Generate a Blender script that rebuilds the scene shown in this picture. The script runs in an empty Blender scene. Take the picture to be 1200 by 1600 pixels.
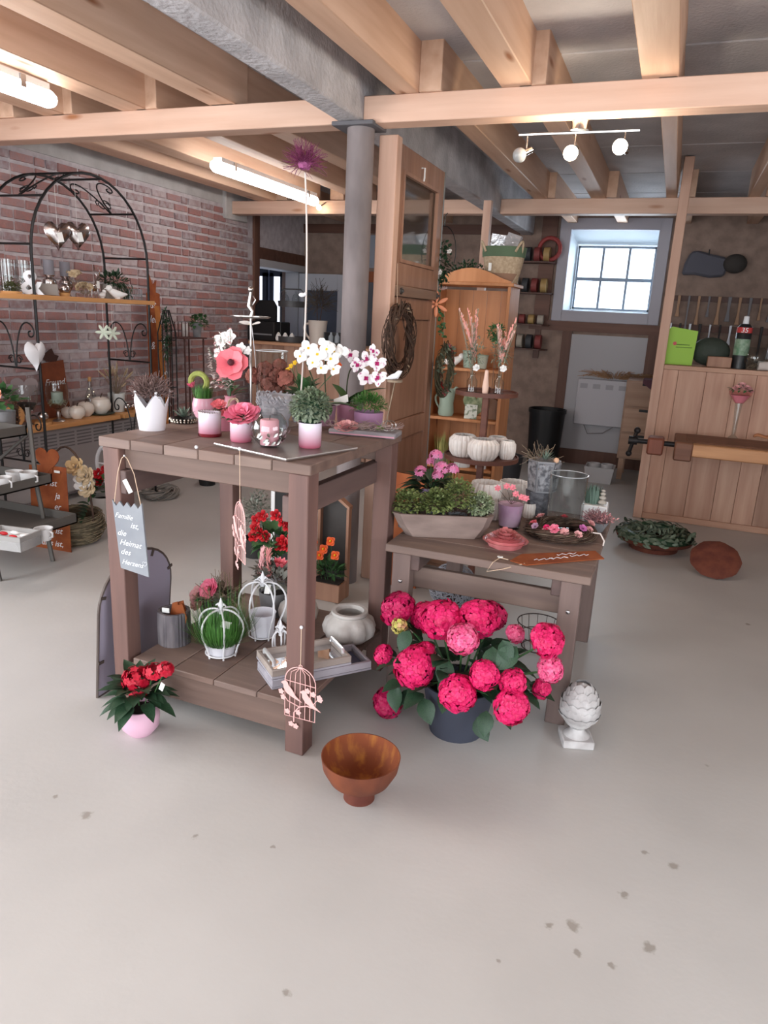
import bpy, math, random
from mathutils import Vector, Matrix, Euler, Quaternion
import numpy as np
scene = bpy.context.scene
COL = scene.collection
PI = math.pi
# ------------------------------------------------------------------ camera
F = 1122.0
def _n(v): v = np.array(v, float); return v / np.linalg.norm(v)
_Y = _n([455, -285, F]); _Z = -_n([-207, 4086, F]); _X = np.cross(_Y, _Z); _X /= np.linalg.norm(_X); _Z = np.cross(_X, _Y)
RM = np.array([_X, _Y, _Z]); CAM = np.array([0, 0, 1.5])
cd = bpy.data.cameras.new('camera'); cam = bpy.data.objects.new('camera', cd); COL.objects.link(cam)
cd.sensor_fit = 'VERTICAL'; cd.sensor_height = 24; cd.lens = F / 1600 * 24; cd.clip_start = .05
_r = RM @ np.array([1, 0, 0]); _u = RM @ np.array([0, -1, 0]); _b = -(RM @ np.array([0, 0, 1]))
cam.matrix_world = Matrix(((_r[0], _u[0], _b[0], 0), (_r[1], _u[1], _b[1], 0), (_r[2], _u[2], _b[2], 1.5), (0, 0, 0, 1)))
scene.camera = cam
# ------------------------------------------------------------------ light
scene.view_settings.view_transform = 'Standard'; scene.view_settings.look = 'None'
scene.view_settings.gamma = 1; scene.view_settings.exposure = 0.0
wd = bpy.data.worlds.new('sky'); scene.world = wd; wd.use_nodes = True
wb = wd.node_tree.nodes['Background']; wb.inputs[0].default_value = (.86, .93, 1, 1); wb.inputs[1].default_value = 3.2
def area(name, loc, rot, sx, sy, power, col=(1, 1, 1)):
    l = bpy.data.lights.new(name, 'AREA'); l.shape = 'RECTANGLE'; l.size = sx; l.size_y = sy; l.energy = power; l.color = col
    o = bpy.data.objects.new(name, l); COL.objects.link(o); o.location = loc; o.rotation_euler = rot; return o
area('gate_daylight', (-.9, -2.55, 1.3), (PI / 2, 0, 0), 4.6, 2.3, 118, (.95, .98, 1))        # daylight entering the open gate behind
area('side_window_daylight', (2.72, .3, 1.5), (0, PI / 2, 0), 1.2, 2.6, 60, (.93, .97, 1))     # daylight entering the window in the right wall
area('left_fill_area', (-4.4, .15, 1.5), (0, -PI / 2, 0), 1.4, 3.2, 140, (.95, .98, 1))  # area lamp at an added, unseen left opening, brightens the middle floor
area('back_window_daylight', (-.725, 8.48, 2.05), (-PI / 2, 0, 0), .9, .8, 30, (.85, .93, 1))  # daylight entering the small back window
# ------------------------------------------------------------------ helpers
def ray(px, py): return RM @ np.array([px - 600, py - 800, F])
def atz(px, py, z): d = ray(px, py); return Vector(CAM + d * (z - 1.5) / d[2])
def aty(px, py, y): d = ray(px, py); return Vector(CAM + d * y / d[1])
def atx(px, py, x): d = ray(px, py); return Vector(CAM + d * x / d[0])
def proj(p): c = RM.T @ (np.array(p) - CAM); return 600 + F * c[0] / c[2], 800 + F * c[1] / c[2]
def mpp(p): return float((RM.T @ (np.array(p) - CAM))[2]) / F           # metres per photo pixel at p
def hz(p, ty):                                                          # height at which the upright line through p meets row ty
    a, b = 0., 2.75
    for _ in range(40):
        m = (a + b) / 2
        if proj((p[0], p[1], m))[1] > ty: a = m
        else: b = m
    return a
def lin(c): return tuple(((x / 255) / 12.92 if x <= 10 else ((x / 255 + .055) / 1.055) ** 2.4) for x in c)
MATS = {}
def mat(name, c, rough=.6, metal=0, c2=None, scale=8, bump=0, bscale=None, stretch=(1, 1, 1), spec=.4, emit=0, sss=0, contrast=(.35, .65), detail=4, coat=0):
    if name in MATS: return MATS[name]
    m = bpy.data.materials.new(name); m.use_nodes = True; nt = m.node_tree; b = nt.nodes['Principled BSDF']
    b.inputs['Base Color'].default_value = (*lin(c), 1); b.inputs['Roughness'].default_value = rough; b.inputs['Metallic'].default_value = metal
    b.inputs['Specular IOR Level'].default_value = spec
    if coat: b.inputs['Coat Weight'].default_value = coat; b.inputs['Coat Roughness'].default_value = .08
    if emit: b.inputs['Emission Color'].default_value = (*lin(c), 1); b.inputs['Emission Strength'].default_value = emit
    if c2 or bump:
        tc = nt.nodes.new('ShaderNodeTexCoord'); mp = nt.nodes.new('ShaderNodeMapping'); mp.inputs['Scale'].default_value = stretch
        nt.links.new(tc.outputs['Object'], mp.inputs['Vector'])
    if c2:
        nz = nt.nodes.new('ShaderNodeTexNoise'); nz.inputs['Scale'].default_value = scale; nz.inputs['Detail'].default_value = detail
        nt.links.new(mp.outputs[0], nz.inputs['Vector'])
        cr = nt.nodes.new('ShaderNodeValToRGB'); cr.color_ramp.elements[0].position = contrast[0]; cr.color_ramp.elements[1].position = contrast[1]
        cr.color_ramp.elements[0].color = (*lin(c), 1); cr.color_ramp.elements[1].color = (*lin(c2), 1)
        nt.links.new(nz.outputs[0], cr.inputs[0]); nt.links.new(cr.outputs[0], b.inputs['Base Color'])
    if bump:
        n2 = nt.nodes.new('ShaderNodeTexNoise'); n2.inputs['Scale'].default_value = bscale or scale * 2; n2.inputs['Detail'].default_value = 5
        nt.links.new(mp.outputs[0], n2.inputs['Vector'])
        bp = nt.nodes.new('ShaderNodeBump'); bp.inputs['Strength'].default_value = bump; bp.inputs['Distance'].default_value = .01
        nt.links.new(n2.outputs[0], bp.inputs['Height']); nt.links.new(bp.outputs[0], b.inputs['Normal'])
    MATS[name] = m; return m
def wood(name, c, c2, axis='x', rough=.55, knots=None, scale=5, var=.12):       # long grain along one axis, a few knots
    if name in MATS: return MATS[name]
    s = {'x': (.12, 1.6, 1.6), 'y': (1.6, .12, 1.6), 'z': (1.6, 1.6, .12)}[axis]
    m = mat(name, c, rough, c2=c2, scale=scale * 2.2, stretch=s, bump=.12, bscale=30, contrast=(.3, .72), detail=6)
    nt = m.node_tree; b = nt.nodes['Principled BSDF']; cr = [n for n in nt.nodes if n.type == 'VALTORGB'][0]
    oi = nt.nodes.new('ShaderNodeObjectInfo'); tc = [n for n in nt.nodes if n.type == 'TEX_COORD'][0]; mp = [n for n in nt.nodes if n.type == 'MAPPING'][0]
    va = nt.nodes.new('ShaderNodeVectorMath'); va.operation = 'ADD'; sc = nt.nodes.new('ShaderNodeMath'); sc.operation = 'MULTIPLY'; sc.inputs[1].default_value = 37
    nt.links.new(oi.outputs['Random'], sc.inputs[0]); nt.links.new(tc.outputs['Object'], va.inputs[0]); nt.links.new(sc.outputs[0], va.inputs[1]); nt.links.new(va.outputs[0], mp.inputs['Vector'])
    hs = nt.nodes.new('ShaderNodeHueSaturation'); mr = nt.nodes.new('ShaderNodeMapRange'); mr.inputs['To Min'].default_value = 1 - var; mr.inputs['To Max'].default_value = 1 + var
    nt.links.new(oi.outputs['Random'], mr.inputs[0]); nt.links.new(mr.outputs[0], hs.inputs['Value']); nt.links.new(cr.outputs[0], hs.inputs['Color'])
    out = hs.outputs[0]
    if knots:
        k = nt.nodes.new('ShaderNodeMapping'); k.inputs['Scale'].default_value = {'x': (1.2, 5, 5), 'y': (5, 1.2, 5), 'z': (5, 5, 1.2)}[axis]
        vo = nt.nodes.new('ShaderNodeTexVoronoi'); vo.inputs['Scale'].default_value = 1.3
        nt.links.new(va.outputs[0], k.inputs[0]); nt.links.new(k.outputs[0], vo.inputs[0])
        r2 = nt.nodes.new('ShaderNodeValToRGB'); r2.color_ramp.elements[0].position = .04; r2.color_ramp.elements[1].position = .13
        r2.color_ramp.elements[0].color = (1, 1, 1, 1); r2.color_ramp.elements[1].color = (0, 0, 0, 1)
        mx = nt.nodes.new('ShaderNodeMix'); mx.data_type = 'RGBA'; mx.inputs[7].default_value = (*lin(knots), 1)
        nt.links.new(vo.outputs[0], r2.inputs[0]); nt.links.new(r2.outputs[0], mx.inputs[0]); nt.links.new(out, mx.inputs[6]); out = mx.outputs[2]
    nt.links.new(out, b.inputs['Base Color']); return m
def glass(name, tint=(248, 250, 250), refl=.38, rough=.02):             # clear thin-walled glass
    if name in MATS: return MATS[name]
    m = bpy.data.materials.new(name); m.use_nodes = True; nt = m.node_tree; nt.nodes.clear()
    o = nt.nodes.new('ShaderNodeOutputMaterial'); t = nt.nodes.new('ShaderNodeBsdfTransparent'); g = nt.nodes.new('ShaderNodeBsdfGlossy'); x = nt.nodes.new('ShaderNodeMixShader'); lw = nt.nodes.new('ShaderNodeLayerWeight')
    t.inputs[0].default_value = (*lin(tint), 1); g.inputs['Roughness'].default_value = rough; lw.inputs[0].default_value = .5
    mr = nt.nodes.new('ShaderNodeMath'); mr.operation = 'MULTIPLY_ADD'; mr.inputs[1].default_value = .7; mr.inputs[2].default_value = .07
    pw = nt.nodes.new('ShaderNodeMath'); pw.operation = 'POWER'; pw.inputs[1].default_value = 1 / max(refl, .05); nt.links.new(lw.outputs['Facing'], pw.inputs[0]); nt.links.new(pw.outputs[0], mr.inputs[0]); nt.links.new(mr.outputs[0], x.inputs[0]); nt.links.new(t.outputs[0], x.inputs[1]); nt.links.new(g.outputs[0], x.inputs[2]); nt.links.new(x.outputs[0], o.inputs[0])
    MATS[name] = m; return m
def ombre(name, lo, hi, z0, z1, rough=.12):                            # cup glazed from one colour at its foot to another at its rim
    if name in MATS: return MATS[name]
    m = mat(name, lo, rough, coat=.6); nt = m.node_tree; tc = nt.nodes.new('ShaderNodeTexCoord'); sp = nt.nodes.new('ShaderNodeSeparateXYZ'); mr = nt.nodes.new('ShaderNodeMapRange'); cr = nt.nodes.new('ShaderNodeValToRGB')
    mr.inputs[1].default_value = z0; mr.inputs[2].default_value = z1
    cr.color_ramp.elements[0].color = (*lin(lo), 1); cr.color_ramp.elements[1].color = (*lin(hi), 1)
    nt.links.new(tc.outputs['Object'], sp.inputs[0]); nt.links.new(sp.outputs[2], mr.inputs[0]); nt.links.new(mr.outputs[0], cr.inputs[0]); nt.links.new(cr.outputs[0], nt.nodes['Principled BSDF'].inputs['Base Color'])
    return m
class G:
    def __init__(s): s.v = []; s.f = []
    def add(s, vs, fs):
        o = len(s.v); s.v += [tuple(v) for v in vs]; s.f += [tuple(i + o for i in f) for f in fs]; return s
    def box(s, x0, x1, y0, y1, z0, z1):
        return s.add([(x0, y0, z0), (x1, y0, z0), (x1, y1, z0), (x0, y1, z0), (x0, y0, z1), (x1, y0, z1), (x1, y1, z1), (x0, y1, z1)],
                     [(0, 3, 2, 1), (4, 5, 6, 7), (0, 1, 5, 4), (1, 2, 6, 5), (2, 3, 7, 6), (3, 0, 4, 7)])
    def obox(s, c, size, rot=(0, 0, 0)):
        g = G().box(-size[0] / 2, size[0] / 2, -size[1] / 2, size[1] / 2, -size[2] / 2, size[2] / 2)
        return s.merge(g, Matrix.Translation(c) @ Euler(rot).to_matrix().to_4x4())
    def merge(s, g, M=None):
        return s.add([(M @ Vector(v)) if M else v for v in g.v], g.f)
    def lathe(s, prof, n=24, c=(0, 0, 0), fn=None, M=None, cap=True, thin=False):
        if thin: prof = prof[:max(range(len(prof)), key=lambda i: prof[i][1]) + 1]; cap = False
        vs = []; fs = []; k = len(prof)
        for i in range(n):
            t = 2 * PI * i / n
            for (r, z) in prof:
                rr = fn(t, r, z) if fn else r
                v = Vector((c[0] + rr * math.cos(t), c[1] + rr * math.sin(t), c[2] + z)); vs.append(M @ v if M else v)
        for i in range(n):
            j = (i + 1) % n
            for a in range(k - 1): fs.append((i * k + a, j * k + a, j * k + a + 1, i * k + a + 1))
        if cap and prof[0][0] > 1e-5: fs.append(tuple(i * k for i in range(n))[::-1])
        if cap and prof[-1][0] > 1e-5: fs.append(tuple(i * k + k - 1 for i in range(n)))
        return s.add(vs, fs)
    def tube(s, pts, r, n=6, closed=False, cap=True):
        P = [Vector(p) for p in pts]; m = len(P); rs = r if isinstance(r, (list, tuple)) else [r] * m
        T = []
        for i in range(m):
            a = P[(i - 1) % m] if (closed or i > 0) else P[i]; b = P[(i + 1) % m] if (closed or i < m - 1) else P[i]
            d = (b - a); T.append(d.normalized() if d.length > 1e-9 else Vector((0, 0, 1)))
        u = T[0].orthogonal().normalized(); vs = []; fs = []
        for i in range(m):
            if i: u = (u - T[i] * u.dot(T[i])); u = u.normalized() if u.length > 1e-6 else T[i].orthogonal().normalized()
            w = T[i].cross(u)
            for k in range(n):
                t = 2 * PI * k / n; vs.append(P[i] + (u * math.cos(t) + w * math.sin(t)) * rs[i])
        for i in range(m if closed else m - 1):
            j = (i + 1) % m
            for k in range(n): l = (k + 1) % n; fs.append((i * n + k, i * n + l, j * n + l, j * n + k))
        if cap and not closed: fs.append(tuple(range(n))[::-1]); fs.append(tuple((m - 1) * n + k for k in range(n)))
        return s.add(vs, fs)
    def cyl(s, a, b, r0, r1=None, n=12): return s.tube([a, b], [r0, r0 if r1 is None else r1], n)
    def sph(s, c, r, n=10, m=6, sc=(1, 1, 1)):
        vs = [(c[0], c[1], c[2] - r * sc[2])]; fs = []
        for j in range(1, m):
            p = -PI / 2 + PI * j / m
            for i in range(n):
                t = 2 * PI * i / n; vs.append((c[0] + r * sc[0] * math.cos(p) * math.cos(t), c[1] + r * sc[1] * math.cos(p) * math.sin(t), c[2] + r * sc[2] * math.sin(p)))
        vs.append((c[0], c[1], c[2] + r * sc[2])); L = len(vs) - 1
        for i in range(n):
            k = (i + 1) % n; fs.append((0, 1 + k, 1 + i)); fs.append((L, L - n + i, L - n + k))
            for j in range(m - 2): a = 1 + j * n; fs.append((a + i, a + k, a + n + k, a + n + i))
        return s.add(vs, fs)
    def prism(s, poly, t0, t1, axis='y', M=None):                      # outline in the plane across `axis`, given thickness
        n = len(poly); mk = {'x': lambda a, b, t: (t, a, b), 'y': lambda a, b, t: (a, t, b), 'z': lambda a, b, t: (a, b, t)}[axis]
        vs = [Vector(mk(a, b, t0)) for a, b in poly] + [Vector(mk(a, b, t1)) for a, b in poly]
        if M: vs = [M @ v for v in vs]
        return s.add(vs, [tuple(range(n)), tuple(range(2 * n - 1, n - 1, -1))] + [(i, i + n, (i + 1) % n + n, (i + 1) % n) for i in range(n)])
    def leaf(s, p, d, nrm, L, Wd, droop=.25, fold=.18, shape=(.0, .75, 1.0, .7, .0)):
        d = Vector(d).normalized(); nrm = Vector(nrm); nrm = (nrm - d * nrm.dot(d)); nrm = nrm.normalized() if nrm.length > 1e-5 else d.orthogonal().normalized()
        sd = d.cross(nrm); p = Vector(p); k = len(shape) - 1; vs = []; fs = []
        for i, w in enumerate(shape):
            t = i / k; c = p + d * L * t - nrm * droop * L * t * t
            vs += [c - sd * w * Wd / 2 + nrm * fold * w * Wd, c, c + sd * w * Wd / 2 + nrm * fold * w * Wd]
        for i in range(k): a = 3 * i; fs += [(a, a + 1, a + 4, a + 3), (a + 1, a + 2, a + 5, a + 4)]
        return s.add(vs, fs)
def obj(name, g, m, parent=None, smooth=40, bev=0, kind=None, loc=None):
    me = bpy.data.meshes.new(name); me.from_pydata([tuple(v) for v in g.v], [], g.f); me.update()
    me.materials.append(m)
    if smooth:
        me.polygons.foreach_set('use_smooth', [True] * len(me.polygons)); me.set_sharp_from_angle(angle=math.radians(smooth))
    o = bpy.data.objects.new(name, me); COL.objects.link(o)
    if parent: o.parent = parent
    if loc is not None: o.location = loc
    if bev: b = o.modifiers.new('bevel', 'BEVEL'); b.width = bev; b.segments = 1; b.limit_method = 'ANGLE'
    if kind: o['kind'] = kind
    return o
def tag(o, label, cat, group=None):
    o['label'] = label; o['category'] = cat
    if group: o['group'] = group
    return o
def thing(name, label, cat, loc=(0, 0, 0), rz=0, group=None):
    o = bpy.data.objects.new(name, None); o.empty_display_size = .05; COL.objects.link(o); o.location = loc; o.rotation_euler = (0, 0, rz)
    return tag(o, label, cat, group)
def struct(name, g, m, **k): o = obj(name, g, m, **k); o['kind'] = 'structure'; return o
def dup(root, loc, rz=0, label=None, group=None, parent=None):
    r = root.copy(); COL.objects.link(r); r.location = loc; r.rotation_euler = (0, 0, rz)
    if label: r['label'] = label
    if group: r['group'] = group
    def rec(src, dst):
        for ch in list(src.children):
            c = ch.copy(); COL.objects.link(c); c.parent = dst; rec(ch, c)
    rec(root, r); return r
def text(name, s, size, m, parent, M, shear=.25, extrude=.0006, align='LEFT', offset=0):
    cu = bpy.data.curves.new('t', 'FONT'); cu.body = s; cu.size = size; cu.shear = shear; cu.extrude = extrude; cu.align_x = align; cu.offset = offset; cu.resolution_u = 3
    t = bpy.data.objects.new('t', cu); COL.objects.link(t); bpy.context.view_layer.update()
    me = bpy.data.meshes.new_from_object(t.evaluated_get(bpy.context.evaluated_depsgraph_get())); bpy.data.objects.remove(t); bpy.data.curves.remove(cu)
    me.transform(M); me.materials.clear(); me.materials.append(m); me.name = name
    o = bpy.data.objects.new(name, me); COL.objects.link(o); o.parent = parent; return o
def arc(c, r, a0, a1, n, ax='xz', r2=None):
    out = []
    for i in range(n + 1):
        a = a0 + (a1 - a0) * i / n; u = r * math.cos(a); v = (r2 or r) * math.sin(a)
        out.append(Vector((c[0] + u, c[1], c[2] + v)) if ax == 'xz' else Vector((c[0], c[1] + u, c[2] + v)) if ax == 'yz' else Vector((c[0] + u, c[1] + v, c[2])))
    return out
def soft(pts, k=2):
    P = [Vector(p) for p in pts]
    for _ in range(k): P = [P[0]] + [v for i in range(len(P) - 1) for v in (P[i] * .75 + P[i + 1] * .25, P[i] * .25 + P[i + 1] * .75)] + [P[-1]]
    return P
def bez(a, b, c, n=8):
    a, b, c = Vector(a), Vector(b), Vector(c); return [a * (1 - t) ** 2 + b * 2 * t * (1 - t) + c * t * t for t in [i / n for i in range(n + 1)]]
def cup(r0, r1, h, t=.004, foot=.006):                                 # profile of an open pot with wall thickness
    return [(0, 0), (r0, 0), (r1, h), (r1 - t, h), (r0 - t * .6, foot), (0, foot)]
# ================================================================== materials
CONC = mat('concrete', (196, 193, 195), .9, c2=(176, 174, 177), scale=3, bump=.5, bscale=60)
CONCB = mat('beam_plaster', (196, 192, 194), .92, c2=(164, 160, 162), scale=5, bump=.9, bscale=38)
PINE = wood('pine_joist', (214, 180, 156), (194, 156, 130), 'y', knots=(150, 96, 62))
PINEX = wood('pine_beam', (218, 184, 164), (202, 164, 142), 'x', knots=(158, 104, 70))
PINEZ = wood('pine_upright', (210, 174, 154), (190, 150, 130), 'z', knots=(150, 96, 62))
OLDPINE = wood('old_door_pine', (172, 132, 110), (148, 108, 88), 'z', knots=(96, 60, 42))
CABP = wood('honey_pine', (198, 138, 94), (178, 116, 74), 'z', knots=(110, 52, 26))
PLANK = wood('cladding_pine', (196, 158, 136), (170, 128, 108), 'z', knots=(110, 76, 60), var=.22)
TABLE = wood('stained_table_wood', (126, 103, 93), (100, 81, 74), 'x', rough=.6)
TABLEZ = wood('stained_leg_wood', (120, 90, 82), (95, 72, 68), 'z', rough=.6)
TABLEY = wood('stained_rail_wood', (108, 88, 83), (88, 71, 69), 'y', rough=.6)
GREYT = wood('grey_table_wood', (138, 117, 107), (110, 92, 86), 'x', rough=.65)
GREYTZ = wood('grey_leg_wood', (124, 105, 99), (100, 83, 79), 'z', rough=.65)
OSB = mat('brown_wall_board', (150, 128, 116), .8, c2=(128, 108, 98), scale=9, bump=.15)
BROWN = wood('brown_trim', (110, 76, 62), (88, 58, 48), 'x')
BROWNZ = wood('brown_trim_upright', (112, 78, 64), (90, 60, 50), 'z')
WHITE = mat('white_paint', (225, 224, 224), .4)
BLACKM = mat('black_iron', (28, 27, 28), .45, metal=.3)
# floor: worn concrete with small dirt spots
def floor_mat():
    m = mat('floor_concrete', (192, 189, 186), .42, c2=(178, 175, 172), scale=1.3, bump=.06, bscale=40, contrast=(.3, .7), detail=8)
    nt = m.node_tree; b = nt.nodes['Principled BSDF']; cr = [n for n in nt.nodes if n.type == 'VALTORGB'][0]; mp = [n for n in nt.nodes if n.type == 'MAPPING'][0]
    vo = nt.nodes.new('ShaderNodeTexVoronoi'); vo.inputs['Scale'].default_value = 2.3; vo.inputs['Randomness'].default_value = 1
    nz = nt.nodes.new('ShaderNodeTexNoise'); nz.inputs['Scale'].default_value = 60
    r2 = nt.nodes.new('ShaderNodeValToRGB'); r2.color_ramp.elements[0].position = .022; r2.color_ramp.elements[1].position = .04
    r2.color_ramp.elements[0].color = (.75, .75, .75, 1); r2.color_ramp.elements[1].color = (0, 0, 0, 1)
    ad = nt.nodes.new('ShaderNodeMath'); ad.operation = 'MULTIPLY_ADD'; ad.inputs[1].default_value = .03; ad.inputs[2].default_value = -.012
    a2 = nt.nodes.new('ShaderNodeMath'); a2.operation = 'ADD'
    nt.links.new(mp.outputs[0], vo.inputs[0]); nt.links.new(mp.outputs[0], nz.inputs[0]); nt.links.new(nz.outputs[0], ad.inputs[0]); nt.links.new(ad.outputs[0], a2.inputs[0]); nt.links.new(vo.outputs[0], a2.inputs[1]); nt.links.new(a2.outputs[0], r2.inputs[0])
    mx = nt.nodes.new('ShaderNodeMix'); mx.data_type = 'RGBA'; mx.inputs[7].default_value = (*lin((112, 100, 86)), 1)
    fac = r2.outputs[0]
    for px, py, r in ((1052, 1353, .012), (975, 1398, .011), (895, 1447, .015), (1014, 1480, .014), (902, 1490, .009), (857, 1446, .008), (955, 1508, .008), (1008, 1332, .008), (135, 1273, .014), (448, 1551, .008), (305, 1307, .008), (778, 1502, .005), (428, 1323, .005), (87, 1244, .006)):   # trodden-in stains
        q = atz(px, py, 0); vd = nt.nodes.new('ShaderNodeVectorMath'); vd.operation = 'DISTANCE'; vd.inputs[1].default_value = q; nt.links.new(tc_(nt), vd.inputs[0])
        a3 = nt.nodes.new('ShaderNodeMath'); a3.operation = 'MULTIPLY_ADD'; a3.inputs[1].default_value = .03; nt.links.new(nz.outputs[0], a3.inputs[0]); nt.links.new(vd.outputs['Value'], a3.inputs[2])
        mr = nt.nodes.new('ShaderNodeMapRange'); mr.inputs[1].default_value = r * .7 + .015; mr.inputs[2].default_value = r * 1.3 + .017; mr.inputs[3].default_value = .55; mr.inputs[4].default_value = 0; nt.links.new(a3.outputs[0], mr.inputs[0])
        mm = nt.nodes.new('ShaderNodeMath'); mm.operation = 'MAXIMUM'; nt.links.new(fac, mm.inputs[0]); nt.links.new(mr.outputs[0], mm.inputs[1]); fac = mm.outputs[0]
    nt.links.new(fac, mx.inputs[0]); nt.links.new(cr.outputs[0], mx.inputs[6]); nt.links.new(mx.outputs[2], b.inputs['Base Color'])
    return m
def tc_(nt): return [n for n in nt.nodes if n.type == 'TEX_COORD'][0].outputs['Object']
# ================================================================== room shell
XL, XR, YB, YF, ZC = -4.3, 2.6, 8.2, -2.5, 2.72
struct('floor', G().box(-7.5, XR + .3, YF - 1.5, YB + .3, -.1, 0), floor_mat())
ceil = struct('ceiling', G().box(XL - .3, XR + .3, YF - .3, YB + .3, ZC + .03, ZC + .15), mat('slab_joint', (70, 68, 70), .95))
ys = [YF, -1.0, .0, .95, 1.9, 2.87, 3.84, 4.8, 5.75, 6.7, 7.65, YB]
for a, b in zip(ys, ys[1:]):
    obj('concrete_panel', G().box(XL, -1.62, a + .008, b - .008, ZC, ZC + .05), CONC, ceil, bev=.006)
    obj('concrete_panel', G().box(-1.62, XR, a + .008, b - .008, ZC, ZC + .05), CONC, ceil, bev=.006)
JB = 2.51
for x0, x1 in [(-1.39, -1.27), (-.88, -.74), (-.28, -.13), (.33, .47), (.92, 1.06), (1.5, 1.64), (2.1, 2.24), (-2.43, -2.27), (-3.0, -2.83), (-3.56, -3.4), (-4.1, -3.94)]:
    obj('joist', G().box(x0, x1, YF, 3.66, JB, ZC + .01), PINE, ceil, bev=.004)
for x0, x1 in [(-1.27, -1.16), (-.80, -.68), (-.215, -.135), (.38, .46), (.95, 1.06), (1.5, 1.6), (2.1, 2.2), (-2.42, -2.28), (-2.9, -2.76), (-3.5, -3.34), (-3.97, -3.78)]:
    obj('joist', G().box(x0, x1, 3.53, 6.68, JB, ZC + .01), PINE, ceil, bev=.004)
for x0, x1 in [(-1.2, -1.1), (-.7, -.6), (-.1, 0), (.5, .6), (1.1, 1.2), (-2.6, -2.46), (-3.2, -3.06), (-3.8, -3.66)]:
    obj('joist', G().box(x0, x1, 6.6, YB, JB + .01, ZC + .01), PINE, ceil, bev=.004)
for x0, x1, y in [(-1.55, XR, 3.6), (XL, -1.68, 3.6), (-1.55, XR, 6.62), (XL, -1.68, 6.62), (-1.55, XR, -.6), (XL, -1.68, -.6)]:
    obj('cross_beam', G().box(x0, x1, y - .06, y + .06, 2.39, JB), PINEX, ceil, bev=.004)
obj('concrete_beam', G().box(-1.68, -1.55, YF, YB, 2.4, ZC + .02), CONCB, ceil, bev=.01)
# left wall with brick facing, and its doorway at the far end
PLASTER = mat('wall_plaster', (196, 192, 190), .9, c2=(176, 172, 170), scale=6)
wl = struct('wall_left', G().box(XL - .25, XL, YF, -1.5, 0, ZC).box(XL - .25, XL, 1.8, 7.12, 0, ZC).box(XL - .25, XL, -1.5, 1.8, 0, .8).box(XL - .25, XL, -1.5, 1.8, 2.2, ZC).box(XL - .25, XL, 7.12, YB, 2.02, ZC), mat('brick_joint', (206, 198, 200), .95, c2=(184, 174, 178), scale=14, bump=.3))
BR = [mat('brick_%s' % n, c, .9, c2=c2, scale=18, bump=.6, bscale=50) for n, c, c2 in (('red', (172, 120, 114), (156, 122, 120)), ('dark', (148, 112, 110), (178, 164, 166)), ('pale', (172, 150, 150), (190, 176, 178)), ('rose', (178, 132, 126), (168, 138, 138)), ('grey', (176, 166, 170), (150, 124, 126)))]
rnd = random.Random(4)
def bmesh_brick(L, H, r):
    g = G(); d = .014; j = lambda: r.uniform(-.004, .004)
    a = [(0, -L / 2 + .004 + j(), .004 + j()), (0, L / 2 - .004 + j(), .004 + j()), (0, L / 2 - .004 + j(), H - .004 + j()), (0, -L / 2 + .004 + j(), H - .004 + j())]
    b = [(d + j() * .5, y * .965, .5 * H + (z - .5 * H) * .9) for _, y, z in a]
    return g.add([(-.004, v[1], v[2]) for v in a] + b, [(4, 5, 6, 7), (0, 1, 5, 4), (1, 2, 6, 5), (2, 3, 7, 6), (3, 0, 4, 7)])
BL, BH = .205, .074
variants = []
for L in (BL, BL * .5):
    for i in range(5):
        me = bpy.data.meshes.new('brick'); g = bmesh_brick(L - .012, BH - .012, rnd); me.from_pydata(g.v, [], g.f); me.materials.append(BR[i]); variants.append(me)
cells = []; row = 0; z = .01
while z < 2.44:
    y = 2.0 - (BL / 2 if row % 2 else 0)
    while y < 7.08:
        L = BL if rnd.random() > .16 else BL * .5
        if y + L > 7.1: break
        cells.append((y + L / 2, z, L)); y += L
    z += BH; row += 1
def inview(c):
    x, y = proj((XL, c[0], c[1])); return -5 < x < 402 and y < 700
vis = sorted([c for c in cells if inview(c)], key=lambda c: c[0])
near = set(vis[:300]); rest = [G() for _ in BR]
for c in cells:
    i = rnd.choice([0, 0, 1, 1, 2, 3, 3, 4]); 
    if c in near:
        o = bpy.data.objects.new('brick', variants[i + (0 if c[2] == BL else 5)]); COL.objects.link(o); o.parent = wl; o.location = (XL, c[0], c[1])
    else:
        rest[i].merge(bmesh_brick(c[2] - .012, BH - .012, rnd), Matrix.Translation((XL, c[0], c[1])))
bf = G(); idx = []
for k, g in enumerate(rest): bf.merge(g); idx += [k] * len(g.f)
bo = obj('brick_field', bf, BR[0], wl, smooth=0, kind='stuff')
for m in BR[1:]: bo.data.materials.append(m)
bo.data.polygons.foreach_set('material_index', idx)
obj('plaster_band', G().box(XL - .01, XL + .012, YF, 6.72, 2.47, ZC), PLASTER, wl)
obj('corner_block', G().box(XL - .01, XL + .05, 6.45, 6.85, 2.34, 2.62), PLASTER, wl, bev=.01)
struct('trim_1', G().box(XL - .02, XL + .03, 7.02, 7.12, 0, 2.5), BROWNZ)
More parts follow.
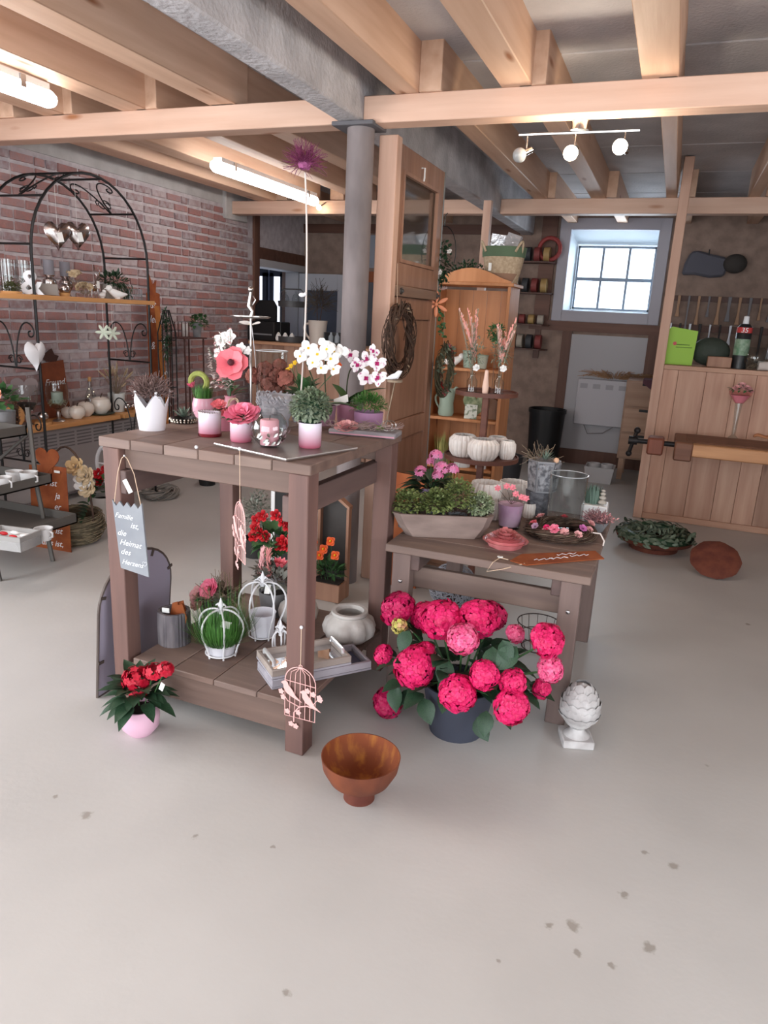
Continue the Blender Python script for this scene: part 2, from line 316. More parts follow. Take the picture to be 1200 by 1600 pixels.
# hall beyond the doorway
struct('wall_hall', G().box(-6.9, -6.8, 6.0, 9.5, 0, 2.75).box(-6.9, XL - .25, 5.9, 6.0, 0, 2.75).box(-6.9, XL - .1, 9.5, 9.6, 0, 2.75).box(-6.9, XL - .25, 5.9, 9.6, 2.75, 2.85), mat('hall_blue_grey', (150, 156, 176), .8))
struct('trim_2', G().box(XL - .2, XL + .02, 7.12, 8.2, 1.94, 2.02).box(XL - .2, XL - .02, 8.1, 8.2, 0, 1.94), mat('door_frame_grey', (190, 190, 194), .5), bev=.004)
struct('trim_3', G().box(XL - .02, XL + .012, 7.1, 8.2, 2.02, 2.14), BROWN)
HF = mat('dark_frame', (40, 42, 50), .5)
for k, (x0, x1) in enumerate(((-5.78, -5.62), (-5.44, -5.33))):
    hw_ = struct('window_%d' % (k + 2), G().box(x0, x1, 9.46, 9.48, .5, 1.95), mat('frosted_daylight', (225, 235, 255), .5, emit=(2.0 if k == 0 else 2.0)))
    for a_, b_ in ((x0 - .06, x0), (x1, x1 + .06)): obj('window_frame', G().box(a_, b_, 9.44, 9.5, .45, 2.0), HF, hw_)
    obj('window_rail', G().box(x0 - .06, x1 + .06, 9.44, 9.5, 1.95, 2.05), HF, hw_)
# back wall with the small window and its deep reveal
WX0, WX1, WZ0, WZ1 = -1.17, -.27, 1.63, 2.47
struct('wall_back', G().box(XL - .3, WX0, YB, YB + .3, 0, ZC).box(WX1, XR, YB, YB + .3, 0, ZC).box(WX0, WX1, YB, YB + .3, 0, WZ0).box(WX0, WX1, YB, YB + .3, WZ1, ZC), OSB)
wn = struct('window_1', G().box(WX0 - .1, WX0 + .015, YB - .04, YB + .02, WZ0 - .1, WZ1 + .1).box(WX1 - .015, WX1 + .1, YB - .04, YB + .02, WZ0 - .1, WZ1 + .1).box(WX0, WX1, YB - .04, YB + .02, WZ1 - .015, WZ1 + .1).box(WX0, WX1, YB - .04, YB + .02, WZ0 - .1, WZ0 + .015), mat('window_grey_paint', (168, 166, 176), .5), bev=.006)
wy = YB + .26; OX0, OX1, OZ0, OZ1 = WX0, WX1, WZ0, WZ1
BX0, BX1, BZ0, BZ1 = WX0 + .075, WX1 - .02, WZ0 + .035, WZ1 - .15
RV = mat('reveal_paint', (206, 216, 224), .7)
o4 = [(OX0, OZ0), (OX1, OZ0), (OX1, OZ1), (OX0, OZ1)]; b4 = [(BX0, BZ0), (BX1, BZ0), (BX1, BZ1), (BX0, BZ1)]
for i in range(4):
    a_, b_, c_, d_ = o4[i], o4[(i + 1) % 4], b4[(i + 1) % 4], b4[i]
    obj('reveal', G().add([(a_[0], YB + .01, a_[1]), (b_[0], YB + .01, b_[1]), (c_[0], YB + .3, c_[1]), (d_[0], YB + .3, d_[1]), (a_[0], YB + .3, a_[1]), (b_[0], YB + .3, b_[1])], [(0, 1, 2, 3), (3, 2, 5, 4), (0, 3, 4), (1, 5, 2), (0, 4, 5, 1)]), RV, wn, smooth=0)
WX0, WX1, WZ0, WZ1 = BX0, BX1, BZ0, BZ1; bw = .012; cxs = [WX0 + (WX1 - WX0) * k / 3 for k in (1, 2)]
MUN = mat('window_muntin', (120, 132, 146), .5)
for x in cxs: obj('muntin', G().box(x - bw, x + bw, wy - .02, wy + .02, WZ0, WZ1), MUN, wn)
obj('muntin', G().box(WX0, WX1, wy - .025, wy + .025, 1.965, 2.0), MUN, wn)
for x0, x1 in ((WX0, WX0 + .02), (WX1 - .02, WX1)): obj('sash_side', G().box(x0, x1, wy - .03, wy + .03, WZ0, WZ1), MUN, wn)
for z0, z1 in ((WZ0, WZ0 + .02), (WZ1 - .02, WZ1)): obj('sash_rail', G().box(WX0, WX1, wy - .03, wy + .03, z0, z1), MUN, wn)
xs = [WX0] + cxs + [WX1]
for i in range(3):
    for z0, z1 in ((WZ0, 1.965), (2.0, WZ1)): obj('pane', G().box(xs[i], xs[i + 1], wy - .003, wy + .003, z0, z1), glass('window_glass', (245, 248, 250), .3), wn)
struct('trim_4', G().box(-1.5, -.1, YB - .035, YB, 1.43, 1.53).box(-1.46, -1.3, YB - .03, YB, 1.53, 2.62), BROWN)
struct('trim_5', G().box(-1.13, -1.03, YB - .03, YB, 0, 1.43).box(-.25, -.1, YB - .03, YB, 0, 1.43).box(-1.03, -.25, YB - .03, YB, 0, .16), BROWNZ)
struct('door_2', G().box(-1.03, -.25, YB - .02, YB, .16, 1.4), mat('grey_panel', (170, 168, 172), .5))
struct('trim_6', G().box(XL, -1.7, YB - .03, YB, 2.4, 2.5).box(-2.9, -1.7, YB - .03, YB, 0.0, .1), BROWN)
# glazed inner door on the back wall, seen left of the column
d3 = struct('door_3', G().box(-3.62, -3.5, YB - .05, YB, 0, 1.98).box(-2.7, -2.58, YB - .05, YB, 0, 1.98).box(-3.5, -2.7, YB - .05, YB, 1.86, 1.98).box(-3.5, -2.7, YB - .05, YB, 0, .2), wood('orange_door', (172, 98, 58), (150, 82, 46), 'z'))
obj('pane', G().box(-3.5, -2.7, YB - .03, YB - .02, .2, 1.86), mat('dull_glass', (96, 100, 108), .15), d3)
obj('top_light', G().box(-3.6, -2.6, YB - .03, YB - .01, 2.02, 2.38), mat('pale_glass', (150, 156, 168), .2), d3)
# open white door leaf at the end of the left wall
d1 = struct('door_1', G().box(-4.27, -4.16, 8.02, 8.07, .02, 1.93).box(-3.76, -3.62, 8.02, 8.07, .02, 1.93).box(-4.16, -3.76, 8.02, 8.07, 1.74, 1.93).box(-4.16, -3.76, 8.02, 8.07, .02, .9), mat('door_white', (182, 184, 192), .45), bev=.005)
obj('pane', G().box(-4.16, -3.76, 8.04, 8.05, .9, 1.74), mat('dull_glass2', (84, 90, 104), .15), d1)
obj('handle', G().tube([(-3.69, 8.02, 1.02), (-3.69, 7.97, 1.02), (-3.8, 7.97, 1.02)], .009), mat('steel', (170, 170, 172), .3, metal=1), d1)
# remaining walls: right wall with a window opening, front wall with the open gate
struct('wall_right', G().box(XR, XR + .25, YF, -1.0, 0, ZC).box(XR, XR + .25, 1.6, YB, 0, ZC).box(XR, XR + .25, -1.0, 1.6, 0, .9).box(XR, XR + .25, -1.0, 1.6, 2.1, ZC), PLASTER)
struct('wall_front', G().box(XL - .25, -3.2, YF - .25, YF, 0, ZC).box(1.4, XR + .25, YF - .25, YF, 0, ZC).box(-3.2, 1.4, YF - .25, YF, 2.45, ZC), PLASTER)
# steel column with its head plate
t = thing('steel_column', 'round grey plastered column standing under the concrete beam', 'column', (-1.585, 3.6, 0))
obj('shaft', G().cyl((0, 0, 0), (0, 0, 2.385), .068, n=28), mat('column_grey', (140, 130, 130), .8, c2=(104, 96, 96), scale=5, stretch=(1, 1, .35), bump=.3), t)
obj('head_plate', G().box(-.12, .1, -.09, .09, 2.38, 2.4), mat('plate_grey', (92, 90, 94), .7), t, bev=.003)
# ================================================================== furniture
BOLT = mat('galvanised_bolt', (180, 180, 182), .3, metal=1)
def bbox(*a): return G().box(*a)
# ---- tall square table (origin: middle of its footprint)
TX0, TX1, TY0, TY1, TZ = -1.83, -.98, 1.965, 2.745, 1.04
cx, cy = (TX0 + TX1) / 2, (TY0 + TY1) / 2
t = tall = thing('display_table', 'tall square brown wooden display table with a low shelf between its legs', 'table', (cx, cy, 0), math.radians(-1.2))
hx, hy = (TX1 - TX0) / 2, (TY1 - TY0) / 2
n = 6
for i in range(n):
    a = -hx + 2 * hx * i / n; b = -hx + 2 * hx * (i + 1) / n
    obj('plank', bbox(a + .0012, b - .0012, -hy, hy, TZ - .035, TZ), TABLE if i % 2 else GREYT, t, bev=.003)
L = .072
for sx in (-1, 1):
    for sy in (-1, 1):
        x0 = sx * (hx - .012) - (L if sx > 0 else 0); y0 = sy * (hy - .006) - (L if sy > 0 else 0)
        obj('leg', bbox(x0, x0 + L, y0, y0 + L, 0, TZ - .036), TABLEZ, t, bev=.003)
for sy in (-1, 1):
    obj('rail', bbox(-hx + .085, hx - .085, sy * (hy - .05) - .015, sy * (hy - .05) + .015, TZ - .112, TZ - .036), TABLE, t, bev=.003)
    obj('shelf_rail', bbox(-hx + .085, hx - .085, sy * (hy - .035) - .016, sy * (hy - .035) + .016, .07, .175), TABLE, t, bev=.003)
for sx in (-1, 1):
    obj('side_rail', bbox(sx * (hx - .09) - .018, sx * (hx - .09) + .018, -hy + .01, hy - .01, TZ - .2, TZ - .114), TABLEY, t, bev=.003)
for i in range(4):
    a = -hx + .1 + (2 * hx - .12) * i / 4; b = -hx + .1 + (2 * hx - .12) * (i + 1) / 4
    obj('shelf_board', bbox(a + .0015, b - .0015, -hy + .01, hy - .01, .176, .2), TABLE if i % 2 else GREYT, t, bev=.003)
SH = .2
# ---- low table beside it
LX0, LX1, LY0, LY1, LZ = -.955, -.155, 2.56, 3.46, .62
t = thing('side_table', 'low weathered brown wooden table beside the tall table', 'table', ((LX0 + LX1) / 2, (LY0 + LY1) / 2, 0))
hx, hy = (LX1 - LX0) / 2, (LY1 - LY0) / 2
for i in range(6):
    a = -hy + 2 * hy * i / 6; b = -hy + 2 * hy * (i + 1) / 6
    obj('plank', bbox(-hx, hx, a + .0012, b - .0012, LZ - .032, LZ), GREYT, t, bev=.003)
L = .075
for sx in (-1, 1):
    for sy in (-1, 1):
        x0 = sx * (hx - .03) - (L if sx > 0 else 0); y0 = sy * (hy - .01) - (L * .8 if sy > 0 else 0)
        lg = obj('leg', bbox(x0, x0 + L, y0, y0 + L * .8, 0, LZ - .033), GREYTZ, t, bev=.003)
        if sy < 0: obj('bolt', G().sph((x0 + L / 2, y0 - .002, LZ - .15), .008, sc=(1, .5, 1)), BOLT, lg)
for sy in (-1, 1):
    obj('rail', bbox(-hx + .04, hx - .04, sy * (hy - .09) - .014, sy * (hy - .09) + .014, LZ - .19, LZ - .1), GREYT, t, bev=.003)
for sx in (-1, 1):
    obj('batten', bbox(sx * (hx - .12) - .02, sx * (hx - .12) + .02, -hy + .02, hy - .02, LZ - .1, LZ - .034), TABLEY, t, bev=.003)
# ---- old stable door hung under the beam
t = thing('old_door', 'old pine door with a glass upper leaf hung next to the grey column', 'door', (-1.47, 3.72, 0))
obj('post', bbox(-.05, .05, -.035, .035, 0, 2.37), PINEZ, t, bev=.003)
Y0, Y1 = .04, .86
ul = obj('upper_leaf', bbox(-.02, .025, Y0, Y0 + .1, 1.66, 2.36).box(-.02, .025, Y1 - .1, Y1, 1.66, 2.36).box(-.02, .025, Y0 + .1, Y1 - .1, 2.24, 2.36).box(-.02, .025, Y0 + .1, Y1 - .1, 1.66, 1.78), OLDPINE, t, bev=.004)
obj('pane', bbox(-.002, .004, Y0 + .1, Y1 - .1, 1.78, 2.24), glass('rippled_glass', (206, 208, 206), .55, .06), ul)
obj('glazing_bead', bbox(.012, .032, Y0 + .1, Y0 + .118, 1.78, 2.24).box(.012, .032, Y1 - .118, Y1 - .1, 1.78, 2.24).box(.012, .032, Y0 + .118, Y1 - .118, 2.222, 2.24).box(.012, .032, Y0 + .118, Y1 - .118, 1.78, 1.798), OLDPINE, ul)
obj('hook', G().tube([(.026, .42, 2.3), (.045, .42, 2.3), (.045, .42, 2.25), (.04, .43, 2.235)], .005), mat('white_plastic', (232, 232, 232), .4), ul)
ml = obj('lower_leaf', bbox(-.02, .025, Y0, Y0 + .1, .03, 1.6).box(-.02, .025, Y1 - .1, Y1, .03, 1.6).box(-.02, .025, Y0 + .1, Y1 - .1, 1.48, 1.6).box(-.02, .025, Y0 + .1, Y1 - .1, .03, .2).box(-.02, .025, Y0 + .1, Y1 - .1, .78, .9).box(-.008, .01, Y0 + .1, Y1 - .1, .2, .78).box(-.008, .01, Y0 + .1, Y1 - .1, .9, 1.48), OLDPINE, t, bev=.004)
obj('ledge', bbox(-.02, .05, Y0, Y1, 1.602, 1.658), wood('greyed_pine', (150, 122, 104), (122, 96, 82), 'y'), t, bev=.004)
for y in (.12, .78):
    obj('bolt_plate', G().cyl((.05, y, 1.63), (.058, y, 1.63), .018).cyl((.058, y, 1.63), (.068, y, 1.63), .008), mat('iron_grey', (110, 108, 106), .5, metal=.8), t)
obj('edge_strip', bbox(-.025, .03, Y1, Y1 + .008, .03, 2.36), mat('grey_edge', (136, 136, 134), .5), t)
# ---- honey pine dresser behind the door
t = thing('pine_dresser', 'honey coloured pine dresser with a curved crest and open shelves', 'cabinet', (-1.32, 4.92, 0))
W_, D = .275, .3
obj('side', bbox(-W_, -W_ + .022, 0, D, 0, 1.72), CABP, t, bev=.002); obj('side', bbox(W_ - .022, W_, 0, D, 0, 1.72), CABP, t, bev=.002)
for i in range(5):
    a = -W_ + .022 + (2 * W_ - .044) * i / 5; b = -W_ + .022 + (2 * W_ - .044) * (i + 1) / 5
    obj('back_board', bbox(a + .001, b - .001, D - .014, D, .02, 1.7), CABP, t)
for z in (.06, .45, .80, 1.15): obj('shelf', bbox(-W_ + .022, W_ - .022, .01, D - .014, z, z + .02), CABP, t, bev=.002)
obj('top_board', bbox(-W_ - .02, W_ + .02, -.02, D + .01, 1.72, 1.742), CABP, t, bev=.003)
pts = [(-W_, 1.742), (W_, 1.742), (W_, 1.752)] + [(W_ - .02 - (2 * W_ - .04) * k / 14, 1.757 + .075 * (math.sin(PI * k / 14) ** 1.3)) for k in range(15)] + [(-W_, 1.752)]
obj('crest', G().prism(pts, -.012, .008), CABP, t)
obj('base_drawer', bbox(-W_ + .024, W_ - .024, -.004, .012, .1, .43), CABP, t, bev=.003)
DRZ = [z + .02 for z in (.06, .45, .80, 1.15)]
# ---- timber frame behind the dresser
struct('trim_7', bbox(-1.53, -1.47, 5.9, 5.96, 0, 2.4), PINEZ)
# ---- clad counter on the right
t = thing('clad_counter', 'pine board clad counter with a tall upright post behind the workbench', 'counter', (-.09, 6.09, 0))
rr = random.Random(2); x = .05; wds = []
while x < 2.4:
    w = rr.choice([.11, .15, .2, .24]); obj('board', bbox(x + .001, min(x + w, 2.4) - .001, 0, .018 + rr.uniform(0, .004), .05, 1.2), PLANK, t, bev=.002); x += w
obj('post', bbox(-.02, .05, -.025, .05, 0, 2.71), PINEZ, t, bev=.003)
obj('cap', bbox(.05, 2.45, -.015, .34, 1.2, 1.235), wood('cap_pine', (206, 166, 142), (184, 142, 118), 'x'), t, bev=.003)
obj('plinth', bbox(.05, 2.4, -.012, .02, 0, .05), wood('plinth_pine', (196, 156, 132), (172, 130, 110), 'x'), t, bev=.003)
obj('body', bbox(.08, 2.4, .024, .32, .01, 1.199), mat('counter_inside', (120, 96, 82), .8), t)
CZ = 1.235
# ---- workbench with a vise
t = thing('workbench', 'worn wooden workbench with an end vise in front of the clad counter', 'workbench', (.2, 5.35, 0))
WORN = wood('worn_bench', (196, 146, 104), (160, 112, 78), 'x', knots=(90, 58, 40)); DKB = wood('dark_bench', (136, 92, 70), (108, 70, 54), 'x')
obj('front_beam', bbox(.02, 1.9, 0, .08, .655, .745), WORN, t, bev=.008)
obj('top', bbox(-.02, 1.9, .11, .5, .7, .75), DKB, t, bev=.006)
obj('end_block', bbox(-.09, .03, -.012, .1, .62, .752), DKB, t, bev=.01)
obj('cross_board', bbox(-.09, .0, .1, .5, .69, .748), DKB, t, bev=.006)
vz = obj('vise_jaw', bbox(-.27, -.16, .0, .16, .64, .76), wood('vise_wood', (130, 74, 56), (104, 58, 44), 'z'), t, bev=.012)
IRON = mat('dark_iron', (44, 42, 44), .5, metal=.6)
obj('screw', G().cyl((-.36, .07, .72), (-.08, .07, .72), .018), IRON, vz)
obj('handle', G().tube([(-.385, .03, .63), (-.37, .07, .715), (-.35, .1, .79)], .014).sph((-.385, .03, .63), .022).sph((-.35, .1, .79), .024).cyl((-.4, .07, .72), (-.34, .07, .72), .03), IRON, vz)
for x in (.85, 1.7):
    for y in (.04, .42): obj('leg', bbox(x, x + .07, y, y + .07, 0, .66), DKB, t, bev=.004)
obj('stretcher', bbox(.85, 1.77, .05, .09, .2, .27), DKB, t)
BZ = .75
# ---- garden arch of black iron used as shelving
AX0, AX1, AY0, AY1 = -3.7, -4.1, 3.51, 4.575
t = arch = thing('rose_arch', 'black iron garden arch with scrolls standing along the brick wall', 'arch', (-3.9, (AY0 + AY1) / 2, 0))
hw = (AY1 - AY0) / 2; zs = 1.76
for x in (.2, -.2):
    p = [Vector((x, -hw, 0)), Vector((x, -hw, zs * .5)), Vector((x, -hw, zs))] + arc((x, 0, zs), hw, PI, 0, 20, 'yz')[1:-1] + [Vector((x, hw, zs)), Vector((x, hw, .8)), Vector((x, hw, 0))]
    obj('hoop', G().tube(p, .009), BLACKM, t)
def bar(y, z): obj('crossbar', G().tube([(.2, y, z), (-.2, y, z)], .007), BLACKM, t)
ya = hw * math.cos(math.radians(40)); za = zs + hw * math.sin(math.radians(40))
for s in (-1, 1):
    for z in (.45, 1.06, 1.5, 1.81): bar(s * hw, z)
    bar(s * ya, za); bar(s * hw * .2, zs + hw * .98)
def scroll(y, z0, z1, flip=1):
    g = G(); h = z1 - z0
    for s in (-1, 1):
        pts = [(s * .004, 0), (s * .012, h * .3), (s * .03, h * .6), (s * .07, h * .9), (s * .13, h * .97), (s * .175, h * .82), (s * .165, h * .66), (s * .13, h * .66), (s * .125, h * .76), (s * .145, h * .78)]
        g.tube(soft([Vector((a, y[0] + (y[1] - y[0]) * b / h, z0 + b)) for a, b in pts]), .005, 5)
        sp = [(s * .03 + s * .03 * math.cos(a) * (1 - a / 14), .05 + .03 * math.sin(a) * (1 - a / 14)) for a in [k * .7 for k in range(12)]]
        g.tube([Vector((a, y[0] + (y[1] - y[0]) * b / h, z0 + b)) for a, b in sp], .004, 5)
    obj('scroll', g, BLACKM, t)
for s in (-1, 1):
    scroll((s * hw, s * hw), 1.06, 1.36); scroll((s * hw, s * hw), .45, .78); scroll((s * ya, s * hw * .3), za, zs + hw * .97)
obj('shelf_plank', bbox(-.22, .21, -hw - .6, hw + .06, 1.485, 1.515), wood('shelf_pine', (214, 158, 100), (196, 138, 82), 'y'), t, bev=.003)
ASZ = 1.515
# ---- convector heater on the brick wall and the board above it
t = thing('wall_heater', 'wide grey convector heater below the pine ledge on the brick wall', 'heater', (XL + .02, 4.25, .06))
HG = mat('heater_grey', (172, 166, 166), .45)
obj('body', bbox(0, .12, -.75, .75, 0, .5), HG, t, bev=.012)
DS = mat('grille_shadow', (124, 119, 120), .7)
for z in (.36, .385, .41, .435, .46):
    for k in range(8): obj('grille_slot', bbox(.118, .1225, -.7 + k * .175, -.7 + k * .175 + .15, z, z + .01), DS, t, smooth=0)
for y in (-.6, .55): obj('bracket', bbox(-.01, .01, y, y + .05, .05, .45), HG, t)
t = thing('pine_ledge', 'pine board ledge above the grey wall heater', 'shelf', (XL + .015, 4.3, .60))
obj('board', G().prism([(0, -.72), (.29, -.72), (.29, .255), (.16, .255), (.16, .295), (.29, .295), (.29, .66), (0, .66)], 0, .035, 'z'), wood('ledge_pine', (216, 160, 104), (198, 140, 86), 'y'), t, bev=.003)
for y in (-.6, .5): obj('bracket', bbox(0, .2, y, y + .03, -.035, 0), HG, t)
LEZ = .635
# ---- round two-tier stand on a brown pole
t = etag = thing('tier_stand', 'brown wooden two tier stand with round shelves on one pole', 'stand', (-.88, 3.77, 0))
DBR = wood('dark_walnut', (108, 66, 52), (84, 50, 42), 'x')
obj('pole', bbox(-.017, .017, -.017, .017, .03, 1.16), DBR, t, bev=.003)
def disc(name, r, z, th=.022): obj(name, G().lathe([(0, 0), (r, 0), (r, th), (r - .008, th), (r - .008, th - .008), (0, th - .008)], 40, (0, 0, z)), DBR, t)
disc('round_shelf', .165, 1.118); disc('round_shelf', .2, .775); disc('foot', .19, .0, .03)
# ---- dark metal tray rack at the left
t = rack = thing('tray_rack', 'dark grey metal rack with stepped trays and splayed legs', 'rack', (-3.29, 2.78, 0))
RM_ = mat('rack_metal', (96, 92, 88), .55, metal=.2)
def tray(n, x0, x1, y0, y1, z, h=.055):
    b = obj(n, bbox(x0, x1, y0, y1, z, z + .008), RM_, t)
    obj('tray_rim', bbox(x0, x0 + .008, y0, y1, z, z + h).box(x1 - .008, x1, y0, y1, z, z + h).box(x0, x1, y0, y0 + .008, z, z + h).box(x0, x1, y1 - .008, y1, z, z + h), RM_, b)
tray('tray', -.72, -.06, -.1, .27, .74); tray('tray', -.72, .07, -.13, .3, .47); tray('tray', -.72, .22, -.16, .32, .25)
for y in (-.1, .27):
    obj('leg', G().tube([(-.04, y, .9), (-.02, y, .45), (.06, y, 0)], .013), RM_, t); obj('leg', G().tube([(-.68, y, .9), (-.7, y, .45), (-.74, y, 0)], .013), RM_, t)
obj('brace', G().tube([(-.68, .28, .3), (-.04, .28, .76)], .01), RM_, t)
# ---- serving counter at the back left
t = thing('shop_counter', 'pine clad shop counter at the end of the brick wall', 'counter', (-4.15, 6.75, 0))
for i in range(12): obj('board', bbox(.0 + i * .13, .128 + i * .13, 0, .018, .02, 1.14), PLANK, t, bev=.002)
obj('top', bbox(-.02, 1.6, -.03, .5, 1.14, 1.17), wood('counter_top', (200, 154, 122), (180, 134, 104), 'x'), t, bev=.003)
obj('body', bbox(.01, 1.55, .02, .46, .01, 1.14), MATS['counter_inside'], t)
# ---- lamps
TUBE = mat('tube_light', (255, 250, 246), .4, emit=19)
for y0, y1, x, lb in ((4.6, 6.17, -3.13, 'long fluorescent tube lamp under the joists near the purple flower stake'), (1.5, 3.07, -3.02, 'long fluorescent tube lamp under the joists before the cross beam')):
    t = thing('tube_lamp', lb, 'lamp', (x, (y0 + y1) / 2, 2.44), 0, 'fluorescent tube lamps'); h = (y1 - y0) / 2
    obj('diffuser', G().tube([(0, -h, .0), (0, -h + .03, 0), (0, h - .03, 0), (0, h, 0)], [.03, .042, .042, .03], 16), TUBE, t)
    obj('housing', bbox(-.035, .035, -h + .05, h - .05, .03, .06), WHITE, t); [obj('clip', bbox(-.045, .045, y, y + .03, .0, .055), BOLT, t) for y in (-h + .2, h - .23)]
CHR = mat('chrome', (190, 188, 186), .18, metal=1)
t = thing('spot_rail', 'chrome ceiling rail with three small spotlights', 'lamp', (-.53, 3.68, 2.39))
obj('canopy', G().cyl((0, -.02, -.04), (0, -.02, 0), .04, n=20), CHR, t)
obj('rail', G().tube([(-.28, 0, -.045), (.26, 0, -.045)], .007), CHR, t)
def spot(x, d, on, e=9):
    st = obj('stem', G().tube([(x, 0, -.045), (x, 0, -.11)], .004), CHR, t); d = Vector(d).normalized(); c = Vector((x, 0, -.12))
    obj('head', G().tube([c - d * .035, c - d * .03, c + d * .02, c + d * .03], [.006, .014, .016, .028], 14), CHR, st)
    obj('bulb', G().sph(c + d * .034, .033, 14, 9), mat('spot_on', (255, 236, 205), .4, emit=40) if on else mat('spot_off', (150, 150, 150), .2), st)
spot(-.24, (-.85, -.5, -.5), False); spot(-.02, (-.25, -.9, -.5), True); spot(.2, (-.4, -.9, .1), True)
for y, x in ((3.6, -.02), (3.6, .2)):
    l = bpy.data.lights.new('spot_glow', 'POINT'); l.energy = 5; l.shadow_soft_size = .03; l.color = (1, .86, .68); o = bpy.data.objects.new('spot_glow', l); COL.objects.link(o); o.location = (-.53 + x - .03, 3.6, 2.24)
t = thing('clip_spot', 'single small spotlight on the far cross beam', 'lamp', (-3.22, 6.55, 2.47))
obj('arm', G().tube([(0, .01, .02), (0, -.04, 0), (-.02, -.06, -.02)], .007), CHR, t); obj('bulb', G().sph((-.03, -.075, -.035), .024), MATS['spot_on'], t)
# ================================================================== plant and pot helpers
def leafmat(n, c, c2, r=.45): return mat(n, c, r, c2=c2, scale=25, spec=.35)
LG = leafmat('leaf_green', (76, 114, 70), (54, 90, 54)); LD = leafmat('leaf_dark', (50, 78, 54), (36, 60, 44)); LF = leafmat('leaf_fresh', (112, 150, 66), (78, 118, 48)); LGR = leafmat('leaf_greygreen', (126, 140, 122), (98, 114, 98))
GRS = leafmat('grass_green', (88, 138, 66), (58, 104, 44)); SOIL = mat('soil', (52, 42, 36), .95, c2=(34, 28, 24), scale=40)
TWIG = mat('twig_brown', (92, 70, 58), .85, c2=(66, 50, 42), scale=30); TWIGL = mat('twig_pale', (150, 132, 112), .85, c2=(120, 104, 88), scale=30)
PINK = mat('petal_pink', (240, 140, 164), .5, c2=(230, 104, 138), scale=20); CORAL = mat('petal_coral', (236, 122, 132), .5, c2=(222, 94, 108), scale=14); RED = mat('petal_red', (206, 20, 34), .5, c2=(170, 10, 26), scale=20)
HOT = mat('petal_hot_pink', (232, 40, 112), .5, c2=(206, 20, 88), scale=24); HOTL = mat('petal_light_pink', (240, 120, 160), .5, c2=(226, 60, 122), scale=40); PWHITE = mat('petal_white', (242, 240, 238), .5)
BLUSH = mat('petal_blush', (232, 176, 176), .6, c2=(214, 150, 154), scale=30); CREAM = mat('dried_cream', (212, 192, 160), .8, c2=(178, 154, 122), scale=30); ORANGE = mat('petal_orange', (236, 96, 36), .5); YEL = mat('petal_yellow', (240, 196, 40), .5)
CARD = mat('paper_tag', (240, 240, 236), .7); CORD = mat('cord_natural', (206, 180, 156), .9); GREYP = mat('grey_planter', (140, 140, 142), .85, c2=(118, 118, 122), scale=12, bump=.3)
RUST = mat('rust', (158, 86, 46), .85, c2=(130, 62, 32), scale=10, bump=.25); RUSTD = mat('rust_dark', (112, 60, 44), .85, c2=(90, 44, 34), scale=14, bump=.25)
CLEAR = glass('clear_glass', (236, 240, 240), .35)
SILV = mat('silver', (176, 170, 166), .28, metal=1); MWHITE = mat('white_enamel', (224, 224, 228), .4)
def rdir(r, up=.0):
    while True:
        v = Vector((r.uniform(-1, 1), r.uniform(-1, 1), r.uniform(-1, 1)))
        if .1 < v.length < 1 and v.normalized().z > up: return v.normalized()
def tuft(n, r0, h, spread, r, w=.004, c=(0, 0, 0), droop=.35, hv=.4):
    g = G()
    for _ in range(n):
        a = r.uniform(0, 2 * PI); q = r0 * math.sqrt(r.random()); s = spread * r.random()
        d = Vector((math.cos(a) * s, math.sin(a) * s, 1)); b = Vector(c) + Vector((q * math.cos(a), q * math.sin(a), 0))
        g.leaf(b, d, Vector((-math.cos(a), -math.sin(a), .3)) * -1, h * r.uniform(1 - hv, 1) * d.length * .8, w, droop=-droop * r.random() if 0 else droop * r.random(), fold=0, shape=(1, .9, .6, .1))
    return g
def bush(n, c, rad, L, W_, r, up=-.3, core=.55, shape=(.0, .75, 1.0, .7, .0)):
    g = G(); c = Vector(c)
    for _ in range(n):
        d = rdir(r, up); k = r.uniform(core, 1); p = c + Vector((d.x * rad[0], d.y * rad[1], d.z * rad[2])) * k
        dd = (d + Vector((r.uniform(-.7, .7), r.uniform(-.7, .7), r.uniform(-.5, .6)))).normalized(); s = r.uniform(.7, 1.2)
        g.leaf(p, dd, Vector((0, 0, 1)) + d * .4, L * s, W_ * s, droop=r.uniform(.0, .4), fold=.1, shape=shape)
    return g
def basis(n, up=(0, 0, 1)):
    n = Vector(n).normalized(); u = n.orthogonal().normalized(); return n, u, n.cross(u)
def daisy(g, c, n, R, k=6, W_=.6, cupv=.2, ph=0, shape=(.3, .8, 1, .8, .2)):
    n, u, w = basis(n)
    for i in range(k):
        a = 2 * PI * i / k + ph; d = u * math.cos(a) + w * math.sin(a) + n * cupv; g.leaf(c, d, n, R, R * W_, droop=.12, fold=.05, shape=shape)
    return g
def rose_g(c, n, R, r, layers=5):
    g = G(); n, u, w = basis(n); c = Vector(c)
    for l in range(layers):
        t = l / (layers - 1); k = 3 + l; rad = R * (.15 + .5 * t); op = .25 + 1.1 * t
        for i in range(k):
            a = 2 * PI * i / k + l * .7 + r.uniform(-.1, .1); o = u * math.cos(a) + w * math.sin(a)
            g.leaf(c + o * rad * .6 - n * R * .25 * t, (n * 1.0 + o * op).normalized(), (n * op - o).normalized() * -1 if 0 else (-o + n * .2), R * (.62 + .25 * t), R * (.6 + .35 * t), droop=.28, fold=-.08, shape=(.5, .95, 1.05, .95, .5))
    g.sph(c + n * R * .2, R * .2, 6, 4); return g
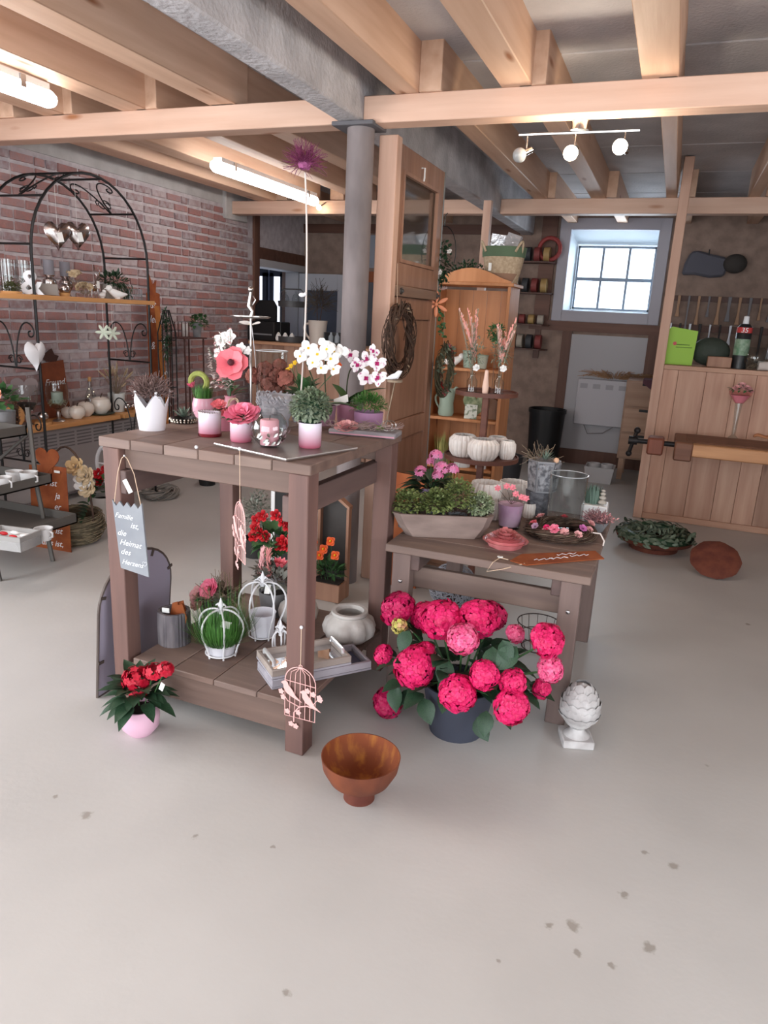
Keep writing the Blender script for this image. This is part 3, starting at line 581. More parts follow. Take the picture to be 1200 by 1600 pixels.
def head_g(R, r, n=80, fr=.014):                                       # a hydrangea flower head: a ball of four-petalled florets
    g = G().sph((0, 0, 0), R * .72, 8, 6)
    for i in range(n):
        z = 1 - 1.75 * (i + .5) / n; a = i * 2.39996; s = math.sqrt(max(0, 1 - z * z)); d = Vector((s * math.cos(a), s * math.sin(a), z))
        d = (d + Vector((r.uniform(-.1, .1), r.uniform(-.1, .1), r.uniform(-.1, .1)))).normalized(); nn, u, w = basis((d + Vector((r.uniform(-.3, .3), r.uniform(-.3, .3), r.uniform(-.3, .3)))).normalized()); ph = r.uniform(0, PI); c = d * R * r.uniform(.9, 1.02)
        for k in range(4):
            b = ph + k * PI / 2; e = u * math.cos(b) + w * math.sin(b); f = u * math.cos(b + .75) + w * math.sin(b + .75); h = u * math.cos(b - .75) + w * math.sin(b - .75)
            q = r.uniform(.05, .25) * fr; g.add([c, c + h * fr * .78 + nn * q, c + (e + h) * fr * .56 + nn * q * .7, c + (e + f) * fr * .56 + nn * q * .7, c + f * fr * .78 + nn * q], [(0, 1, 2, 3, 4)])
    return g
LEAFM = {}
def leafmesh(key, m, shape=(.0, .7, 1.0, .95, .6, .0), droop=.3, fold=.16, wd=.62):
    if key not in LEAFM:
        g = G().leaf((0, 0, 0), (1, 0, 0), (0, 0, 1), 1, wd, droop, fold, shape); me = bpy.data.meshes.new('leaf'); me.from_pydata(g.v, [], g.f); me.materials.append(m)
        me.polygons.foreach_set('use_smooth', [True] * len(me.polygons)); LEAFM[key] = me
    return LEAFM[key]
def leafobj(key, m, parent, p, d, n, s, **k):
    me = leafmesh(key, m, **k); o = bpy.data.objects.new('leaf', me); COL.objects.link(o); o.parent = parent
    x = Vector(d).normalized(); z = Vector(n) - x * Vector(n).dot(x); z = z.normalized() if z.length > 1e-4 else x.orthogonal().normalized(); y = z.cross(x)
    o.matrix_local = Matrix(((x.x * s, y.x * s, z.x * s, p[0]), (x.y * s, y.y * s, z.y * s, p[1]), (x.z * s, y.z * s, z.z * s, p[2]), (0, 0, 0, 1))); return o
def pot_part(t, r0, r1, h, m, n=28, tk=.004, soil=True, fn=None, name='pot'):
    o = obj(name, G().lathe(cup(r0, r1, h, tk), n, fn=fn), m, t)
    if soil: obj('soil', G().lathe([(0, h * .78), (r1 - tk - .002, h * .82), (0, h * .86)], 16), SOIL, t)
    return o
def fuzzy(n, c, rad, r, L=.03, w=.0015, up=-.2):                       # wiry twigs bristling from a core
    g = G()
    for _ in range(n):
        d = rdir(r, up); p = Vector(c) + Vector((d.x * rad[0], d.y * rad[1], d.z * rad[2])) * r.uniform(.3, 1); e = (d + Vector((r.uniform(-1, 1), r.uniform(-1, 1), r.uniform(-.5, 1)))).normalized()
        m = p + e * L * .5 + Vector((r.uniform(-1, 1), r.uniform(-1, 1), r.uniform(-1, 1))) * L * .15; g.tube([p, m, p + e * L * r.uniform(.7, 1.2)], w, 3, cap=False)
    return g
def nest(R, r0, n, r, w=.0022, flat=.6):                               # a ring wound from twigs
    g = G()
    for _ in range(n):
        a0 = r.uniform(0, 2 * PI); l = r.uniform(1.2, 3); ph = r.uniform(0, 6); q = r.uniform(.2, 1) * r0; k = r.uniform(1, 3); pts = []
        for i in range(9):
            a = a0 + l * i / 8; b = ph + k * l * i / 8; pts.append(((R + q * math.cos(b)) * math.cos(a), (R + q * math.cos(b)) * math.sin(a), r0 * flat + q * flat * math.sin(b)))
        g.tube(pts, w, 3, cap=False)
    return g
R_ = random.Random(11)
# ================================================================== on the tall table
def on(px, py, z=TZ): return atz(px, py, z)
# crown pot
p = on(238, 671); t = thing('crown_pot', 'white metal crown shaped pot filled with dry brown heather', 'planter', p)
n = 40; g = G(); h = .088; pr = []
for i in range(n):
    a = 2 * PI * i / n; k = (i / n * 5) % 1; sp = 1 - abs(k * 2 - 1); zt = h + .052 * sp; rt = .047 + .019 * zt / (h + .05)
    for rr_, zz in ((.047, 0), (rt, zt), (rt - .002, zt), (.045, .004)): pr.append((rr_ * math.cos(a), rr_ * math.sin(a), zz))
g.add(pr, [(i * 4 + k, ((i + 1) % n) * 4 + k, ((i + 1) % n) * 4 + k + 1, i * 4 + k + 1) for i in range(n) for k in range(3)] + [tuple(i * 4 for i in range(n))[::-1], tuple(i * 4 + 3 for i in range(n))])
obj('crown', g, mat('crown_white', (226, 224, 230), .45), t)
for i in range(5): a = 2 * PI * (i + .5) / 5; obj('crown_bead', G().sph((.066 * math.cos(a), .066 * math.sin(a), .144), .0055), MWHITE, t)
obj('heather', fuzzy(420, (0, 0, .13), (.06, .06, .05), R_, .04, .0016, 0), mat('dry_heather', (124, 102, 98), .9), t, kind='stuff')
obj('soil', G().lathe([(0, .07), (.055, .072), (0, .09)], 16), SOIL, t)
# beaded dish with an aloe
p = on(287, 660); t = thing('succulent_dish', 'grey green rosette succulent in a black beaded dish', 'succulent', p)
obj('dish', G().lathe([(0, 0), (.04, 0), (.052, .018), (.05, .02), (.038, .005), (0, .005)], 28), mat('black_dish', (38, 36, 36), .4), t)
for zz, rr_ in ((.006, .047), (.015, .053)): 
    g = G()
    for i in range(22): a = 2 * PI * i / 22; g.sph((rr_ * math.cos(a), rr_ * math.sin(a), zz), .0045, 6, 4)
    obj('bead_row', g, mat('pearl_bead', (206, 198, 184), .25, metal=.5), t, kind='stuff')
for i in range(22):
    a = i * 2.4; el = .15 + .055 * i; d = Vector((math.cos(a) * math.cos(el), math.sin(a) * math.cos(el), math.sin(el)))
    leafobj('aloe', mat('aloe', (134, 150, 136), .5, c2=(108, 126, 114), scale=30), t, (0, 0, .02), d, (0, 0, 1), .062 - .0008 * i, shape=(.7, 1, .7, .0), droop=-.15, wd=.22)
# round pink pot with grass
p = on(318, 653); t = thing('grass_pot', 'pink round pot with upright grass, a felt ring and one pink bud', 'potted plant', p)
obj('pot', G().lathe([(0, 0), (.03, 0), (.045, .03), (.046, .06), (.04, .085), (.036, .085), (.04, .06), (.028, .006), (0, .006)], 24), mat('pink_glaze', (226, 170, 188), .3, coat=.4), t)
obj('grass', tuft(230, .035, .085, .5, R_, .004, (0, 0, .075), .3), GRS, t, kind='stuff')
obj('felt_loop', G().tube([Vector((.0, 0, .08))] + [Vector((-.02 + .04 * math.cos(a), 0, .15 + .035 * math.sin(a))) for a in [k * .35 for k in range(-2, 11)]], .012, 8), mat('moss_felt', (150, 158, 86), .95, c2=(126, 134, 70), scale=60), t)
obj('bud', daisy(daisy(G(), (-.045, -.01, .125), (-.3, -.2, 1), .03, 5, .9, 1.6), (-.045, -.01, .125), (-.3, -.2, 1), .024, 4, .9, 2.2), PINK, t)
obj('bud_stem', G().tube([(-.02, 0, .08), (-.035, -.005, .1), (-.045, -.01, .126)], .002, 5), LG, t)
# ombre cups
OMB = ombre('ombre_glaze', (186, 100, 122), (236, 226, 240), .004, .075)
def ombre_cup(px, py, z, r, h, label, name='ombre_cup', cat='cup'):
    t = thing(name, label, cat, on(px, py, z)); k = h / .085
    obj('cup', G().lathe([(0, 0), (r * .92, 0), (r, .008), (r, h), (r - .003, h), (r - .004, .01), (0, .01)], 32), OMB, t); return t
t = ombre_cup(328, 681, TZ, .041, .088, 'empty white to pink glass tealight cup with a clear glass base', cat='tealight')
obj('glass_base', G().cyl((0, 0, .001), (0, 0, .012), .043, n=32), glass('rose_glass', (214, 150, 160), .3), t)
g = G()
for i in range(26): a = 2 * PI * i / 26; g.sph((.04 * math.cos(a), .04 * math.sin(a), .089), .003, 5, 3)
obj('silver_rim', g, SILV, t, kind='stuff')
# slate plate on which three cups stand
a, b, c = [atz(*q, TZ + .009) for q in ((335, 692), (447, 717), (558, 699))]; e = a + c - b; m_ = (a + c) / 2; m_.z = TZ + .001
t = thing('slate_plate', 'flat square slate plate with a pale bright edge', 'plate', m_)
pl = [((v - m_).x, (v - m_).y) for v in (b, c, e, a)]
obj('slab', G().prism(pl, 0, .007, 'z'), mat('slate_brown', (112, 96, 90), .35, c2=(92, 80, 76), scale=6), t)
g = G(); g.tube([Vector((x, y, .006)) for x, y in (pl[3], pl[0], pl[1])], .0028, 5); obj('edge', g, mat('plate_edge', (206, 200, 196), .25, metal=.6), t)
PZ = TZ + .0085
t = ombre_cup(377, 689, PZ, .039, .076, 'white to pink ombre cup holding one large pink rose', 'rose_cup', 'planter')
obj('rose', rose_g((.012, -.01, .098), (.15, -.5, 1), .052, R_), PINK, t); obj('moss', bush(60, (0, 0, .075), (.036, .036, .02), .02, .012, R_), LD, t, kind='stuff')
for k in range(9): a = k * .75; leafobj('roseleaf', LG, t, (.03 * math.cos(a), .03 * math.sin(a), .078), (math.cos(a), math.sin(a), .3), (0, 0, 1), .04)
t = ombre_cup(484, 698, PZ, .04, .085, 'white to pink ombre cup with a round grey green hebe ball', 'hebe_cup', 'planter')
obj('foliage', bush(1500, (0, 0, .135), (.066, .066, .06), .016, .009, R_, -.6, .75), mat('hebe_grey', (150, 162, 142), .6, c2=(108, 124, 92), scale=30), t, kind='stuff'); obj('core', G().sph((0, 0, .128), .052, 10, 7), LD, t)
# glass ball lantern with a candle
t = thing('glass_lantern', 'clear glass ball lantern with silver leaf trim and a pink candle', 'lantern', on(421, 697, PZ))
obj('glass_ball', G().lathe([(0, 0), (.03, 0), (.056, .03), (.063, .06), (.055, .092), (.04, .112), (.038, .112), (.053, .092), (.061, .06), (.054, .031), (.03, .003), (0, .003)], 32, thin=True), CLEAR, t)
obj('candle', G().lathe([(0, .006), (.032, .006), (.032, .088), (.029, .092), (0, .09)], 24), mat('candle_pink', (236, 168, 180), .5), t); obj('wick', G().cyl((0, 0, .09), (.002, 0, .105), .0012, n=5), SOIL, t)
g = G()
for i in range(46):
    a = R_.uniform(0, 2 * PI); zz = .008 + .05 * R_.random() ** 1.5; rr_ = .032 + (.064 - .032) * min(1, zz / .05) ** .55
    g.leaf((rr_ * math.cos(a), rr_ * math.sin(a), zz), (-math.sin(a) * R_.choice((-1, 1)), math.cos(a), .8), (math.cos(a), math.sin(a), 0), .022, .011, .1, .1)
obj('silver_leaves', g, SILV, t, kind='stuff')
# grey stone head planter and the jar of dried hydrangeas
t = thing('head_planter', 'grey stone planter shaped like a curly haired classical head', 'planter', on(432, 668), math.radians(22))
ST = mat('grey_stone', (170, 168, 172), .85, c2=(146, 144, 150), scale=14, bump=.4)
def hf(tt, r, z): return r * (1 + .10 * max(0, math.cos(tt + PI / 2)) * math.exp(-((z - .065) / .03) ** 2))
hd = obj('head', G().lathe([(0, 0), (.045, 0), (.05, .012), (.048, .03), (.058, .05), (.066, .08), (.072, .11), (.072, .128), (.06, .132), (.05, .1), (0, .095)], 32, fn=hf), ST, t)
obj('nose', G().tube([(0, -.068, .094), (0, -.08, .066), (0, -.074, .062)], [.006, .011, .006], 6), ST, hd)
obj('mouth', G().sph((0, -.066, .047), .014, sc=(1.2, .45, .35)), ST, hd)
for s in (-1, 1): obj('eye', G().sph((s * .025, -.064, .082), .011, sc=(1.3, .5, .6)), ST, hd); obj('brow', G().tube([(s * .01, -.072, .093), (s * .026, -.071, .099), (s * .042, -.058, .094)], .005, 5), ST, hd)
g = G()
for i in range(90):
    a = R_.uniform(0, 2 * PI); zz = .1 + .034 * R_.random() if math.sin(a) < -.3 else R_.uniform(.04, .134); q = .07 + .004 * R_.random(); pts = []
    for k in range(5): pts.append(((q + .007 * math.sin(k * 1.3)) * math.cos(a + k * .1), (q + .007 * math.sin(k * 1.3)) * math.sin(a + k * .1), zz + .01 * math.cos(k * 1.6)))
    g.tube(pts, [.003, .0065, .007, .006, .002], 5)
obj('curls', g, ST, hd, kind='stuff')
p = on(424, 653); t = thing('glass_jar', 'tall clear glass jar filled with dried rust pink hydrangea heads', 'jar', (p.x, p.y, TZ)); hh = hz(p, 548) - TZ
obj('glass', G().lathe([(0, 0), (.066, 0), (.066, hh - .01), (.07, hh), (.067, hh), (.063, hh - .012), (.063, .005), (0, .005)], 36, thin=True), CLEAR, t)
DH = mat('dried_hydrangea', (172, 104, 92), .85, c2=(136, 84, 72), scale=25)
for i in range(9):
    a = i * 2.4; zz = hh * (.42 + .045 * i); q = .034; me = obj('dried_head', head_g(.03, R_, 34, .012), DH, t, loc=(q * math.cos(a), q * math.sin(a), zz))
for q in ((.085, -.03, hh * .62), (-.088, .0, hh * .6)): obj('dried_head', head_g(.036, R_, 44, .013), DH, t, loc=q)
obj('jar_rim_highlight', G().tube([(.0685 * math.cos(a), .0685 * math.sin(a), hh) for a in [2 * PI * k / 32 for k in range(32)]], .0022, 5, closed=True), mat('rim_highlight', (214, 218, 220), .1), t)  # opaque silver-white ring stands in for the highlight along the glass rim
obj('filling', G().lathe([(0, .01), (.058, .01), (.058, hh * .36), (0, hh * .4)], 16), DH, t)
# vase bouquet with the coral anemone
p = on(360, 655); t = thing('anemone_bouquet', 'bouquet of one big coral anemone with white silk blooms in a pink vase', 'bouquet', p)
obj('vase', G().lathe([(0, 0), (.026, 0), (.03, .06), (.022, .09), (.026, .1), (.023, .1), (.019, .09), (.026, .06), (.022, .006), (0, .006)], 20), mat('pink_vase', (216, 150, 166), .3), t)
T = Vector((atz(365, 565, 0) - atz(0, 0, 0)) * 0); c = Vector((p.x, p.y - .05, hz(Vector((p.x, p.y - .05, 0)), 567))) - p; c.x += .042
an = G()
for k, (R, cp) in enumerate(((.07, .15), (.06, .55))): daisy(an, c, (.2, -1, .35), R, 5, .95, cp, k * .6, (.35, .9, 1.1, 1, .5))
fl = obj('anemone', an, CORAL, t); obj('anemone_eye', G().sph(c + Vector((.003, -.014, .006)), .014, 8, 6), mat('anemone_dark', (80, 30, 40), .8), fl)
obj('stem', G().tube(bez((0, 0, .05), (0, 0, .12), c), .003, 5), LG, t)
for k in range(7):
    a = -1.3 + .3 * k; top = Vector((-.07 + .017 * k, -.05 + .015 * (k % 3), .29 + .035 * (k % 3) + .012 * (k % 2)))
    sm = obj('stem', G().tube(bez((0, 0, .06), (top.x * .3, 0, .17), top), .0016, 4), LGR, t); g = G()
    for j in range(34): u = j / 33; g.leaf(Vector((top.x * (.6 + .4 * u), top.y, .13 + (top.z - .13) * u)), rdir(R_, -.2), (0, 0, 1), .024 * (1.3 - u), .012)
    obj('spike', g, BLUSH if k % 2 else mat('spike_white', (224, 214, 210), .7), sm, kind='stuff')
for q, R in (((-.035, -.01, .325), .034), ((-.005, .0, .338), .036), ((-.03, -.03, .275), .028), ((.06, -.01, .30), .024), ((.085, .0, .29), .02), ((.075, -.02, .235), .02)):
    f = obj('white_bloom', daisy(daisy(G(), q, (.1, -1, .4), R, 5, .85, .3), q, (.1, -1, .4), R * .6, 3, .8, .8), PWHITE, t); obj('bloom_stem', G().tube(bez((0, 0, .09), (q[0] * .2, 0, .2), q), .0014, 4), LG, f)
for k in range(8): a = k * .8; leafobj('bqleaf', LG, t, (.012 * math.cos(a), .012 * math.sin(a), .1 + .008 * k), (math.cos(a), math.sin(a), .7), (0, 0, 1), .07, wd=.35)
# twig nest cup
p = on(352, 672); t = thing('nest_cup', 'small pink cup with a twig nest, berries and a curled twine ring', 'planter', p)
obj('cup', G().lathe(cup(.032, .034, .06), 24), mat('pink_cup', (206, 132, 152), .35), t); nb = obj('twig_ring', G(), TWIG, t) if 0 else None
g = nest(.032, .014, 26, R_, .002, .8); obj('twig_ring', G().merge(g, Matrix.Translation((-.004, -.004, .066))), TWIG, t, kind='stuff')
for q in ((-.018, -.02, .105), (.0, -.03, .1), (.02, -.03, .075), (-.03, -.01, .1)): obj('rosebud', rose_g(q, (.1, -.6, 1), .02, R_, 3), CORAL, t)
o = obj('twine_ring', nest(.02, .006, 12, R_, .0016, .9), CORD, t, kind='stuff'); o.matrix_local = Matrix.Translation((.045, -.01, .105)) @ Matrix.Rotation(1.2, 4, 'X')
obj('wire', G().tube([(.0, -.03, .06), (.02, -.03, .085), (.045, -.02, .1)], .0015, 4), TWIG, t)
# orchids
def orchid(px, py, label, blooms, lip, spots, leaves, potm, stems, potr=.045, poth=.085):
    p = on(px, py); t = thing('orchid', label, 'orchid', p); pot_part(t, potr * .85, potr, poth, potm)
    obj('bark', bush(60, (0, 0, poth * .85), (potr * .7, potr * .7, .01), .014, .008, R_, 0), TWIG, t, kind='stuff')
    for s in stems: obj('stem', G().tube(bez(*s), .003, 5), mat('orchid_stem', (56, 62, 40), .6), t)
    for (x, y, dy, R) in blooms:
        d = ray(x, y); yy = p.y + dy; q = aty(x, y, yy) - p; nn = (R_.uniform(-.3, .5), -1, R_.uniform(-.1, .4))
        b = G(); R *= 1.2; daisy(b, q, nn, R, 3, .8, .12, R_.uniform(0, 1)); daisy(b, q + Vector((0, -.003, 0)), nn, R * .95, 2, 1.15, .15, R_.uniform(0, 1) + PI / 2)
        bo = obj('bloom', b, spots, t); obj('lip', daisy(G(), q + Vector((0, -.006, -.002)), nn, R * (.2 if lip is YEL else .34), 4, .8, .9), lip, bo)
    for d, s in leaves: leafobj('orchidleaf', mat('orchid_leaf', (62, 98, 50), .35, c2=(48, 82, 42), scale=8), t, (0, 0, poth), d, (0, 0, 1), s, shape=(.5, .9, 1, .95, .7, .0), wd=.3, droop=.35)
    return t
SPOT = mat('petal_spotted', (246, 240, 242), .5, c2=(176, 60, 130), scale=70, contrast=(.56, .66)); LIP = mat('orchid_lip', (170, 30, 100), .5)
t = orchid(508, 664, 'white phalaenopsis orchid in a mauve pot at the column side of the tall table', [(470, 556, -.06, .026), (483, 543, -.05, .03), (497, 553, -.07, .034), (512, 545, -.05, .032), (524, 548, -.03, .03), (490, 566, -.07, .03), (518, 560, -.05, .032), (533, 550, -.03, .03), (503, 574, -.07, .027), (522, 576, -.05, .024), (478, 550, -.03, .026), (507, 538, -.03, .026)], YEL, PWHITE, [((1, .3, .25), .15), ((-1, -.3, .3), .13), ((.3, -1, .5), .12), ((-.7, .5, .9), .12), ((.6, -.8, .1), .11)], mat('mauve_pot', (150, 112, 130), .45), [((-.01, 0, .06), (-.05, -.03, .2), (-.06, -.07, .26)), ((.01, 0, .06), (-.0, -.03, .2), (.02, -.05, .28))])
t = orchid(541, 661, 'white orchid with purple blotches beside the lilac grass pot', [(560, 570, -.05, .03), (575, 560, -.05, .03), (590, 567, -.06, .032), (573, 590, -.07, .033), (592, 590, -.08, .032), (549, 554, -.03, .028), (585, 548, -.03, .024)], LIP, SPOT, [((1, -.1, .9), .2), ((-.6, .4, .8), .14), ((.9, .2, .4), .14), ((-1, -.3, .3), .13)], mat('pink_pot', (196, 134, 158), .4), [((0, 0, .06), (.0, -.03, .22), (.05, -.06, .25))])
obj('price_tag', G().obox((-.01, -.04, .1), (.07, .002, .035), (-.5, -.4, 0)), CARD, t)
# lilac pot of fine green
p = on(575, 670); t = thing('lilac_pot', 'lilac pot of fine bright green hanging grass like foliage', 'potted plant', p); r0 = mpp(p) * 23
pot_part(t, r0 * .92, r0, .072, mat('lilac_glaze', (166, 124, 158), .35)); obj('foliage', bush(1100, (0, 0, .09), (r0 * 1.2, r0 * 1.2, .055), .022, .004, R_, -.1, .5), GRS, t, kind='stuff')
# decorated grey board at the corner
a = on(567, 679); t = thing('decor_board', 'grey wooden board dressed with a pink rose and dry twigs', 'decoration', (a.x, a.y, TZ + .001), math.radians(8))
obj('board', bbox(-.125, .145, -.06, .06, 0, .022), mat('washed_grey', (150, 146, 148), .8, c2=(126, 120, 124), scale=12, stretch=(.3, 1, 1)), t, bev=.005); obj('pink_edge', bbox(-.12, .14, -.0615, -.06, .004, .009), mat('pink_ribbon', (196, 140, 156), .6), t)
obj('rose', rose_g((-.06, -.03, .03), (0, -.3, 1), .04, R_), BLUSH, t)
g = G()
for i in range(90): x = R_.uniform(-.12, .12); y = R_.uniform(-.05, .05); g.tube([(x, y, .024), (x + R_.uniform(-.03, .03), y, .035), (x + R_.uniform(-.06, .06), y + R_.uniform(-.02, .02), .03 + R_.uniform(0, .025))], .0014, 3, cap=False)
obj('dry_twigs', g, mat('twig_mauve', (150, 128, 124), .9), t, kind='stuff')
for k in range(2): obj('silver_ring', G().tube([(.1 + .022 * math.cos(a) + .012 * k, -.02 + .01 * k, .045 + .02 * math.sin(a)) for a in [i * .5236 for i in range(12)]], .002, 5, closed=True), SILV, t)
obj('green_bud', rose_g((.075, -.03, .035), (0, -.4, 1), .014, R_, 3), LF, t)
# purple fluff flower on a long white stake
p = on(466, 662); t = thing('flower_stake', 'tall white stake topped by a fuzzy purple flower', 'flower', p); zt = hz(p, 262) - TZ
q = aty(477, 270, p.y) - p; m_ = aty(479, 420, p.y) - p
obj('stake', G().tube(bez((0, 0, 0), m_ + Vector((.02, 0, -.1)), q, 12), .0035, 6), mat('stake_white', (218, 206, 200), .6), t)
c = q + Vector((-.005, 0, .035)); obj('flower_heart', head_g(.024, R_, 40, .01), mat('purple_heart', (160, 86, 132), .8), t, loc=c)
obj('fluff', fuzzy(260, c, (.03, .03, .02), R_, .07, .0009, -.4), mat('purple_fluff', (118, 48, 86), .9), t, kind='stuff')
b = aty(475, 461, p.y) - p; obj('clip_bird', G().sph(b + Vector((-.006, -.006, 0)), .011, 8, 6, (1.4, .8, .8)).sph(b + Vector((.009, -.006, .004)), .007, 8, 6), MWHITE, t)
# leafy plant with yellow and orange flowers between jar and orchid
p = on(474, 659); t = thing('leafy_plant', 'broad dark leaved plant with yellow and orange blossoms behind the hebe ball', 'potted plant', p); pot_part(t, .03, .036, .06, mat('mauve_pot', (150, 112, 130), .45))
for k in range(26): a = k * 2.4; el = R_.uniform(.1, 1.3); d = Vector((math.cos(a) * math.cos(el), math.sin(a) * math.cos(el) * .6, math.sin(el))); leafobj('kalan', LD if k % 3 else LG, t, Vector((d.x * .03, d.y * .02, .06 + .08 * math.sin(el))), d, (0, 0, 1), R_.uniform(.06, .085), wd=.6)
for x, y, m in ((455, 572, YEL), (461, 567, YEL), (528, 577, ORANGE), (531, 571, ORANGE), (450, 578, YEL)): q = aty(x, y, p.y - .01) - p; f = obj('blossom', daisy(daisy(G(), q, (0, -1, .3), .012, 5, .8, .4), q, (0, -1, .3), .009, 4, .8, .9), m, t); obj('blossom_stem', G().tube(bez((0, 0, .06), (q.x * .3, 0, .13), q), .0012, 4), LG, f)
# silver tier stand behind the flowers
p = on(392, 656); t = thing('silver_etagere', 'slender silver cake stand with a figure on top', 'stand', p); z1 = hz(p, 498) - TZ; z2 = hz(p, 452) - TZ
obj('foot', G().lathe([(0, 0), (.045, 0), (.04, .006), (.012, .014), (.006, .03), (0, .03)], 20), SILV, t); obj('pole', G().tube([(0, 0, .01), (0, 0, .1), (0, 0, z1)], [.004, .006, .004], 8), SILV, t)
obj('plate', G().lathe([(0, z1), (.07, z1 + .003), (.082, z1 + .008), (.082, z1 + .011), (0, z1 + .006)], 32), SILV, t)
obj('figure', G().tube([(0, 0, z1), (.008, 0, z1 + .03), (-.008, 0, z1 + .05), (0, 0, z2 - .01)], [.010, .006, .009, .005], 8).sph((0, 0, z2), .012), SILV, t)
obj('figure_arm', G().tube([(.008, 0, z1 + .055), (.022, 0, z1 + .075), (.01, 0, z1 + .09)], .003, 5), SILV, t)
# butterfly on a wire
p = on(402, 650); t = thing('butterfly_pick', 'white feather butterfly on a bent white wire', 'ornament', p); q = aty(393, 507, p.y) - p
obj('wire', G().tube(bez((0, 0, 0), (.01, 0, .12), q), .0018, 5), MWHITE, t)
for s, L in ((-1, .055), (1, .05)): obj('wing', G().leaf(q, (s, -.3, .25), (0, -.4, 1), L, .04, .1, .05, (.4, .9, 1, .8, .3)), PWHITE, t)
obj('body', G().tube([q + Vector((0, .015, 0)), q - Vector((0, .02, 0))], .003, 5), CREAM, t)
# bird on a stake at the corner
p = on(600, 678); t = thing('bird_stake', 'white bird perched on a small wooden disc on a stake', 'ornament', p); q = aty(617, 597, p.y) - p
obj('stake', G().tube([(0, 0, 0), q], .0025, 5), TWIGL, t); obj('disc', G().lathe([(0, 0), (.03, 0), (.03, .008), (0, .008)], 20, q), TWIGL, t)
obj('bird', G().tube([q + Vector((-.04, 0, .01)), q + Vector((-.015, 0, .018)), q + Vector((.005, 0, .024)), q + Vector((.018, 0, .04)), q + Vector((.028, 0, .044))], [.002, .01, .013, .009, .001], 8), MWHITE, t)
# pins, hanging bird cages and the slate sign on the table
PINKM = mat('pink_enamel', (226, 178, 174), .5)
def cage(name, label, loc, rz, hang, s=1.0):
    t = thing(name, label, 'ornament', loc, rz, None); w = .058 * s; z0 = -hang - .195 * s; zs_ = -hang - .06 * s
    obj('cord', G().tube([(0, 0, 0), (0, 0, -hang)], .0012, 4), CORD, t); obj('bead', G().sph((0, 0, 0), .006), MWHITE, t)
    top = [Vector((w * math.cos(a), 0, zs_ + .058 * s * math.sin(a))) for a in [PI * k / 14 for k in range(15)]]
    fr = obj('frame', G().tube([Vector((w, 0, z0))] + top + [Vector((-w, 0, z0))], .0018, 5, closed=True), PINKM, t)
    for k in (-2, -1, 0, 1, 2):
        x = w * k / 3; obj('bar', G().tube([(x, 0, z0), (x, 0, zs_), (x * .9, 0, zs_ + .035 * s), (0, 0, zs_ + .058 * s)], .0013, 4), PINKM, t)
    obj('bar', G().tube([(-w, 0, zs_), (w, 0, zs_ - .004)], .0015, 4), PINKM, t); obj('ring', G().tube(arc((0, 0, -hang + .002), .006, 0, 2 * PI, 9)[:-1], .0013, 4, closed=True), PINKM, t)
    def bird(cx_, cz, f):
        pts = [(-.045, -.03), (-.024, -.014), (-.012, .004), (.0, .016), (.004, .026), (.012, .03), (.019, .026), (.026, .021), (.018, .017), (.016, .004), (.006, -.01), (-.01, -.018), (-.026, -.024)]
        obj('bird', G().prism([(cx_ + f * a * s * 1.15, cz + b * s * 1.15) for a, b in pts], -.005, -.003), PINKM, t)
    bird(-.042 * s, zs_ - .035 * s, -1); bird(.03 * s, zs_ - .055 * s, -1)
    br = obj('branch', G().tube([(.07 * s, -.004, zs_ - .082 * s), (.03 * s, -.004, zs_ - .078 * s), (0, -.004, zs_ - .088 * s), (-.02 * s, -.004, zs_ - .115 * s), (-.02 * s, -.004, zs_ - .15 * s)], .0024, 5).tube([(.04 * s, -.004, zs_ - .078 * s), (.042 * s, -.004, zs_ - .02 * s)], .0016, 4).tube([(.045 * s, -.004, zs_ - .078 * s), (.075 * s, -.004, zs_ - .035 * s)], .0016, 4).tube([(0, -.004, zs_ - .088 * s), (-.045 * s, -.004, zs_ - .075 * s), (-.07 * s, -.004, zs_ - .045 * s)], .0016, 4), PINKM, t)
    for q in ((.075, -.035), (.078, -.042), (-.062, -.065), (-.07, -.045), (-.045, -.115), (-.003, -.11), (-.03, -.16), (-.012, -.165), (.03, -.02), (.052, -.028)):
        obj('blossom', daisy(G(), (q[0] * s, -.005, zs_ + q[1] * s), (0, -1, 0), .011 * s, 5, .9, .1), PINKM, br)
p = aty(470, 981, 1.952); cage('hanging_cage', 'flat pink bird cage ornament hanging on the front leg of the tall table', (p.x, 1.956, p.z), 0, .145, 1.0)
p = aty(375, 701, 1.955); cage('hanging_cage', 'flat pink bird cage ornament hanging from the edge of the tall table', (p.x, 1.953, p.z), math.radians(-42), .175, 1.02)
for k, (x, y) in enumerate(((305, 699),)): q = aty(x, y, 1.966); tag(obj('pin', G().sph((0, 0, 0), .006).cyl((0, .008, 0), (0, 0, 0), .002, n=5), MWHITE, loc=(q.x, 1.972, q.z)), 'round white pin stuck in the edge of the tall table', 'pin')
SLATE = mat('slate_sign', (142, 146, 152), .6, c2=(126, 130, 138), scale=6); CHALK = mat('chalk_white', (232, 234, 238), .8)
p = aty(193, 712, 1.95); t = thing('slate_sign', 'grey slate sign with white handwriting hanging on a leg of the tall table', 'sign', (p.x + .004, 1.955, p.z), math.radians(4)); zb = hz(Vector((p.x, 1.955, 0)), 893) - p.z; ztp = hz(Vector((p.x, 1.955, 0)), 789) - p.z
w0, w1 = -.058, .062
zig = [(w1 - (w1 - w0) * k / 8, ztp + (.012 if k % 2 == 0 else -.006) * (1.3 if k in (0, 8) else 1)) for k in range(9)]
bd = obj('slate', G().prism([(w0 + .022, zb + .012), (w1 + .018, zb - .006)] + zig, -.008, -.001), SLATE, t)
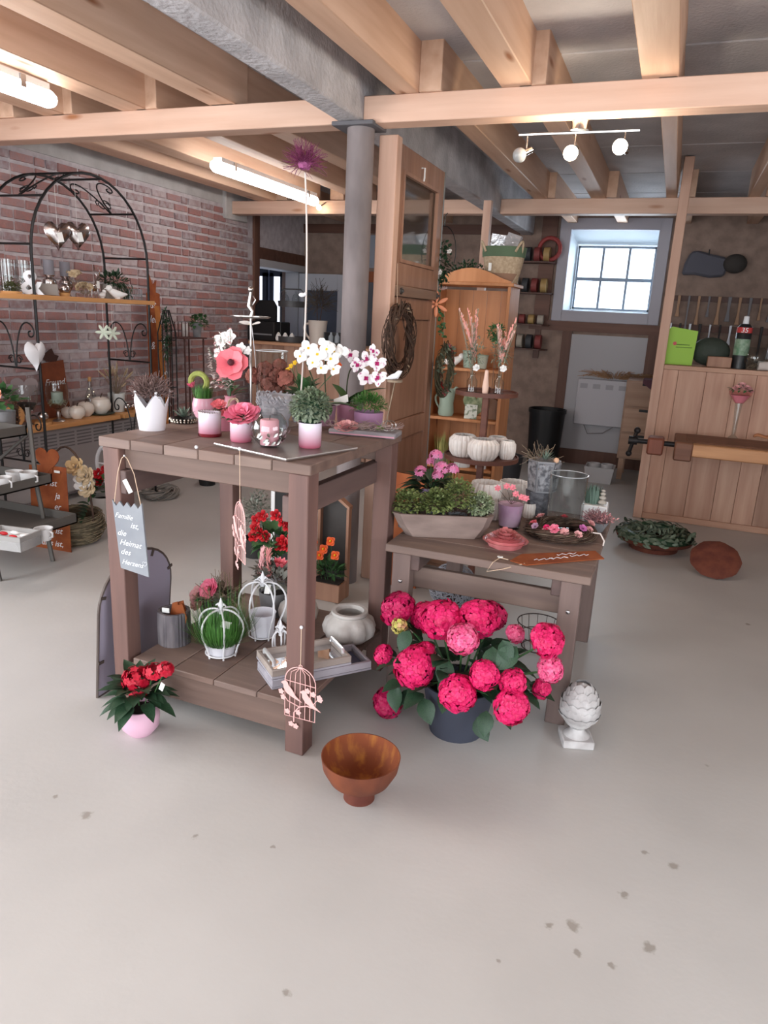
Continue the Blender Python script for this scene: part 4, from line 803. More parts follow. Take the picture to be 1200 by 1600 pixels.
obj('cord', G().tube([(w0 + .006, -.005, ztp + .004), (-.03, -.006, -.06), (-.012, -.006, -.01), (0, -.006, 0), (.012, -.006, -.01), (.036, -.006, -.06), (w1 - .004, -.005, ztp + .004)], .0016, 5), CORD, t)
obj('nail', G().sph((0, -.004, .0), .005), BOLT, t); obj('price_tag', G().obox((.012, -.012, -.105), (.018, .002, .05), (0, -.5, 0)), CARD, t)
F0 = Matrix(((1, 0, 0, 0), (0, 0, -1, 0), (0, 1, 0, 0), (0, 0, 0, 1)))
def wline(s, x, z, size, par=bd, y=-.0082, m=None, sh=.35, rot=-.06): return text('lettering', s, size, m or CHALK, par, Matrix.Translation((x, y, z)) @ Matrix.Rotation(-rot, 4, 'Y') @ F0, sh)
H_ = ztp - zb
for s, x, f in (('Familie', -.05, .14), ('ist,', .012, .27), ('die', -.044, .40), ('Heimat', -.036, .54), ('des', -.034, .68), ('Herzens', -.03, .83)): wline(s, x, ztp - H_ * f - .012, .03 if len(s) < 7 else .026)
hp = [(16 * math.sin(a) ** 3, 13 * math.cos(a) - 5 * math.cos(2 * a) - 2 * math.cos(3 * a) - math.cos(4 * a)) for a in [2 * PI * k / 24 for k in range(24)]]
obj('heart_mark', G().tube([(.066 + x * .0006, -.0085, ztp - H_ * .83 + .0 + z * .0006) for x, z in hp], .0006, 4, closed=True), CHALK, bd)
# ================================================================== on the low shelf of the tall table
SZ = SH + .001
def disp(p, px): return mpp(p) * px
BARK = mat('bark_grey', (136, 130, 134), .9, c2=(92, 88, 94), scale=26, stretch=(1, 1, .18), bump=.8, bscale=20)
p = atz(273, 1002, SZ); t = thing('bark_pot', 'grey bark textured pot holding rusty metal leaves', 'planter', p)
rr = random.Random(5); ph = [rr.uniform(-1, 1) for _ in range(64)]; r0 = .062
obj('pot', G().lathe([(0, 0), (r0, 0), (r0 * 1.02, .07), (r0, .136), (r0 - .012, .136), (r0 - .014, .01), (0, .01)], 64, fn=lambda a, r, z: r * (1 + .03 * ph[int(a / 2 / PI * 63.9)]) if r > r0 * .9 else r), BARK, t, smooth=20)
for k, (x, y, s) in enumerate(((.0, 0, 0), (.02, .01, .3), (.03, -.01, .5), (.012, .02, .15))): obj('rusty_leaf', G().prism([(x - .015, .02), (x + .012, .02), (x + .03 + s * .02, .12), (x + .02, .175), (x - .004, .165), (x - .02, .1)], y - .002, y + .001), RUST, t)
obj('price_tag', G().obox((-.015, -.03, .142), (.03, .002, .02), (0, 0, .2)), CARD, t)
# rose bowl
p = atz(338, 968, SZ); t = thing('rose_bowl', 'grey bowl arranged with pink silk roses and dry leaves', 'arrangement', p)
obj('bowl', G().lathe([(0, 0), (.04, 0), (.066, .05), (.07, .075), (.066, .075), (.06, .05), (.036, .006), (0, .006)], 28), GREYP, t)
for q, s, m in (((-.01, -.04, .155), .038, PINK), ((-.07, -.035, .115), .034, BLUSH), ((-.065, -.05, .08), .026, BLUSH)): obj('rose', rose_g(q, (-.2, -.8, .6), s, R_), m, t)
obj('dry_leaves', bush(130, (.01, 0, .085), (.085, .07, .06), .04, .024, R_, -.1), mat('dry_leaf', (120, 98, 84), .8, c2=(84, 82, 66), scale=20), t, kind='stuff'); obj('twigs', fuzzy(70, (.02, 0, .1), (.07, .06, .05), R_, .08, .0013, 0), TWIGL, t, kind='stuff')
for k in range(8): a = k * .8 + .2; leafobj('roseleaf', LG, t, (.05 * math.cos(a), .05 * math.sin(a), .1), (math.cos(a), math.sin(a), .4), (0, 0, 1), .05)
# white crown planters
def crown(px, py, r, hp, Hh, bulge, label, nh=6, rot=.2, pot=True):
    p = atz(px, py, SZ); t = thing('crown_planter', label, 'planter', p, rot)
    for k in range(nh):
        a = 2 * PI * k / nh; c, s = math.cos(a), math.sin(a)
        P = [(r * .9, 0), (r * 1.02, Hh * .2), (bulge, Hh * .55), (bulge * .95, Hh * .8), (bulge * .6, Hh * .97), (.012, Hh), (.006, Hh * .93)]
        pts = []
        for i in range(len(P) - 1):
            for u in (0, .33, .66): pts.append((P[i][0] + (P[i + 1][0] - P[i][0]) * u, P[i][1] + (P[i + 1][1] - P[i][1]) * u))
        pts.append(P[-1])
        for _ in range(2): pts = [pts[0]] + [((pts[i - 1][0] + pts[i][0] * 2 + pts[i + 1][0]) / 4, (pts[i - 1][1] + pts[i][1] * 2 + pts[i + 1][1]) / 4) for i in range(1, len(pts) - 1)] + [pts[-1]]
        obj('hoop', G().tube([(x * c, x * s, z) for x, z in pts], .0038, 6), MWHITE, t)
    f = obj('finial', G().tube([(0, 0, Hh - .02), (0, 0, Hh + .006), (0, 0, Hh + .02), (0, 0, Hh + .045)], [.008, .006, .009, .001], 8), MWHITE, t)
    for s in (-1, 1): obj('finial_leaf', G().tube([(0, 0, Hh + .004), (s * .012, 0, Hh + .02), (s * .02, 0, Hh + .012)], [.004, .005, .003], 6), MWHITE, f)
    obj('ring', G().tube([(r * .96 * math.cos(a), r * .96 * math.sin(a), .012) for a in [2 * PI * k / 24 for k in range(24)]], .003, 5, closed=True), MWHITE, t)
    if pot: obj('pot', G().lathe([(0, .004), (r * .78, .004), (r * .92, hp), (r * .96, hp + .003), (r * .9, hp), (r * .74, .01), (0, .01)], 28), mat('white_zinc', (222, 222, 230), .45), t)
    return t
t = crown(346, 1022, .062, .05, .19, .092, 'white metal crown planter overflowing with fine green grass')
obj('grass', tuft(1800, .06, .08, 2.6, R_, .0028, (0, 0, .05), 1.3, .6), GRS, t, kind='stuff'); obj('grass_core', G().sph((0, 0, .07), .055, 10, 6, (1, 1, .8)), LD, t); obj('price_tag', G().obox((.04, -.05, .15), (.035, .002, .03), (.2, .3, .4)), CARD, t)
t = crown(410, 994, .058, .105, .24, .098, 'tall white metal crown planter with an empty white pot', 6, .5); obj('price_tag', G().obox((.02, -.02, .215), (.022, .002, .04), (.0, .15, .2)), CARD, t)
t = crown(438, 1022, .03, .03, .1, .034, 'small white metal crown planter behind the front leg', 5, .3, False)
ht = obj('heart_plate', G().prism([(x * .0016, .03 + z * .0016) for x, z in hp], -.034, -.03), MWHITE, t)
# grey pot of protea and heather
p = atz(428, 958, SZ); t = thing('protea_pot', 'grey pot planted with coral protea and feathery pink heather', 'arrangement', p)
pot_part(t, .055, .068, .11, GREYP); obj('foliage', bush(160, (0, 0, .16), (.085, .08, .07), .045, .02, R_, -.2), mat('sage_leaf', (128, 126, 118), .7, c2=(96, 100, 92), scale=20), t, kind='stuff'); obj('heather', fuzzy(120, (0, 0, .16), (.08, .08, .06), R_, .05, .002, 0), TWIG, t, kind='stuff')
for x, z, m in ((-.045, .25, BLUSH), (-.012, .25, mat('feather_pink', (206, 130, 128), .8))):
    g = G()
    for j in range(80): u = R_.random(); g.leaf((x + R_.uniform(-.012, .012) * (1 - u), -.03, z - .09 + .13 * u), (R_.uniform(-1, 1), R_.uniform(-1, 1), 1.6), (0, -1, 0), .03, .006)
    obj('plume', g, m, t, kind='stuff')
for x in (.035, .055): obj('protea', daisy(daisy(G(), (x, -.035, .235), (.3, -.2, 1), .045, 6, .4, 2.2), (x, -.035, .235), (.3, -.2, 1), .04, 4, .5, 4), CORAL, t)
# whitewashed squat vases
WW = mat('whitewash', (206, 202, 198), .8, c2=(150, 142, 138), scale=9, bump=.5, contrast=(.45, .8))
def squat(p, r, h, label, lobes=9):
    t = thing('squat_vase', label, 'vase', p)
    obj('body', G().lathe([(0, 0), (r * .62, 0), (r * .95, h * .25), (r, h * .45), (r * .9, h * .7), (r * .68, h * .82), (r * .62, h * .86), (r * .68, h * .93), (r * .66, h), (r * .52, h), (r * .48, h * .88), (r * .7, h * .6), (r * .5, h * .1), (0, h * .1)], 72, fn=lambda a, rr_, z: rr_ * (1 - .09 * abs(math.sin(a * lobes / 2)) ** 6 * (1 if .1 * h < z < .8 * h else 0))), WW, t)
    return t
squat(atz(545, 998, SZ), .112, .128, 'whitewashed squat lobed vase at the edge of the low shelf'); squat(atz(466, 972, SZ), .088, .12, 'whitewashed squat lobed vase half hidden behind the front table leg')
# two trays
TRW = wood('washed_tray', (176, 164, 156), (146, 134, 128), 'x', rough=.7); TRG = wood('grey_tray', (172, 168, 176), (146, 142, 152), 'x', rough=.7)
def traybox(a, b, c, z, h, m, name, label, mirror=False):
    A, B, C_ = (atz(*q, z) for q in (a, b, c)); ux = (B - A); L = ux.length; ux.normalize(); vy = Vector((-ux.y, ux.x, 0)); Wd = abs((C_ - A).dot(vy)); ang = math.atan2(ux.y, ux.x)
    t = thing(name, label, 'tray', (A.x, A.y, z), ang); k = .012
    obj('base', bbox(0, L, 0, Wd, 0, .008), MATS['grey_tray'], t)
    for x0, x1, y0, y1 in ((0, L, 0, k), (0, L, Wd - k, Wd), (0, k, k, Wd - k), (L - k, L, k, Wd - k)): obj('side', bbox(x0, x1, y0, y1, .008, h), m, t, bev=.002)
    return t, L, Wd
t, L, Wd = traybox((425, 1078), (580, 1046), (404, 1046), SZ, .036, TRG, 'wooden_tray', 'lower grey wooden tray carrying the mirror tray')
obj('lining', bbox(.014, L - .014, .014, Wd - .014, .008, .0095), mat('blue_lining', (82, 88, 112), .7), t)
t, L, Wd = traybox((425, 1062), (549, 1038), (406, 1027), SZ + .037, .034, TRW, 'wooden_tray', 'upper washed wooden tray with a mirror base and glass handles')
obj('mirror', bbox(.014, L - .014, .014, Wd - .014, .008, .011), mat('mirror', (224, 226, 230), .03, metal=1), t)
for x in (.02, L - .02): obj('handle', G().tube([(x, Wd * .2, .034), (x, Wd * .2, .048), (x, Wd * .8, .048), (x, Wd * .8, .034)], .007, 8), mat('glass_handle', (214, 214, 216), .1, metal=.4), t)
# arched mirror leaning at the side of the table
t = thing('arched_mirror', 'arched mirror with a lilac grey back leaning against the tall table', 'mirror', (-1.905, 2.16, .002), math.radians(1)); t.rotation_euler = (0, math.radians(5), math.radians(1))
prof = [(-.2, 0), (.235, 0), (.235, .36)] + [(.0175 + .2175 * math.cos(a), .36 + .19 * math.sin(a)) for a in [PI * k / 16 for k in range(1, 16)]] + [(-.2, .36)]
obj('panel', G().prism(prof, -.006, .004, 'x'), mat('mirror_back', (164, 158, 176), .5), t); MR = mat('mirror_rim', (98, 88, 84), .5, metal=.4)
obj('rim', G().tube([(0, a, b) for a, b in prof], .0065, 6, closed=True), MR, t)
for a, b, rx in ((.1, .52, -.4), (.22, .42, -1.2), (-.185, .42, 1.3), (-.19, .15, 1.5)): obj('clip', G().obox((.007, a, b), (.004, .012, .03), (rx, 0, 0)), MR, t)
# ================================================================== on the low table
LT = LZ + .001
# trough
A = atz(634, 838, LT); B = atz(752, 843, LT); ang = math.atan2(B.y - A.y, B.x - A.x); L = (B - A).length
t = thing('wooden_trough', 'rough grey brown dough trough holding small creeping plants', 'trough', (A + B) / 2, ang); OLDW = mat('trough_wood', (160, 140, 132), .9, c2=(112, 96, 91), scale=9, stretch=(.35, 1, 1), bump=.6, bscale=18)
def ring(l0, l1, y0, y1, z, bev=.03): return [(-l0, y0 + bev, z), (-l0 + bev, y0, z), (l1 - bev, y0, z), (l1, y0 + bev, z), (l1, y1 - bev, z), (l1 - bev, y1, z), (-l0 + bev, y1, z), (-l0, y1 - bev, z)]
h2 = L / 2; rs = [ring(h2, h2, 0, .15, 0), ring(h2 + .035, h2 + .03, -.012, .17, .05), ring(h2 + .06, h2 + .045, -.02, .185, .1), ring(h2 + .045, h2 + .03, -.006, .17, .1), ring(h2, h2, .012, .14, .018)]
vs = [v for r__ in rs for v in r__]; fs = [tuple(range(8))[::-1], tuple(range(32, 40))] + [(k * 8 + i, k * 8 + (i + 1) % 8, k * 8 + 8 + (i + 1) % 8, k * 8 + 8 + i) for k in range(4) for i in range(8)]
obj('trough', G().add(vs, fs), OLDW, t, smooth=25)
M0 = Matrix.Translation((A + B) / 2) @ Matrix.Rotation(ang, 4, 'Z')
CRP = leafmat('creeper_leaf', (138, 150, 92), (88, 106, 60)); CRW = mat('creeper_white', (196, 204, 176), .6, c2=(110, 130, 84), scale=60)
for k, (x, w, lb, m) in enumerate(((-.155, .068, 'left creeping wire plant in the trough under the pink pentas', CRP), (-.03, .062, 'middle creeping wire plant in the trough', CRP), (.06, .066, 'tallest creeping wire plant in the trough next to the pale one', CRP), (.155, .05, 'creeping plant with tiny white flowers in the trough', CRW))):
    lb = ['creeping wire plant at the trough end below the pink pentas', 'low creeping wire plant in the middle of the trough', 'fullest creeping wire plant in the trough beside the pale flowering one', 'creeping plant with tiny pale flowers at the trough end'][k]
    q = M0 @ Vector((x, .075, .02)); t = thing('creeping_plant', lb, 'potted plant', q, 0, 'creeping plants in the trough'); pot_part(t, .032, .042, .065, mat('grey_pot', (120, 124, 128), .6))
    s = (.85, .9, 1.15, .85)[k]; obj('foliage', bush(1000, (0, -.005, .11 * s + .005), (w * 1.1, w * 1.15, .075 * s), .013, .011, R_, -.35, .5), m, t, kind='stuff'); obj('stems', fuzzy(60, (0, 0, .07), (w * .6, w * .6, .04), R_, .04, .0009, 0), TWIG, t, kind='stuff')
# pentas
p = atz(668, 800, LT); t = thing('pentas_pot', 'lilac pot of pink star flowers with long green leaves behind the trough', 'potted plant', p); pot_part(t, .04, .048, .1, mat('lilac_pot', (176, 156, 194), .5))
for k in range(46):
    a = k * 2.4; el = R_.uniform(-.1, .8); d = Vector((math.cos(a) * math.cos(el), math.sin(a) * math.cos(el), math.sin(el))); leafobj('pentas', LG if k % 3 else LD, t, Vector((0, 0, .1)) + Vector((d.x * .04, d.y * .04, d.z * .06)), d, (0, 0, 1), R_.uniform(.07, .11), wd=.5, droop=.5)
for x, y, dy, R in ((657, 738, -.04, .036), (681, 713, .0, .036), (690, 733, -.05, .042), (706, 735, -.03, .038), (674, 722, .02, .024), (684, 744, -.06, .03)):
    q = aty(x, y, p.y + dy) - p; g = G()
    for j in range(24): d = rdir(R_, -.1); daisy(g, q + d * R * .8, d, .014, 5, .55, .15)
    hdo = obj('flower_head', g, mat('pentas_pink', (236, 120, 170), .5, c2=(222, 150, 190), scale=60), t); obj('flower_stem', G().tube([(q.x * .3, q.y * .3, .12), q], .0018, 4), LG, hdo)
# white ribbed vases
RIB = mat('white_ribbed', (240, 234, 229), .55, c2=(218, 207, 200), scale=14)
def ribbed(p, r, h, label, n=18, belly=1.12, mouth=.86, name='ribbed_vase', group=None):
    t = thing(name, label, 'vase', p, 0, group)
    obj('body', G().lathe([(0, 0), (r * .72, 0), (r * .95, h * .22), (r * belly * .95, h * .5), (r, h * .8), (r * mouth, h), (r * mouth * .93, h), (r * .9, h * .78), (r * .62, h * .06), (0, h * .06)], n * 8, fn=lambda a, q, z: q * (1 - .085 * abs(math.cos(a * n / 2)) ** 10)), RIB, t)
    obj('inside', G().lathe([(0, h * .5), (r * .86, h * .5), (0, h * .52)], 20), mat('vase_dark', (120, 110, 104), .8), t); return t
def hgt(p, y): return hz(p, y) - p.z
for x, y, px, ty, lb in ((757, 794, 25, 753, 'tall white ribbed vase right behind the trough plants'), (800, 786, 24, 752, 'white ribbed vase behind the lilac candle glass'), (771, 810, 16, 781, 'squat white ribbed vase between trough and candle glass'), (825, 808, 11, 786, 'smallest white ribbed vase beside the twig wreath')):
    p = atz(x, y, LT); ribbed(p, mpp(p) * px, hgt(p, ty), lb, 16, 1.0, .9)
# lilac candle glass
p = atz(795, 823, LT); t = thing('candle_glass', 'lilac candle in a square shouldered clear glass with pink blossoms', 'candle', p); r0 = mpp(p) * 21; h = hgt(p, 782)
obj('glass', G().lathe([(0, 0), (r0 * .8, 0), (r0, h), (r0 - .003, h), (r0 * .78, .008), (0, .008)], 28, thin=True), CLEAR, t); obj('candle', G().lathe([(0, .009), (r0 * .76, .009), (r0 * .93, h * .88), (0, h * .86)], 28), mat('candle_lilac', (186, 140, 170), .45, c2=(206, 172, 194), scale=9), t)
for k, (x, y) in enumerate(((778, 763), (792, 760), (801, 762), (806, 772), (815, 777), (822, 779))):
    q = aty(x, y, p.y - .02) - p; f = obj('blossom', daisy(daisy(G(), q, (0, -.8, .5), .016, 6, .7, .3), q, (0, -.8, .5), .01, 5, .7, .9), mat('blossom_pink', (236, 136, 150), .5), t); obj('blossom_stem', G().tube([(0, 0, h * .86), q], .001, 4), TWIG, f)
# rose shaped ceramic dish
p = atz(789, 853, LT); t = thing('rose_dish', 'glossy coral ceramic dish shaped like an open rose', 'dish', p); RG = mat('coral_glaze', (214, 134, 134), .25, c2=(196, 108, 112), scale=12, coat=.5); r0 = mpp(p) * 31
obj('base', G().lathe([(0, 0), (r0 * .8, 0), (r0 * .95, .022), (r0 * .84, .032), (0, .04)], 32, fn=lambda a, q, z: q * (1 + .04 * math.cos(7 * a))), RG, t)
for l in range(6):
    g = G(); k = 5 + 2 * l if l else 3
    for i in range(k):
        a = 2 * PI * i / k + l * .5; rr_ = r0 * (.06 + .145 * l); o = Vector((math.cos(a), math.sin(a), 0)); g.leaf(o * rr_ + Vector((0, 0, .048 - .0065 * l)), o * (.1 + .16 * l) + Vector((0, 0, .9)), -o, .028, r0 * (.3 + .06 * l), .45, .0, (.8, 1, 1.05, 1.0, .8))
    obj('petal_ring', g, RG, t)
# twig wreath and the glass cylinder standing in it
p = atz(874, 836, LT); t = thing('twig_wreath', 'twig wreath with pink paper roses around the glass cylinder', 'wreath', p)
obj('twigs', nest(.125, .034, 190, R_, .0021, .75), TWIG, t, kind='stuff'); obj('pale_twigs', nest(.13, .03, 40, R_, .0016, .8), TWIGL, t, kind='stuff')
for k, (a, s, m) in enumerate(((-1.95, .022, BLUSH), (-1.65, .022, PINK), (-2.3, .016, mat('mauve_petal', (186, 150, 176), .6)), (-1.3, .02, BLUSH), (-.85, .018, BLUSH), (-.45, .018, mat('mauve_petal2', (196, 110, 170), .6)), (2.5, .022, BLUSH), (1.6, .02, CORAL), (-2.9, .02, CORAL), (.4, .02, BLUSH), (-2.0, .014, HOT), (-.1, .016, BLUSH))): obj('paper_rose', rose_g(((.11 + .03 * ((k * 7) % 5) / 4) * math.cos(a), (.11 + .03 * ((k * 7) % 5) / 4) * math.sin(a), .044 + .016 * ((k * 3) % 4) / 3), (math.cos(a) * .5, math.sin(a) * .5 - .3, .8), s * .82, R_, 4), m, t)
obj('ribbon', G().tube([(.13, -.03, .04), (.17, -.045, .045), (.19, -.06, .02), (.188, -.065, .0)], .0035, 5), mat('ribbon_cream', (226, 214, 208), .7), t)
t = thing('glass_cylinder', 'tall clear glass cylinder vase standing inside the twig wreath', 'vase', atz(880, 822, LT)); p = t.location; r0 = mpp(p) * 29; h = hgt(p, 741)
obj('glass', G().lathe([(0, 0), (r0 * .92, 0), (r0 * .92, .012), (r0, h), (r0 - .004, h), (r0 * .87, .016), (0, .016)], 40, thin=True), CLEAR, t)
obj('rim', G().tube([(r0 * .985 * math.cos(a), r0 * .985 * math.sin(a), h) for a in [2 * PI * k / 36 for k in range(36)]], .0022, 5, closed=True), mat('rim_highlight2', (170, 174, 176), .1), t)
# stacked pots: grey ornate one carrying the hexagonal one
p = atz(838, 806, LT); ORN = mat('ornate_zinc', (150, 150, 154), .6, c2=(92, 92, 98), scale=45, bump=.9, bscale=45, contrast=(.42, .58)); h0 = hgt(p, 766)
t = thing('ornate_pot', 'dark grey ornamented pot under the hexagonal succulent pot', 'planter', p); obj('body', G().lathe([(0, 0), (.05, 0), (.062, h0), (.05, h0), (0, h0 - .01)], 6), mat('ornate_dark', (104, 104, 110), .6, c2=(70, 70, 76), scale=45, bump=.9, bscale=45), t, smooth=0)
t = thing('hexagon_pot', 'hexagonal zinc grey pot with a scrolled front and a spiky succulent', 'succulent', (p.x + .012, p.y, p.z + h0 + .001), .26); h1 = hz(p, 718) - p.z - h0
b = obj('pot', G().lathe([(0, 0), (.066, 0), (.074, h1), (.068, h1), (.06, .01), (0, .01)], 6), mat('zinc_grey', (138, 138, 142), .6), t, smooth=0)
for k in (4, 5, 3):
    a = 2 * PI * (k + .5) / 6; R = .0605; f = Vector((math.cos(a), math.sin(a), 0)); sd = Vector((-f.y, f.x, 0)); g = G(); q = [f * R * .98 - sd * .028 + Vector((0, 0, .008)), f * R * .98 + sd * .028 + Vector((0, 0, .008)), f * (R + .006) + sd * .032 + Vector((0, 0, h1 - .008)), f * (R + .006) - sd * .032 + Vector((0, 0, h1 - .008))]; g.add(q + [v + f * .003 for v in q], [(4, 5, 6, 7), (0, 1, 5, 4), (1, 2, 6, 5), (2, 3, 7, 6), (3, 0, 4, 7)]); obj('scroll_panel', g, ORN, b, smooth=0)
for k in range(20): a = k * 2.4; el = .3 + .05 * k; leafobj('aloe2', MATS['aloe'], t, (.0, -.01, h1), (math.cos(a) * math.cos(el), math.sin(a) * math.cos(el), math.sin(el)), (0, 0, 1), .055, shape=(.7, 1, .6, 0), droop=-.1, wd=.2)
obj('tendrils', fuzzy(50, (-.03, 0, h1), (.06, .04, .02), R_, .07, .0012, -.3), TWIGL, t, kind='stuff'); obj('shell', G().sph((.045, -.045, h1 + .008), .013, 8, 6), mat('shell', (224, 180, 148), .5), t); obj('gravel', G().lathe([(0, h1 - .012), (.064, h1 - .01), (0, h1 - .002)], 6), GREYP, t)
# white box with stacked stone figure
p = atz(927, 812, LT); t = thing('zen_box', 'white square pot with a sedum and a stacked stone figure', 'planter', p); s = mpp(p) * 19; h = hgt(p, 786)
obj('box', bbox(-s, s, -s, s, 0, h), WHITE, t, bev=.003); obj('sedum', tuft(120, s * .6, .11, .35, R_, .009, (-.015, 0, h), .2), mat('sedum', (96, 118, 106), .6), t, kind='stuff')
for k, (r, z) in enumerate(((.017, .012), (.014, .034), (.011, .052), (.008, .067))): obj('stone', G().sph((.03, -.02, h + z), r, 8, 6, (1.2, 1, .75)), mat('beige_stone', (176, 168, 158), .8), t)
p = atz(930, 829, LT); t = thing('heather_bowl', 'small grey bowl with white and mauve heather at the table edge', 'planter', p); r0 = mpp(p) * 19; obj('bowl', G().lathe([(0, 0), (r0 * .6, 0), (r0, .045), (r0 * .93, .045), (r0 * .55, .006), (0, .006)], 24), GREYP, t)
obj('heather', fuzzy(150, (0, 0, .045), (r0 * .9, r0 * .9, .02), R_, .04, .0016, 0), mat('mauve_heather', (150, 112, 116), .9), t, kind='stuff'); obj('white_sprigs', bush(90, (.03, 0, .055), (r0 * 1.1, r0 * .7, .02), .014, .008, R_, 0), BLUSH, t, kind='stuff')
# rusty board sign with cord
q = [atz(*c, LT) for c in ((797, 877), (822, 884), (944, 874), (930, 862), (815, 867))]; m_ = sum(q, Vector()) / 5; t = thing('rust_sign', 'pointed rusty metal sign with white writing lying on the low table', 'sign', m_)
sg = obj('plate', G().prism([((v - m_).x, (v - m_).y) for v in q], .0, .004, 'z'), RUST, t)
dv = (q[2] - q[1]).normalized(); 
for k, (a, b) in enumerate(((845, 876), (868, 874), (900, 870), (880, 868))):
    c = atz(a, b, LT) - m_; pts = [c + dv * (.011 * i - .03) + Vector((0, .011 * math.sin(i * 2.1 + k), .0055)) for i in range(9)]; obj('lettering', G().tube(pts, .0013, 4), CHALK, sg)
a_ = atz(794, 876, LT) - m_; e_ = aty(760, 893, LY0 - .012) - m_; z_ = Vector((0, 0, .004))
obj('cord', G().tube([a_ + z_, atz(781, 873, LT) - m_ + z_, atz(770, 880, LT) - m_ + z_, e_, Vector((e_.x + .06, e_.y - .0, -.02)), atz(820, 882, LT) - m_ + z_], .002, 5), CORD, t)
c = atz(781, 873, LT) - m_; obj('heart_tag', G().prism([(c.x + x * .0007, c.y + z * .0007) for x, z in hp], .006, .009, 'z'), CARD, t)
# ================================================================== on the round stand
E = Vector((-.88, 3.77, 0)); TZ1, TZ2 = 1.118 + .0145, .775 + .0145
def bottle(px, py, r, h, label, seed, Hf):
    p = Vector((E.x + px, E.y + py, TZ1)); t = thing('bottle_vase', label, 'vase', p); obj('bottle', G().lathe([(0, 0), (r, 0), (r, h * .62), (r * .55, h * .82), (r * .5, h * .95), (r * .62, h), (r * .5, h), (r * .42, h * .92), (r * .9, h * .6), (r * .9, .004), (0, .004)], 20, thin=True), CLEAR, t); rr = random.Random(seed)
    for k in range(11):
        a = rr.uniform(0, 6.28); top = Vector((.05 * math.cos(a) + (-.05 if seed == 1 else .015), .03 * math.sin(a), h + (Hf - h) * rr.uniform(.7, 1))); st = obj('stem', G().tube(bez((0, 0, .01), (0, 0, h * 1.1), top), .0016, 4), TWIGL, t); g = G()
        for j in range(46): u = rr.uniform(.25, 1); g.leaf(Vector((top.x * u * u, top.y * u * u, h + (top.z - h) * u)), (rr.uniform(-.6, .6), rr.uniform(-.6, .6), 1.3), (0, -1, 0), .03 * (1.15 - u * .6), .005)
        obj('dry_spike', g, (mat('dry_pink', (222, 150, 140), .8), mat('dry_blush', (206, 166, 156), .8), TWIGL)[k % 3], st, kind='stuff')
    obj('greenery', bush(220, (0, 0, h + .09), (.055, .05, .1), .022, .007, rr, -.6, .2), LGR, t, kind='stuff'); obj('white_flower', rose_g((.02, -.02, h + .03), (0, -1, .4), .015, rr, 4), PWHITE, t); return t
bottle(-.06, -.09, .027, .1, 'clear bottle with pink dried spikes leaning out on the upper round shelf', 1, .42); bottle(.078, -.08, .026, .105, 'clear bottle with upright pink dried spikes on the upper round shelf', 2, .38)
p = Vector((E.x + .018, E.y - .115, TZ1)); tag(obj('wooden_bottle', G().lathe([(0, 0), (.014, 0), (.017, .04), (.012, .08), (.009, .12), (.0, .125)], 16), mat('blush_wood', (226, 190, 172), .5), loc=p), 'slim pale wooden bottle between the two clear bottles', 'bottle')
t = thing('leaf_ball', 'green felted leaf ball on a stick between the two bottles', 'ornament', Vector((E.x + .01, E.y + .07, TZ1))); zt = hgt(t.location, 520); obj('stick', G().tube([(0, 0, 0), (0, 0, zt)], .002, 4), TWIG, t); obj('ball', bush(260, (0, 0, zt), (.045, .045, .045), .018, .012, R_, -1, .6), LG, t, kind='stuff')
for dx, dy, r, h, lb in ((-.09, -.05, .078, .115, 'wide white ribbed bowl on the pole side of the lower round shelf'), (.03, -.095, .082, .11, 'foremost white ribbed bowl on the lower round shelf'), (.138, .0, .045, .1, 'narrow white ribbed pot on the lower round shelf'), (.06, .1, .06, .1, 'white ribbed bowl at the back of the lower round shelf')):
    lb = lb.replace('foremost', 'widest').replace('wide white', 'second widest white') if 'wide white' in lb or 'foremost' in lb else lb
    ribbed((E.x + dx, E.y + dy, TZ2), r, h, lb, 18, 1.08, .72, 'ribbed_bowl', 'ribbed bowls on the round stand')
# ================================================================== on the floor in front
# hydrangea
p = atz(712, 1138, 0); t = thing('hydrangea', 'large hot pink hydrangea in a dark blue grey pot on the floor', 'potted plant', p)
r0 = mpp(p) * 56; pot_part(t, r0 * .74, r0, .2, mat('pot_blue_grey', (62, 66, 80), .6), tk=.008)
HV = [head_g(.088, random.Random(s), 120, .0205) for s in (1, 2, 3)]; HM = []
for k in range(3):
    for mm in (HOT, HOTL, mat('petal_deep_pink', (196, 24, 92), .5, c2=(172, 14, 74), scale=24)):
        me = bpy.data.meshes.new('flower_head'); me.from_pydata([tuple(v) for v in HV[k].v], [], HV[k].f); me.materials.append(mm); HM.append(me)
cen = p + Vector((0, .02, .24))
for i, (x, y, R, dy, mi) in enumerate(((622, 952, 28, .02, 2), (665, 962, 24, .06, 0), (690, 968, 33, -.02, 0), (748, 966, 31, .0, 0), (768, 962, 24, .1, 2), (723, 998, 25, -.14, 1), (600, 1024, 17, -.06, 0), (648, 1042, 33, -.16, 0), (606, 1098, 24, -.06, 2), (757, 1055, 23, -.2, 0), (715, 1083, 29, -.22, 0), (801, 1066, 22, -.16, 0), (799, 1104, 28, -.2, 0), (855, 1000, 27, -.05, 0), (859, 1045, 22, -.06, 1), (846, 1076, 16, -.02, 0), (805, 990, 15, .0, 1), (665, 1018, 16, -.1, 0))):
    q = aty(x, y, p.y + dy); o = bpy.data.objects.new('flower_head', HM[(i % 3) * 3 + mi]); COL.objects.link(o); o.parent = t; s = mpp(q) * R / .088; o.location = q - p; o.scale = (s, s, s * .9)
    dd = (q - cen).normalized(); o.rotation_euler = dd.to_track_quat('Z', 'Y').to_euler(); obj('stem', G().tube(bez((0, 0, .16), (dd.x * .1, dd.y * .1, .24), (q - p) * .97), .004, 5), LG, t)
